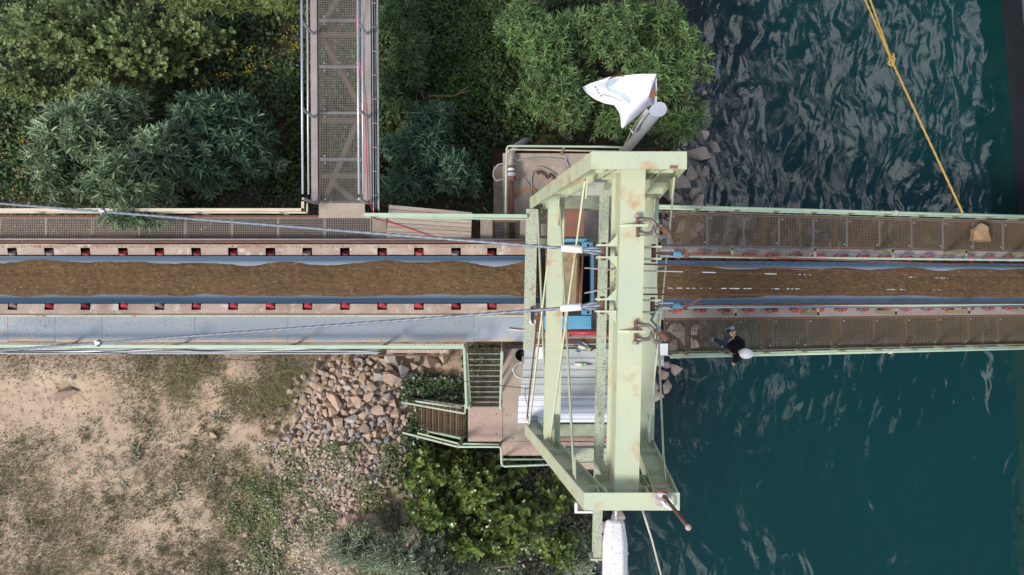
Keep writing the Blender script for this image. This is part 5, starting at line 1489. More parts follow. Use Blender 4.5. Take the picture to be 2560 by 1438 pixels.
# caulking guns on the roof edge
def gun(p0, p1, label, handles):
    t = thing("caulking_gun", label, "caulking gun", p0)
    d = (p1-p0).normalized(); n_ = Vector((-d.y,d.x,0))
    mb = MB(); mb.cyl(p0, p1, 0.042, 12); part("cartridge", mb, surf("printed_cartridge", (0.72,0.68,0.56),0.5), t, True)
    mb = MB(); a = p0.lerp(p1,0.55 if handles else .22); mb.cyl(a, a+d*0.07, 0.0435, 12); part("green_label", mb, surf("green_print",(0.16,0.42,0.14),0.5), t)
    mb = MB(); mb.cyl(p0-d*0.12, p0, 0.012, 8); part("nozzle", mb, M['darkcable'], t)
    if handles:
        for s_, L_ in ((1,0.0),(-1,0.0)):
            a = p1 + d*0.04; e = a - d*0.28 + n_*0.13*s_
            mb = MB(); mb.tube([a, a.lerp(e,.6), e], 0.013, 6); part("handle", mb, M['galv'], t, True)
            mb = MB(); mb.tube([e, e-d*0.11-n_*0.012*s_], 0.017, 8); part("blue_grip", mb, surf("blue_grip",(0.02,0.16,0.40),0.5), t)
        mb = MB(); mb.box(p1+d*0.02,(0.06,0.1,0.06),math.atan2(d.y,d.x)); part("frame", mb, M['rust'], t)
    return t
gun(P(1445,866,0.12), P(1476,873,0.12), "caulking gun with blue grips lying on the shed roof edge", True)
gun(P(1467,911,0.06), P(1436,911,0.06), "loose white sealant cartridge with green label in a roof valley", False)
mb = MB(); mb.tube([P(1398,916,0.0),P(1440,918,0.0),P(1480,914,0.0)],0.012,6); single("plastic_strip", mb, M['white'], "thin white plastic strip lying in a roof valley", "strip", smooth=True)

# ================================================================== corrugated shed roof south of the belt
rf = thing("shed_roof", "corrugated sheet metal shed roof under the tower's south side", "roof", P(1415,960,-0.4))
def zroof(y): return 0.02 + (y+1.7)*0.14
def corr(py0, py1, x0, x1, mat, period, lift):
    ya, yb = P(0,py0,0).y, P(0,py1,-0.3).y
    n = max(8, int(abs(yb-ya)/0.012)); vs, fs = [], []
    for i in range(n+1):
        y = ya+(yb-ya)*i/n; ph = ((y-ya)/period) % 1.0
        h = 0.03*min(1, max(0, (abs(ph-0.5)-0.12)/0.12))
        z = zroof(y)+h+lift
        fx = i/n
        vs += [(P(x0,0,z).x - 0.10*(ya-y)*0.4, y, z),(P(x1,0,z).x, y, z)]
    for i in range(n): fs.append((2*i,2*i+1,2*i+3,2*i+2))
    mb = MB(); mb.add(vs, fs); o = part("roof_sheet", mb, mat, rf); s_ = o.modifiers.new("thick",'SOLIDIFY'); s_.thickness = 0.006
corr(872, 912, 1311, 1660, M['roofold'], 0.34, 0.0)
corr(910, 947, 1307, 1620, M['roofold'], 0.22, 0.012)
corr(945, 994, 1303, 1600, M['roofold'], 0.24, 0.024)
corr(991, 1056, 1297, 1560, M['roofnew'], 0.16, 0.036)
mb = MB(); mb.bb(0.25,2.6,-3.3,-1.75,-2.0,-0.32); part("shed_wall", mb, M['green_moss'], rf)
mb = MB(); a, b_ = P(1340,868,0.1), P(1358,898,0.1); mb.bb(a.x,b_.x,b_.y,a.y,0.06,0.09); single("white_board", mb, M['white'], "small white board leaning on the shed roof's top edge", "board")
# brown tie pole lashed along the roof
mb = MB(); mb.tube([P(1343,800,1.2),P(1335,880,1.05),P(1326,960,0.95),P(1317,1052,0.9)], 0.02, 8); single("tie_pole", mb, M['darkrust'], "thin rusty pole lashed along the tower's west brace", "pole", smooth=True)
mb = MB(); mb.tube([P(1312,1045,1.0),P(1306,1049,1.0),P(1309,1054,1.0),P(1318,1050,1.02),P(1322,1046,1.0),P(1310,1047,1.04)],0.012,6); single("lashing", mb, M['rope_w'], "pale cord lashing at the foot of the rusty pole", "cord", smooth=True)
mb = MB(); mb.tube([P(1325,970,0.98),P(1315,968,1.0),P(1312,985,1.0),P(1316,1005,1.0),P(1321,1015,0.96)],0.008,6); single("cable_loop", mb, M['darkcable'], "thin dark cable loop hanging by the rusty pole", "cable", smooth=True)
mb = MB(); mb.tube([P(-60,878,1.2),P(300,884,1.1),P(700,905,0.9),P(1000,937,0.95),P(1180,955,0.98),P(1322,972,1.0)],0.009,6); single("overhead_wire", mb, M['darkcable'], "thin dark wire crossing above the stones to the roof", "wire", smooth=True)

# ================================================================== concrete ledge, lid and bucket beside the steps
mb = MB(); a, b_ = P(1256,872,-0.6), P(1312,1018,-0.6); mb.bb(a.x,b_.x,b_.y,a.y,-5.0,-0.6); single("concrete_ledge", mb, M['concrete'], "pink concrete ledge between the steps and the shed", "ledge")
lid = thing("round_cover", "white rimmed round cover half under the shed roof", "cover", P(1302,928,-0.55))
q = P(1303,926,-0.5); mb = MB(); mb.ring((q.x,q.y,-0.52),0.195,0.014,(0,0,1),28,8); part("rim", mb, M['white'], lid, True)
mb = MB(); mb.cyl((q.x,q.y,-0.59),(q.x,q.y,-0.53),0.185,24); part("disc", mb, M['concrete'], lid)
mb = MB(); mb.box((q.x-0.21,q.y+0.01,-0.52),(0.05,0.10,0.03)); part("tab", mb, M['white'], lid)
bk = thing("bucket", "black bucket tucked beside the shed roof", "bucket", P(1303,888,-0.6))
q = P(1304,888,-0.4); mb = MB(); mb.lathe([(0.13,-0.6),(0.165,-0.38),(0.172,-0.375),(0.16,-0.37),(0.125,-0.57)], (q.x,q.y,0), 24); part("body", mb, M['blackplastic'], bk, True)
mb = MB(); mb.ring((q.x,q.y,-0.375),0.168,0.01,(0,0,1),24,6); part("rim", mb, M['pole_grey'], bk, True)
mb = MB(); mb.tube([P(1250,872,0.3),P(1253,873,0.3),P(1257,876,0.25),P(1259,880,0.2)],0.012,6); single("red_strap", mb, M['redcable'], "short red strap tied at the top of the steps", "strap", smooth=True)
mb = MB(); mb.tube([P(1252,878,-0.5),P(1256,890,-0.6),P(1250,905,-0.7),P(1257,922,-0.8),P(1259,935,-0.9)],0.02,6); single("black_hose", mb, M['darkcable'], "black hose hanging beside the steps", "hose", smooth=True)

# ================================================================== steps and landing
st = thing("upper_steps", "steep grating steps going down from the plate walkway", "stairs", (-0.35,-2.4,-1))
ZL = -2.0
xa, xb = P(1168,870,0).x, P(1253,870,0).x
n = 11
tm = grating_mesh("tread_bars", xb-xa-0.04, 0.16, 0.045, 0.045, bw=0.005, cw=0.005, mat=M['rustgrat'])
ya, yb = P(0,868,0).y, P(0,1014,ZL).y
for i in range(n):
    z = -0.02 - (i+1)*(-ZL)/(n+1); y = ya + (yb-ya)*(i+0.5)/n
    mb = MB(); mb.bb(xa+0.02,xb-0.02,y-0.115,y-0.085,z-0.03,z+0.006); o = part("tread", mb, M['galv_lite'], st)
    child_mesh("tread_bars", tm, o, Vector((xa+0.02,y-0.085,z-0.002))-wloc(st), kind="stuff")
for x in (xa-0.01, xb+0.01):
    mb = MB(); mb.bar((x,ya+0.05,-0.1),(x,yb,ZL-0.05),0.035,0.2); part("stringer", mb, M['green_moss'], st)
for px0, px1, nm in ((1164,1172,'w'),(1254,1250,'e')):
    p0, p1 = P(px0,878,0.75), P(px1,1022,ZL+0.85)
    mb = MB(); mb.bar(p0,p1,0.05,0.05); part("handrail", mb, M['rail'], st)
    mb = MB(); mb.bar(P(px0+3,880,0.3),P(px1-1,1018,ZL+0.4),0.035,0.035); part("mid_rail", mb, M['green_old'], st)
    for f in (0.03, 0.97):
        q = p0.lerp(p1, f); mb = MB(); mb.bar((q.x,q.y,q.z-0.85),(q.x,q.y,q.z-0.02),0.045,0.045,(1,0,0)); part("post", mb, M['green_old'], st)
ldg = thing("landing", "pinkish chequer plate landing between the two flights of steps", "landing", P(1245,1060,ZL))
M['pinkplate'] = surf("pinkish_chequer_plate", (0.41,0.29,0.24), 0.75, col2=(0.35,0.245,0.20), var_scale=2.5, fleck=(0.52,0.39,0.33), fleck_scale=38, fleck_lo=0.56, bump=0.3, bump_scale=40)
for (x0,x1,y0_,y1_,m_) in ((1170,1256,1018,1104,'pinkplate'),(1257.5,1335,1016,1103,'concrete')):
    mb = MB(); a, b_ = P(x0,y0_,ZL), P(x1,y1_,ZL); mb.bb(a.x,b_.x,b_.y,a.y,ZL-0.03,ZL); part("deck_plate", mb, M[m_], ldg)
for px,py in ((1241,1036),(1241,1085),(1266,1038),(1262,1096),(1282,1096)):
    q = P(px,py,ZL); mb = MB(); mb.cyl((q.x,q.y,ZL+0.001),(q.x,q.y,ZL+0.01),0.018,8); part("bolt", mb, M['rust'], ldg)
mb = MB(); mb.bar(P(1256,1106,ZL-0.08),P(1560,1109,ZL-0.08),0.08,0.14); part("edge_beam", mb, M['primer'], ldg)
mb = MB(); mb.bar(P(1250,1011,ZL-0.02),P(1296,1010,ZL-0.02),0.08,0.1); part("edge_beam", mb, M['green_moss'], ldg)
mb = MB(); a, b_ = P(1250,1110,ZL-0.3), P(1540,1139,ZL-0.3); mb.bb(a.x,b_.x,b_.y,a.y,ZL-0.36,ZL-0.3); part("lower_ledge", mb, M['pinkplate'], ldg)
mb = MB(); a, b_ = P(1395,1092,ZL-0.1), P(1560,1180,ZL-0.1); mb.bb(a.x,b_.x,b_.y,a.y,ZL-0.5,ZL-0.4); part("lower_ledge", mb, M['pinkplate'], ldg)
zh = ZL+0.75
mb = MB(); mb.tube([P(1145,1117,zh),P(1246,1117,zh),P(1251,1119,zh),P(1253,1124,zh),P(1254,1158,zh),P(1256,1164,zh),P(1262,1166,zh),P(1390,1161,zh),P(1523,1155,zh)],0.03,8); part("guard_rail", mb, M['rail'], ldg, True)
mb = MB(); mb.tube([P(1150,1109,zh-0.4),P(1248,1111,zh-0.4)],0.025,8); mb.tube([P(1257,1149,zh-0.3),P(1380,1148,zh-0.3)],0.022,8); part("mid_rail", mb, M['rail'], ldg, True)
for px,py in ((1150,1116),(1251,1120),(1256,1164)):
    q = P(px,py,zh); mb = MB(); mb.bar((q.x,q.y,ZL-0.3),(q.x,q.y,zh-0.03),0.05,0.05,(1,0,0)); part("post", mb, M['olive'], ldg)
# lower flight to the west
s2 = thing("lower_steps", "grating steps descending west into ivy from the landing", "stairs", P(1100,1055,-3))
x1_, x0_ = P(1166,1050,ZL).x, P(1036,1050,-3.7).x
yN, yS = P(0,1012,-2.3).y, P(0,1089,-2.3).y
tm2 = grating_mesh("tread_bars", 0.27, yN-yS-0.04, 0.045, 0.045, bw=0.006, cw=0.006, mat=M['rustgrat'])
for i in range(9):
    z = ZL - 0.04 - i*0.19; x = x1_ - 0.02 - (x1_-x0_)*(i)/9
    mb = MB(); mb.bb(x-0.27,x-0.245,yS+0.02,yN-0.02,z-0.03,z+0.006); o = part("tread", mb, M['rustgrat'], s2)
    child_mesh("tread_bars", tm2, o, Vector((x-0.245,yS+0.02,z-0.002))-wloc(s2), kind="stuff")
for y in (yS, yN):
    mb = MB(); mb.bar((x1_,y,ZL-0.1),(x0_-0.2,y,ZL-1.85),0.035,0.2); part("stringer", mb, M['green_moss'], s2)
mb = MB(); mb.tube([P(1160,1034,ZL+0.85),P(1163,1033,ZL+0.85),P(1163,1010,ZL+0.85)],0.025,8); mb.bar(P(1161,1034,ZL+0.85),P(1005,1006,-3.0),0.045,0.045); part("handrail", mb, M['green_old'], s2)
mb = MB(); mb.bar(P(1152,1019,ZL+0.45),P(1038,1003,-3.3),0.05,0.05); part("mid_rail", mb, M['rail'], s2)
mb = MB(); mb.bar(P(1155,1096,ZL+0.0),P(1070,1077,-3.2),0.07,0.05); part("kick_rail", mb, M['rail'], s2)
mb = MB(); mb.bar(P(1146,1109,ZL+0.35),P(1045,1083,-3.1),0.045,0.045); part("mid_rail", mb, M['rail'], s2)
mb = MB(); mb.bar(P(1145,1117,zh),P(1008,1082,-2.9),0.05,0.05); part("handrail", mb, M['green_old'], s2)
mb = MB(); mb.bar(P(1158,1092,ZL),P(1146,1113,zh),0.05,0.05,(1,0,0)); part("post", mb, M['olive'], s2)

# ================================================================== south end: lamps, pole, ropes
fl2 = thing("finned_lamp", "white finned floodlight hung under the tower's south cap", "floodlight", P(1472,1275,4))
zf_ = 4.6
a, b_ = P(1437,1258,zf_), P(1503,1283,zf_)
mb = MB(); mb.bb(a.x,b_.x,b_.y,b_.y+0.04,zf_-0.1,zf_+0.02); part("front_bar", mb, M['white'], fl2)
mb = MB(); mb.bb(a.x,a.x+0.05,b_.y+0.041,a.y,zf_-0.1,zf_+0.02); part("side_bar", mb, M['white'], fl2)
mb = MB(); mb.bb(a.x+0.051,b_.x,b_.y+0.041,a.y,zf_-0.12,zf_-0.06); part("body", mb, M['darkcable'], fl2)
for i in range(16):
    x = a.x+0.07+i*(b_.x-a.x-0.09)/15; mb = MB(); mb.bb(x-0.008,x+0.008,b_.y+0.05,a.y,zf_-0.059,zf_); part("fin", mb, M['galv_lite'], fl2)
mb = MB(); mb.bar(P(1455,1262,zf_-0.05), T(1.35,SY-0.1,5.9), 0.05, 0.05); part("arm", mb, M['galv'], fl2)
sl = thing("street_lamp", "big white lichen spotted lamp head pointing south", "street lamp", P(1540,1300,2))
zs = 5.6
q0 = P(1541,1262,zs+0.1); mb = MB(); mb.cyl(q0, P(1540,1306,zs+0.05), 0.028, 10); part("arm", mb, M['galv'], sl, True)
mb = MB(); mb.cyl(P(1541,1262,zs+0.1), T(1.9,SY-0.14,5.95), 0.028, 8); part("bracket", mb, M['galv'], sl, True)
mb = MB()
rows = [(1299,13,0.02),(1301,20,0.05),(1306,23,0.08),(1330,27,0.115),(1360,31,0.13),(1420,31,0.135),(1470,31,0.13),(1500,29,0.11)]
prof_vs = []
for py, hw, hh in rows:
    c_ = P(1538,py,zs); w_ = hw*(CAM_Z-zs)/2000
    for (fx, fz) in ((-1,-0.7),(-1,0.0),(-0.93,0.25),(-0.62,0.85),(-0.5,1.0),(0.5,1.0),(0.62,0.85),(0.93,0.25),(1,0.0),(1,-0.7)):
        prof_vs.append((c_.x+fx*w_, c_.y, zs+fz*hh))
fs = []
for i in range(len(rows)-1):
    for k in range(9): fs.append((i*10+k,i*10+k+1,(i+1)*10+k+1,(i+1)*10+k))
    fs.append((i*10+9,i*10,(i+1)*10,(i+1)*10+9))
fs.append(tuple(range(10))); fs.append(tuple(range(70,80))[::-1])
mb.add(prof_vs, fs); o = part("lamp_head", mb, M['lampwhite'], sl)
bv = o.modifiers.new("soft",'BEVEL'); bv.width = 0.012; bv.segments = 2
for py in (1383, 1431):
    for s_ in (-1,1):
        q = P(1538+31*s_,py,zs-0.03); mb = MB(); mb.box(q,(0.03,0.05,0.05)); part("clip", mb, M['primer'], sl)
wp = thing("rusty_pole", "short rusty pole with a ball end wrapped in white cloth at the cap corner", "pole", P(1662,1240,6.9))
pq0, pq1 = P(1660,1240,ZT+0.02), None
pt = Vector((pq0.x, pq0.y, 0)); zz_ = CAM_Z - pq0.x*2000/(1718-1280)
mb = MB(); mb.tube([(pq0.x,pq0.y,ZT-0.1),(pq0.x+0.01,pq0.y+0.01,zz_)],0.028,10); part("rod", mb, M['darkrust'], wp, True)
mb = MB(); bmz = bmesh.new(); bmesh.ops.create_uvsphere(bmz, u_segments=12, v_segments=8, radius=0.045)
mb.add([v.co + Vector((pq0.x+0.01,pq0.y+0.01,zz_+0.02)) for v in bmz.verts], [tuple(v.index for v in f.verts) for f in bmz.faces]); bmz.free(); part("ball", mb, surf("pinkish_ball",(0.50,0.36,0.34),0.5), wp, True)
mb = MB(); mb.box(P(1655,1229,ZT+0.03),(0.16,0.08,0.06)); part("clamp", mb, M['rust'], wp)
mb = MB()
for k in range(7):
    r_ = 0.05+0.012*k; mb.tube([pq0+Vector((r_*math.cos(t_)-0.01*k, r_*math.sin(t_)*0.9-0.008*k, 0.05+0.02*math.sin(3*t_+k))) for t_ in [i*2*math.pi/16 for i in range(16)]],0.011,5,closed=True)
part("rag_wrapping", mb, surf("dirty_white_rag",(0.62,0.56,0.52),0.9), wp, True)
mb = MB(); mb.tube([P(1655,1252,ZT+0.1),P(1665,1265,ZT+0.1),P(1676,1272,ZT+0.06),P(1684,1268,ZT+0.06),P(1680,1255,ZT+0.1),P(1670,1245,ZT+0.12)],0.022,6); part("strap_loop", mb, M['white'], wp, True)
rope_a = Vector((tx(2.05,SY),SY-0.14,5.9))
mb = MB(); e = P(1656,1450,-1.0); mb.tube([P(1602,1262,5.0), P(1630,1350,2.0), e, P(1668,1520,-3.0)], 0.024, 6); single("mooring_rope", mb, M['rope_w'], "pale thin rope hanging from the tower out over the river", "rope", smooth=True)
mb = MB(); mb.tube([P(1437,1193,5.8),P(1433,1200,5.9),P(1432,1215,5.6),P(1430,1238,4.9)],0.012,6); single("cord_end", mb, M['darkcable'], "short dark cord hanging from the cap's west corner", "cord", smooth=True)
# floodlight by the tower's east leg
fd = thing("floodlight", "white rectangular floodlight at the east foot of the tower", "floodlight", P(1660,875,0.8))
a, b_ = P(1649,858,0.95), P(1671,890,0.95)
mb = MB(); mb.bb(a.x,b_.x,b_.y,a.y,0.83,0.95); part("housing", mb, M['blackplastic'], fd)
mb = MB(); mb.bb(a.x+0.012,b_.x-0.012,b_.y+0.012,a.y-0.012,0.951,0.965); o = part("face", mb, M['white'], fd)
mb = MB(); mb.bar((b_.x+0.015,a.y-0.02,0.9),(b_.x+0.015,b_.y+0.02,0.9),0.025,0.03); mb.bar((b_.x+0.01,(a.y+b_.y)/2-0.1,0.86),(b_.x+0.15,-1.645,0.86),0.03,0.03); part("yoke", mb, M['blackplastic'], fd)
# yellow mooring rope upstream, doubled above its knot
yr = thing("yellow_rope", "taut yellow mooring rope with a knot, doubled above the knot", "rope", P(2229,152,-2.5))
k0 = P(2229,152,-2.6); eN = P(2407,533,-0.95); u1, u2 = P(2150,-30,-3.4), P(2165,-30,-3.4)
mb = MB(); mb.tube([k0.lerp(eN,i/60) for i in range(61)],0.028,8,lobes=2,twist=24,amp=0.18); part("single_strand", mb, M['rope_y'], yr, True)
for u_ in (u1,u2):
    mb = MB(); mb.tube([u_.lerp(k0,i/40) for i in range(41)],0.026,8,lobes=2,twist=24,amp=0.18); part("double_strand", mb, M['rope_y'], yr, True)
mb = MB(); mb.tube([k0+Vector((0.07*math.cos(i*0.8), 0.09*math.sin(i*0.8)-0.1+0.008*i, 0.05*math.sin(i*1.3))) for i in range(26)],0.026,6); part("knot", mb, M['rope_y'], yr, True)

# ================================================================== worker on the south walkway of the span
def skin_mesh(name, pts, edges, radii, root, sub=2):
    me = bpy.data.meshes.new(name+"_skel")
    me.from_pydata([tuple(p) for p in pts], edges, [])
    o = bpy.data.objects.new(name+"_skel", me); COL.objects.link(o)
    sk = o.modifiers.new("s",'SKIN'); sk.use_smooth_shade = True
    for i, r_ in enumerate(radii):
        d = me.skin_vertices[0].data[i]; d.radius = r_ if isinstance(r_, tuple) else (r_, r_); d.use_root = (i == root)
    sb = o.modifiers.new("u",'SUBSURF'); sb.levels = sub; sb.render_levels = sub
    dg = bpy.context.evaluated_depsgraph_get(); dg.update()
    ev = o.evaluated_get(dg)
    m2 = bpy.data.meshes.new_from_object(ev, depsgraph=dg)
    bpy.data.objects.remove(o); bpy.data.meshes.remove(me)
    m2.name = name
    m2.shade_smooth()
    return m2
wx = BX(1804); wy = -1.30
base = S(wx, wy, 0.02)
per = thing("person", "person in white hard hat, black shirt and jeans leaning on the south span railing", "person", base)
# body frame: facing roughly east-south-east, f = forward, l = left
fa = R(-18); F = Vector((math.cos(fa), math.sin(fa), 0)); Lf = Vector((-F.y, F.x, 0)); U = Vector((0,0,1))
def B(f, l, u): return F*f + Lf*l + U*u
lean = Vector((0.01,-0.085,0))
pel = B(-0.02,0,0.95)+lean*0.6
che = B(0.03,0,1.28)+lean*1.7; nec = B(0.05,0,1.50)+lean*2.4; hea = B(0.10,0,1.62)+lean*2.6
shL, shR = B(0.02,0.20,1.43)+lean*2.1, B(0.03,-0.20,1.41)+lean*2.2
elL, haL = B(-0.22,0.27,1.20)+lean*1.4, B(-0.10,0.27,1.02)+lean
elR, haR = B(0.06,-0.40,1.20)+lean*1.8, B(0.16,-0.22,1.08)+lean*1.5
hiL, hiR = B(-0.03,0.10,0.92)+lean*0.5, B(-0.03,-0.10,0.92)+lean*0.5
knL, anL = B(0.05,0.15,0.50)+lean*0.2, B(0.06,0.25,0.09)
knR, anR = B(-0.08,-0.12,0.50)+lean*0.2, B(-0.22,-0.09,0.12)
M['skin'] = surf("skin", (0.50,0.27,0.18), 0.55, col2=(0.44,0.23,0.15), var_scale=6)
M['shirt'] = surf("black_shirt", (0.006,0.006,0.008), 0.95, col2=(0.010,0.010,0.012), var_scale=9, spec=0.15)
M['jeans'] = surf("blue_jeans", (0.02,0.035,0.075), 0.9, col2=(0.03,0.05,0.10), var_scale=8)
# continuous body
pts = [pel, che, nec, hea, B(0.105,0,1.72)+lean*2.6, shL, elL, haL, shR, elR, haR, hiL, knL, anL, hiR, knR, anR]
ed = [(0,1),(1,2),(2,3),(3,4),(1,5),(5,6),(6,7),(1,8),(8,9),(9,10),(0,11),(11,12),(12,13),(0,14),(14,15),(15,16)]
rad = [(0.15,0.11),(0.15,0.10),0.055,0.09,0.07,0.06,0.045,0.032,0.06,0.045,0.032,0.08,0.055,0.04,0.08,0.055,0.04]
me = skin_mesh("body", pts, ed, rad, 0); me.materials.append(M['skin'])
body = child_mesh("body", me, per)
# hands: palm and five fingers each
def hand(c, d, n_, side):
    """c wrist, d finger direction, n_ palm normal"""
    d = d.normalized(); n_ = (n_ - d*n_.dot(d)).normalized(); w = d.cross(n_)*side
    P_, E_, R_ = [c, c+d*0.05, c+d*0.085], [(0,1),(1,2)], [(0.026,0.02),(0.038,0.016),(0.036,0.014)]
    for k, (o_, L_) in enumerate(((-0.030,0.066),(-0.010,0.078),(0.010,0.074),(0.029,0.058))):
        i = len(P_); P_ += [c+d*0.088+w*o_, c+d*(0.088+L_*0.5)+w*o_*1.1-n_*0.012, c+d*(0.088+L_*0.82)+w*o_*1.1-n_*0.04]
        E_ += [(2,i),(i,i+1),(i+1,i+2)]; R_ += [0.0095,0.009,0.0075]
    i = len(P_); P_ += [c+d*0.035-w*0.045-n_*0.006, c+d*0.075-w*0.058-n_*0.022]; E_ += [(1,i),(i,i+1)]; R_ += [0.011,0.009]
    m_ = skin_mesh("hand", P_, E_, R_, 1, 1); m_.materials.append(M['skin'])
    return child_mesh("hand", m_, per)
hand(haL, B(0.6,0.1,-0.5), B(0,-0.3,1), 1); hand(haR, B(0.8,0.1,-0.5), B(0,0,1), -1)
# shirt: torso with short sleeves
pts = [pel+U*0.02, che, nec-U*0.07, shL, shL.lerp(elL,0.62), shR, shR.lerp(elR,0.62)]
me = skin_mesh("shirt", pts, [(0,1),(1,2),(1,3),(3,4),(1,5),(5,6)], [(0.175,0.135),(0.185,0.135),(0.11,0.09),0.085,0.07,0.085,0.07], 0); me.materials.append(M['shirt'])
child_mesh("shirt", me, per)
pts = [pel, hiL, knL, anL+U*0.02, hiR, knR, anR+U*0.02]
me = skin_mesh("trousers", pts, [(0,1),(1,2),(2,3),(0,4),(4,5),(5,6)], [(0.165,0.125),0.105,0.078,0.065,0.105,0.078,0.065], 0); me.materials.append(M['jeans'])
tro = child_mesh("trousers", me, per)
mb = MB(); q = base+hiR+B(-0.13,-0.05,-0.08); mb.tube([q+B(0,0.03,0.03), q+B(-0.01,-0.01,0.0), q+B(0.0,-0.05,-0.06)],0.008,6); part("key_cord", mb, M['white'], per, True)
for an, dr in ((anL, B(0.8,0.7,0)), (anR, B(0.9,-0.35,-0.25))):
    dr = dr.normalized(); b0 = an - U*0.05
    me = skin_mesh("shoe", [b0-dr*0.06, b0+dr*0.08-U*0.01, b0+dr*0.20-U*0.02], [(0,1),(1,2)], [(0.056,0.05),(0.060,0.046),(0.052,0.032)], 0, 2)
    me.materials.append(surf("grey_work_shoe",(0.33,0.34,0.33),0.8,col2=(0.24,0.25,0.25),var_scale=20)); child_mesh("shoe", me, per)
# face details
for s_ in (-1,1):
    mb = MB(); q = base+hea+F*0.085+Lf*0.033*s_+U*0.01; mb.tube([q-F*0.01, q, q+F*0.006],[0.012,0.012,0.005],8); part("eye", mb, surf("eye_dark",(0.05,0.04,0.035),0.3), per, True)
    mb = MB(); q = base+hea+Lf*0.092*s_-U*0.005; mb.tube([q+U*0.03, q+Lf*0.012*s_+U*0.01, q+Lf*0.01*s_-U*0.02, q-U*0.035],[0.008,0.013,0.012,0.006],8); part("ear", mb, M['skin'], per, True)
mb = MB(); q = base+hea+F*0.09-U*0.01; mb.tube([q+U*0.025, q+F*0.02-U*0.005, q-U*0.02],[0.008,0.014,0.010],8); part("nose", mb, M['skin'], per, True)
mb = MB(); q = base+hea+F*0.082-U*0.055; mb.tube([q-Lf*0.025, q+F*0.006, q+Lf*0.025],[0.004,0.007,0.004],6); part("mouth", mb, surf("lips",(0.36,0.14,0.11),0.5), per, True)
# hard hat with brim and ridge
ht = base + B(0.11,0,1.66)+lean*2.6
mb = MB(); hv, hf = [], []
ha = R(-6); HF = Vector((math.cos(ha),math.sin(ha),0)); HL = Vector((-HF.y,HF.x,0))
nr, nc = 8, 32
for i in range(nr+1):
    t_ = i/nr*math.pi/2
    for k in range(nc):
        a = 2*math.pi*k/nc
        hv.append(ht + HF*(0.145*math.cos(t_)*math.cos(a)) + HL*(0.118*math.cos(t_)*math.sin(a)) + U*(0.135*math.sin(t_)))
for i in range(nr):
    for k in range(nc):
        l = (k+1)%nc; hf.append((i*nc+k,i*nc+l,(i+1)*nc+l,(i+1)*nc+k))
mb.add(hv, hf); hat = part("hard_hat", mb, surf("white_hard_hat",(0.85,0.86,0.88),0.3), per, True)
mb = MB(); out_, inn_ = [], []
for k in range(nc):
    a = 2*math.pi*k/nc; fr_ = max(0, math.cos(a))
    r1 = 0.155+0.045*fr_**2; r2 = 0.126
    out_.append(ht+HF*(r1*math.cos(a))+HL*(r2*math.sin(a))+U*(-0.012-0.012*fr_)); inn_.append(ht+HF*(0.142*math.cos(a))+HL*(0.115*math.sin(a))+U*0.008)
mb.add(inn_+out_, [(k,(k+1)%nc,nc+(k+1)%nc,nc+k) for k in range(nc)]); o = part("brim", mb, MATS["white_hard_hat"], hat, True); s_ = o.modifiers.new("t",'SOLIDIFY'); s_.thickness = 0.004
mb = MB(); mb.tube([ht+HF*(0.146*math.cos(t_))+U*(0.136*math.sin(t_)) for t_ in [i*math.pi/12 for i in range(1,12)]],0.012,6); part("ridge", mb, MATS["white_hard_hat"], hat, True)
mb = MB(); q = base+haL+B(0.03,0.02,0.01); mb.box(q,(0.05,0.03,0.012),0.3); single("phone", mb, M['white'], "small white object held in the worker's left hand", "phone")
# ================================================================== vegetation
def leaf_template(kind):
    """unit leaf along +x (length 1), width 1 across y; returns verts, faces"""
    if kind == 'lance':
        v = [(0,0,0),(0.35,0.5,0.10),(0.35,0,-0.02),(0.35,-0.5,0.10),(0.72,0.36,0.04),(0.72,-0.36,0.04),(1,0,-0.10)]
        f = [(0,2,1),(0,3,2),(1,2,4),(2,3,5),(2,6,4),(2,5,6)]
    elif kind == 'round':
        v = [(0,0,0),(0.25,0.42,0.05),(0.65,0.5,0.05),(1,0.0,-0.03),(0.65,-0.5,0.05),(0.25,-0.42,0.05),(0.5,0,-0.03)]
        f = [(6,0,1),(6,1,2),(6,2,3),(6,3,4),(6,4,5),(6,5,0)]
    elif kind == 'lobed':
        v = [(0,0,0),(0.02,0.40,0.03),(0.30,0.52,0.08),(0.48,0.30,0.03),(0.66,0.36,0.05),(1,0,-0.06),(0.66,-0.36,0.05),(0.48,-0.30,0.03),(0.30,-0.52,0.08),(0.02,-0.40,0.03),(0.4,0,-0.03)]
        f = [(10,i,i+1) for i in range(0,9)] + [(10,9,0)]
    else:  # blade
        v = [(0,0.5,0),(0,-0.5,0),(0.55,0.32,0.10),(0.55,-0.32,0.10),(1,0,0.0)]
        f = [(0,1,3),(0,3,2),(2,3,4)]
    return np.array(v, float), np.array(f, int)

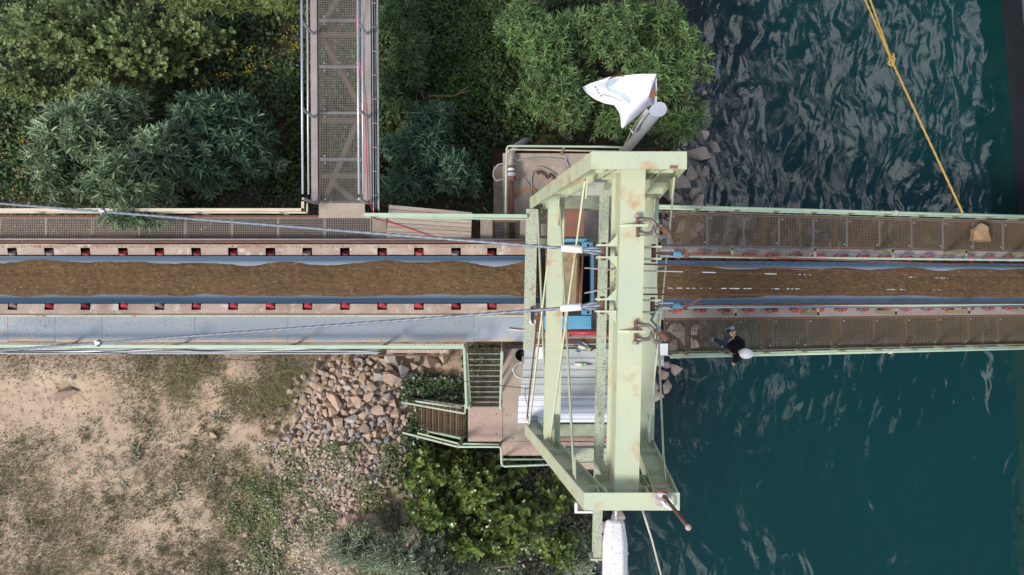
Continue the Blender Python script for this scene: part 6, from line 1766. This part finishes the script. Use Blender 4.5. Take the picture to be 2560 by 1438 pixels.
class Leaves:
    """collects leaves as arrays, builds one mesh with a tint per leaf"""
    def __init__(s): s.V, s.F, s.C, s.n = [], [], [], 0
    def add(s, kind, pos, dirs, nrm, L, W, col, thick=1.0):
        tv, tf = leaf_template(kind)
        N_ = len(pos)
        if N_ == 0: return
        d = dirs/np.linalg.norm(dirs, axis=1, keepdims=True)
        n = nrm - d*np.sum(nrm*d, 1, keepdims=True)
        ln = np.linalg.norm(n, axis=1, keepdims=True); n = np.where(ln > 1e-6, n/np.maximum(ln,1e-6), np.array([[0,0,1.0]]))
        w = np.cross(n, d)
        L = np.broadcast_to(L, (N_,)); W = np.broadcast_to(W, (N_,))
        v = pos[:,None,:] + d[:,None,:]*(tv[None,:,0:1]*L[:,None,None]) + w[:,None,:]*(tv[None,:,1:2]*W[:,None,None]) + n[:,None,:]*(tv[None,:,2:3]*L[:,None,None]*thick)
        k = len(tv)
        f = tf[None] + (np.arange(N_)*k)[:,None,None] + s.n
        s.V.append(v.reshape(-1,3)); s.F.append(f.reshape(-1,3)); s.C.append(np.repeat(col, k, 0)); s.n += N_*k
    def mesh(s, name, base, mat):
        V = np.concatenate(s.V) - np.array(base); F = np.concatenate(s.F); C = np.concatenate(s.C)
        me = bpy.data.meshes.new(name)
        me.vertices.add(len(V)); me.vertices.foreach_set("co", V.astype(np.float32).ravel())
        me.loops.add(F.size); me.loops.foreach_set("vertex_index", F.astype(np.int32).ravel())
        me.polygons.add(len(F)); me.polygons.foreach_set("loop_start", np.arange(0, F.size, 3, dtype=np.int32))
        me.update(calc_edges=True)
        a = me.color_attributes.new("tint", 'FLOAT_COLOR', 'POINT')
        cc = np.ones((len(V),4), np.float32); cc[:,:3] = np.clip(C, 0.001, 1); a.data.foreach_set("color", cc.ravel())
        me.materials.append(mat)
        return me

def tint(n, c0, c1, jit=0.25, g=None):
    t = (nrg.random((n,1)) if g is None else g.reshape(-1,1))
    c = np.array(c0)*(1-t) + np.array(c1)*t
    return c*(1 + (nrg.random((n,1))-0.5)*2*jit)

TRI = [0]
def shrub(name, label, cat, lobes, shoots, kind, L, W, c0, c1, per=14, spread=0.32, stem_mat='bark', leafmat='leaf', group=None, up=0.7, base_px=None, jit=0.25, fill=0.38, twig=0.006):
    """lobes: (px, py, z_top, rx, ry in photo pixels, depth m) ; shoots per lobe area"""
    c_ = np.mean([[l[0], l[1]] for l in lobes], 0)
    bp_ = G(*(base_px if base_px else (float(c_[0]), float(c_[1]))))
    root = thing(name, label, cat, bp_, group)
    lv = Leaves(); tw = MB()
    heads = []
    tot = sum(l[3]*l[4] for l in lobes)
    for (px, py, zt, rx, ry, dp) in lobes:
        z_c = zt - dp; c = np.array(P(px, py, z_c)); sc = (CAM_Z - zt)/2000
        RX_, RY_ = rx*sc, ry*sc
        n = int(shoots*rx*ry/tot)
        u = nrg.normal(size=(n,3)); u /= np.linalg.norm(u,axis=1,keepdims=True); u[:,2] = np.abs(u[:,2])*1.0 - 0.15
        r = fill + (1-fill)*nrg.random((n,1))**0.6
        # lumpy outline
        ang_ = np.arctan2(u[:,1],u[:,0]); lump = 0.86 + 0.22*np.sin(ang_*3+px)+0.10*np.sin(ang_*7+py)
        tip = c + u*r*np.array([RX_,RY_,dp])*np.stack([lump,lump,np.ones(n)],1)
        out = u*np.array([1/RX_,1/RY_,1/dp]); out /= np.linalg.norm(out,axis=1,keepdims=True)
        dr = out*0.7 + np.array([0,0,up]) + nrg.normal(size=(n,3))*0.28; dr /= np.linalg.norm(dr,axis=1,keepdims=True)
        heads.append((c, tip))
        # leaves in spirals along the last stretch of each shoot
        sl = spread*(0.7+0.6*nrg.random((n,1)))
        a1 = np.cross(dr, np.array([0.31,0.17,0.93])); a1 /= np.linalg.norm(a1,axis=1,keepdims=True); a2 = np.cross(dr,a1)
        g0 = nrg.random(n)
        ph0 = nrg.random(n)*6.28
        for k in range(per):
            t = (k+0.5)/per
            ph = ph0 + k*2.4
            rad = a1*np.cos(ph)[:,None] + a2*np.sin(ph)[:,None]
            pos = tip - dr*sl*(1-t) + nrg.normal(size=(n,3))*0.012
            ld_ = rad*(1.0-0.55*t) + dr*(0.35+0.75*t) + nrg.normal(size=(n,3))*0.18 - np.array([0,0,0.12])
            nn = dr*0.8 - rad*0.3 + np.array([0,0,0.7]) + nrg.normal(size=(n,3))*0.25
            s_ = (0.45+0.85*nrg.random(n))*(0.75+0.4*math.sin(math.pi*min(1,t+0.15)))
            lv.add(kind, pos, ld_, nn, L*s_, W*s_*(0.85+0.3*nrg.random(n)), tint(n, c0, c1, jit, np.clip(0.62*g0 + 0.38*nrg.random(n), 0, 1)))
        if twig:
            for q in range(0, n):
                a = Vector(tip[q]); b_ = a - Vector(dr[q])*float(sl[q,0])*1.25
                tw.tube([b_, a], [twig, twig*0.4], 3, caps=False)
    me = lv.mesh("crown", bp_, M[leafmat]); TRI[0] += len(me.polygons)
    child_mesh("crown", me, root, kind="stuff")
    # limbs from the base to every lobe, forking
    for c, tip in heads:
        b0 = Vector(bp_) + Vector((rng.uniform(-.2,.2), rng.uniform(-.2,.2), -0.1)); cc = Vector(c)
        mid = b0.lerp(cc, 0.5) + Vector((rng.uniform(-.2,.2), rng.uniform(-.2,.2), 0.15))
        tb = MB(); tb.tube([b0, mid, cc], [0.06,0.045,0.03], 7)
        part("trunk", tb, M['bark'], root, True)
        for q in range(0, len(tip), max(1, len(tip)//26)):
            e = Vector(tip[q]); m_ = cc.lerp(e, 0.5) + Vector((rng.uniform(-.1,.1), rng.uniform(-.1,.1), 0.05))
            tw.tube([cc.lerp(mid,0.15), m_, e], [0.018,0.012,0.004], 4, caps=False)
    part("twigs", tw, M[stem_mat], root, kind="stuff")
    return root

WG0, WG1 = (0.030,0.075,0.030), (0.36,0.47,0.27)
BG0, BG1 = (0.018,0.055,0.032), (0.19,0.30,0.17)
shrub("willow_shrub", "large pale willow shrub hanging over the shore walkway's north rail", "shrub",
      [(250,330,0.6,165,135,1.9),(330,460,1.2,125,98,1.9),(170,420,0.2,110,105,1.7),(330,545,1.5,85,40,0.9),(420,380,0.3,90,95,1.6)], 1250, 'lance', 0.23, 0.047, WG0, WG1, per=13, base_px=(280,420))
shrub("willow_shrub", "darker willow shrub just west of the gangway", "shrub",
      [(540,300,-0.6,125,90,1.7),(620,370,-0.9,110,95,1.6),(520,420,-0.5,100,80,1.6)], 640, 'lance', 0.25, 0.052, BG0, BG1, per=12, base_px=(560,370))
shrub("aspen_tree", "round leaved aspen filling the top left corner", "tree",
      [(150,90,0.3,190,120,2.2),(330,130,-0.4,170,120,2.0),(60,210,-0.6,110,80,1.6),(480,90,-1.2,130,90,1.6),(260,230,-0.9,130,60,1.5)], 1500, 'round', 0.095, 0.092, (0.042,0.080,0.022), (0.28,0.36,0.13), per=12, spread=0.42, base_px=(220,110))
shrub("willow_tree", "yellow green willow twigs reaching in at the top beside the gangway", "tree",
      [(450,-10,0.4,110,45,1.3),(600,0,0.4,130,55,1.4),(720,-5,0.8,60,60,1.2)], 520, 'lance', 0.17, 0.030, (0.07,0.11,0.025), (0.30,0.38,0.12), per=13, base_px=(600,-60))
shrub("willow_shrub", "willow shrub along the gangway's east side at the top", "shrub",
      [(1010,60,-0.9,75,90,1.7),(1030,160,-1.1,65,90,1.7),(985,230,-1.4,50,80,1.5)], 520, 'lance', 0.20, 0.036, (0.030,0.070,0.026), (0.17,0.28,0.11), per=13, base_px=(1010,150))
shrub("willow_shrub", "blue green willow shrub between the gangway and the concrete platform", "shrub",
      [(1060,370,-0.8,110,80,1.8),(1140,440,-1.1,80,70,1.6),(1020,460,-1.0,75,65,1.6),(1080,300,-1.3,70,50,1.4)], 800, 'lance', 0.24, 0.048, BG0, (0.18,0.30,0.18), per=12, base_px=(1070,400))
shrub("willow_tree", "broad pale willow by the river behind the white flag", "tree",
      [(1370,110,-0.2,150,110,2.1),(1520,90,-0.1,150,100,2.1),(1400,250,-0.7,140,100,1.9),(1630,200,-0.6,130,120,2.0),(1690,310,-1.2,100,70,1.6),(1560,300,-1.0,110,70,1.6),(1640,60,-0.9,90,70,1.7),(1705,150,-1.0,85,110,1.7),(1310,50,-0.9,90,70,1.6)], 2000, 'lance', 0.185, 0.034, (0.034,0.080,0.024), (0.23,0.36,0.13), per=13, base_px=(1480,190))
shrub("poplar_tree", "glossy green young poplar south west of the tower", "tree",
      [(1200,1200,-1.1,150,90,1.8),(1300,1290,-0.7,140,100,2.0),(1100,1270,-1.3,130,90,1.8),(1210,1350,-1.2,150,80,1.7),(1070,1165,-1.8,95,75,1.4),(1150,1140,-2.4,90,40,1.0),(1390,1240,-1.5,70,80,1.5),(1400,1370,-1.8,70,70,1.4)], 1000, 'lobed', 0.14, 0.13, (0.020,0.046,0.010), (0.19,0.265,0.05), per=8, spread=0.40, stem_mat='twig', leafmat='leaf_gloss', base_px=(1240,1290), jit=0.3)
shrub("silver_willow", "silvery grey willow shrub at the bottom edge", "shrub",
      [(1010,1380,-0.9,140,75,1.5),(890,1360,-1.6,95,75,1.3),(1120,1440,-0.9,140,60,1.4),(1430,1390,-2.2,75,65,1.4),(1320,1450,-1.8,100,45,1.4)], 1150, 'lance', 0.17, 0.028, (0.13,0.175,0.105), (0.46,0.53,0.37), per=13, base_px=(1060,1420))
# ---------------------------------------------------------------- low cover
def patch(name, label, cat, n, region, kind, L, W, c0, c1, hmax, dens=None, mat='leaf', jit=0.3, upn=0.9, flat=0.35):
    lv = Leaves()
    (xa, xb, ya, yb) = region
    px = nrg.uniform(xa, xb, n); py = nrg.uniform(ya, yb, n)
    k = np.ones(n, bool) if dens is None else (nrg.random(n) < dens(px, py))
    px, py = px[k], py[k]; n = len(px)
    z = np.full(n, -4.2)
    for _ in range(4):
        d = CAM_Z - z; x = (px-1280)*d/2000; y = (719-py)*d/2000; z = ground_z(x, y)
    hh = hmax*(0.25+0.75*fbm(x, y, 1.3, 44, 3))
    z = z + nrg.random(n)**0.7*hh
    d_ = nrg.normal(size=(n,3)); d_[:,2] = flat*np.abs(d_[:,2])
    nn = nrg.normal(size=(n,3))*0.45 + np.array([0,0,upn])
    s_ = 0.6+0.7*nrg.random(n)
    base = (float(x.mean()), float(y.mean()), float(z.min()))
    lv.add(kind, np.stack([x,y,z],1), d_, nn, L*s_, W*s_, tint(n, c0, c1, jit))
    me = lv.mesh(name, base, M[mat]); TRI[0] += len(me.polygons)
    o = bpy.data.objects.new(name, me); COL.objects.link(o); o.location = base
    return tag(o, label, cat, kind="stuff")
nzf = lambda s, seed, lo, hi: (lambda px, py: np.clip((fbm(px/100, py/100, s, seed, 4)-lo)/(hi-lo), 0, 1))
def keep_platform(f):
    def g(px, py):
        d = f(px, py)
        d = np.where((px > 1232) & (py > 372), 0, d)
        return np.where((px > 1700), 0, d)
    return g
patch("bramble_cover", "dark bramble and ivy covering the ground north of the conveyor", "bramble", 80000, (-60,1760,-60,545), 'round', 0.095, 0.085, (0.012,0.030,0.009), (0.060,0.110,0.024), 0.9, keep_platform(lambda px, py: np.where(py > 480, 0.30, 1.0)*np.clip((fbm(px/100,py/100,0.9,9,3)-0.25)/0.2,0.15,1)))
patch("fern_cover", "brighter green leafy weeds between the gangway and the willow", "weeds", 15000, (1090,1330,0,330), 'round', 0.07, 0.06, (0.025,0.06,0.012), (0.10,0.18,0.035), 0.8, nzf(1.3, 12, 0.35, 0.5))
patch("mossy_weeds", "olive weeds at the left edge above the shore walkway", "weeds", 16000, (-60,160,200,545), 'round', 0.06, 0.05, (0.045,0.06,0.014), (0.17,0.19,0.06), 0.6, nzf(1.0, 15, 0.3, 0.55))
patch("dry_weeds", "greyish dry weeds along the foot of the north walkway", "weeds", 9000, (0,800,455,560), 'lance', 0.09, 0.025, (0.06,0.06,0.045), (0.17,0.16,0.13), 0.5, nzf(1.4, 17, 0.35, 0.55))
patch("ivy_by_steps", "ivy growing over the lower steps", "ivy", 9500, (1005,1180,935,1115), 'round', 0.085, 0.08, (0.02,0.045,0.016), (0.10,0.15,0.06), 0.9,
      lambda px, py: np.clip(np.exp(-(((px-1110)/62)**2+((py-968)/30)**2)) + np.exp(-(((px-1035)/28)**2+((py-985)/45)**2)) + np.exp(-(((px-1045)/38)**2+((py-1085)/28)**2)) + 0.05 - 0.25, 0, 1)*1.6*np.clip((fbm(px/100,py/100,2.2,19,3)-0.28)/0.16,0,1), 'leaf_gloss')
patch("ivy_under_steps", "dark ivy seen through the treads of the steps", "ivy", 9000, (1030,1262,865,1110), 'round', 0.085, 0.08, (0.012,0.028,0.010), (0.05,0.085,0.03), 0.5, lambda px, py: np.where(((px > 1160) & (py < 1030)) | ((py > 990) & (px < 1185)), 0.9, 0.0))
patch("understorey", "dark leaves under the young poplar", "undergrowth", 14000, (930,1490,1110,1450), 'round', 0.09, 0.085, (0.012,0.026,0.012), (0.05,0.085,0.03), 0.8, lambda px, py: np.clip((px-985+120*(fbm(px/100,py/100,1.6,71,3)-0.5)*2)/60, 0, 1), 'leaf_gloss')
patch("pale_weeds", "pale leaved dusty weeds between the stones and the bushes", "weeds", 12000, (480,960,1100,1450), 'round', 0.075, 0.048, (0.22,0.20,0.13), (0.60,0.53,0.42), 0.40,
      lambda px, py: np.clip((px-640+200*(fbm(px/100,py/100,1.1,73,3)-0.5)*2)/110-(1250-py)/260*0.8+0.3, 0, 1)*np.clip((fbm(px/100,py/100,2.1,23,4)-0.40)/0.14,0,1)*np.clip((960-px)/120,0,1))
patch("green_weeds", "green low weeds among the pale dusty weeds", "weeds", 26000, (480,1000,1100,1450), 'round', 0.065, 0.045, (0.05,0.075,0.022), (0.19,0.22,0.085), 0.45,
      lambda px, py: np.clip((px-640+200*(fbm(px/100,py/100,1.1,75,3)-0.5)*2)/120-(1230-py)/260*0.8+0.35, 0, 1)*np.clip((fbm(px/100,py/100,1.5,27,4)-0.40)/0.18,0,1))
# yellow blossoms
def blossoms(label, spots, n_each, seed):
    lv = Leaves(); X = []
    for (px, py, z) in spots:
        c = np.array(P(px, py, z)); k = n_each
        X.append(c + nrg.normal(size=(k,3))*np.array([0.07,0.09,0.05]))
    X = np.concatenate(X); n = len(X)
    lv.add('round', X, nrg.normal(size=(n,3)), nrg.normal(size=(n,3))*0.4+np.array([0,0,1]), 0.035, 0.03, tint(n,(0.42,0.26,0.01),(0.62,0.44,0.02),0.2))
    base = tuple(X.mean(0)); me = lv.mesh("blossoms", base, M['leaf'])
    o = bpy.data.objects.new("goldenrod_blossoms", me); COL.objects.link(o); o.location = base
    tag(o, label, "flowers", kind="stuff")
blossoms("yellow goldenrod flowers in the dark brush west of the gangway", [(556,183,-3),(485,210,-3),(515,203,-3),(625,120,-3),(628,165,-3),(622,180,-3),(665,160,-3),(590,120,-3),(452,178,-3),(735,75,-3),(740,115,-3),(710,95,-3),(575,135,-3),(622,230,-3),(565,185,-3)], 14, 1)
blossoms("small yellow flowers at the left edge above the walkway", [(57,335,-3.2),(55,350,-3),(143,345,-2),(162,358,-2),(10,390,-3.4),(90,405,-2),(78,410,-3),(60,425,-3),(35,475,-3),(305,298,-1),(45,430,-3)], 12, 2)
# ---------------------------------------------------------------- dry grass on the bare ground
def grass_field(name, label, n, region, dens, L, W, c0, c1, per, rad, lean_=0.9):
    px = nrg.uniform(region[0], region[1], n); py = nrg.uniform(region[2], region[3], n)
    k = nrg.random(n) < dens(px, py); px, py = px[k], py[k]; n = len(px)
    z = np.full(n, -4.2)
    for _ in range(4):
        d = CAM_Z - z; x = (px-1280)*d/2000; y = (719-py)*d/2000; z = ground_z(x, y)
    lv = Leaves(); base = (float(x.mean()), float(y.mean()), float(z.mean()))
    tc_ = nrg.random(n)
    for q in range(per):
        a = nrg.random(n)*6.28; r_ = rad*np.sqrt(nrg.random(n))
        pos = np.stack([x+np.cos(a)*r_, y+np.sin(a)*r_, z-0.01],1)
        b_ = a + nrg.normal(size=n)*0.8
        d_ = np.stack([np.cos(b_)*lean_, np.sin(b_)*lean_, 0.35+0.6*nrg.random(n)],1)
        s_ = 0.5+0.8*nrg.random(n)
        lv.add('blade', pos, d_, np.stack([-d_[:,0]*0.4,-d_[:,1]*0.4,np.ones(n)],1)+nrg.normal(size=(n,3))*0.3, L*s_, W*s_, tint(n, c0, c1, 0.2, np.clip(tc_*0.7+0.3*nrg.random(n),0,1)))
    me = lv.mesh(name, base, M['grass']); TRI[0] += len(me.polygons)
    o = bpy.data.objects.new(name, me); COL.objects.link(o); o.location = base
    return tag(o, label, "grass", kind="stuff")
def bare(px, py):
    """how grassy the bare ground is, from the drifts seen in the photograph"""
    f = fbm(px/100, py/100, 1.1, 51, 4)
    drift = 0.10 + 0.9*np.clip((f-0.44)/0.14, 0, 1)
    band = 0.7*np.exp(-((py-(930+0.10*(px-330)))/75)**2)*np.clip((px-230)/150,0,1)*np.clip((900-px)/120,0,1)*np.clip((f-0.36)/0.14,0,1)
    low = np.clip((py-1150)/200, 0, 1)*np.clip((560-px)/400,0.2,1)*0.5
    edge = np.exp(-((px-560)/60)**2)*np.clip((py-1080)/100,0,1)*0.8
    sandy = np.exp(-(((px-190)/150)**2+((py-1000)/80)**2)) + np.exp(-(((px-640)/90)**2+((py-1085)/45)**2)) + 0.6*np.exp(-(((px-480)/170)**2+((py-1290)/60)**2))
    d = np.clip(0.55*drift + 1.0*band + low + edge - 0.85*sandy, 0, 1)
    return np.where(px > 700, d*np.clip((760-px)/60 + np.clip((1000-py)/60,0,1), 0, 1), d)
grass_field("dry_grass", "thin dry olive grass in drifts over the sandy ground", 17500, (-60,900,880,1450), bare, 0.17, 0.012, (0.080,0.080,0.038), (0.29,0.26,0.15), 4, 0.10)
grass_field("tall_dry_grass", "taller matted olive grass along the foot of the conveyor", 4600, (180,960,880,1060), lambda px, py: np.exp(-((py-(935+0.10*(px-330)))/60)**2)*np.clip((px-250)/140,0,1)*np.clip((900-px)/150,0,1)*np.clip((fbm(px/100,py/100,1.5,57,4)-0.42)/0.14,0,1), 0.34, 0.016, (0.075,0.075,0.034), (0.38,0.33,0.19), 5, 0.12, 1.2)
grass_field("green_tufts", "small green tufts dotted over the sandy ground", 2200, (-60,720,1000,1450), nzf(1.6, 61, 0.42, 0.6), 0.12, 0.014, (0.045,0.065,0.022), (0.12,0.14,0.05), 14, 0.06, 0.7)
patch("low_weeds", "tiny creeping weeds on the sandy ground", "weeds", 24000, (-60,720,885,1450), 'round', 0.045, 0.03, (0.07,0.075,0.032), (0.20,0.185,0.10), 0.05, lambda px, py: bare(px,py)*0.8)
scatter_bits("soil_clods", 2600, (-15.5,-6.4), (-9,-2), lambda x,y: gz(x,y)-0.004, 0.012, 0.045, surf("pale_clod", (0.40,0.29,0.21), 0.95, col2=(0.30,0.22,0.16), var_scale=7), "small clods and pebbles strewn on the sandy ground", "pebbles", 77)
# mullein rosettes
for i, (px, py, r) in enumerate([(340,1125,22),(338,1145,20),(530,1190,20),(440,1228,22),(545,1042,24),(310,1212,18),(525,1150,14),(180,1180,12)]):
    p = G(px, py); root = thing("mullein", ["upper rosette of the touching pair of grey green weeds", "lower rosette of the touching pair of grey green weeds", "rosette weed nearest the heap beside small stones", "rosette weed standing alone low in the bare ground", "flat rosette weed in the matted grass, farthest up", "withered rosette with pale leaves left of the lone one", "smaller rosette above the one nearest the heap", "small rosette weed nearest the left edge"][i], "weed", p, "rosette weeds on the sandy ground")
    lv = Leaves(); n = 15; a = np.arange(n)*2.4 + i; s_ = np.linspace(1.15, 0.45, n)*r*24.2/2000
    d_ = np.stack([np.cos(a), np.sin(a), np.linspace(0.1,1.2,n)],1)
    lv.add('lance', np.tile(np.array(p)+np.array([0,0,0.02]),(n,1)), d_, np.tile([0,0,1.0],(n,1))+nrg.normal(size=(n,3))*0.15, s_, s_*0.30, tint(n,(0.20,0.21,0.13),(0.46,0.42,0.30),0.2))
    child_mesh("leaves", lv.mesh("leaves", p, M['leaf']), root, kind="stuff")
# bare twigs and sticks
for (a, b_, lab) in (((1070,240),(1175,225),"bare forked stick lying in the brush east of the gangway"),((470,142),(520,140),"short pale stick in the dark brush at the upper left")):
    p0, p1 = P(*a,-3.0), P(*b_,-2.8); mb = MB(); m_ = p0.lerp(p1,.6)+Vector((0,-.12,.05)); mb.tube([p0,m_,p1],[0.02,0.016,0.008],6); mb.tube([m_,p1+Vector((0.05,0.12,0.1))],[0.012,0.005],5)
    single("stick", mb, surf("pale_stick",(0.30,0.20,0.13),0.8), lab, "stick", smooth=True)
print("leaf triangles", TRI[0])
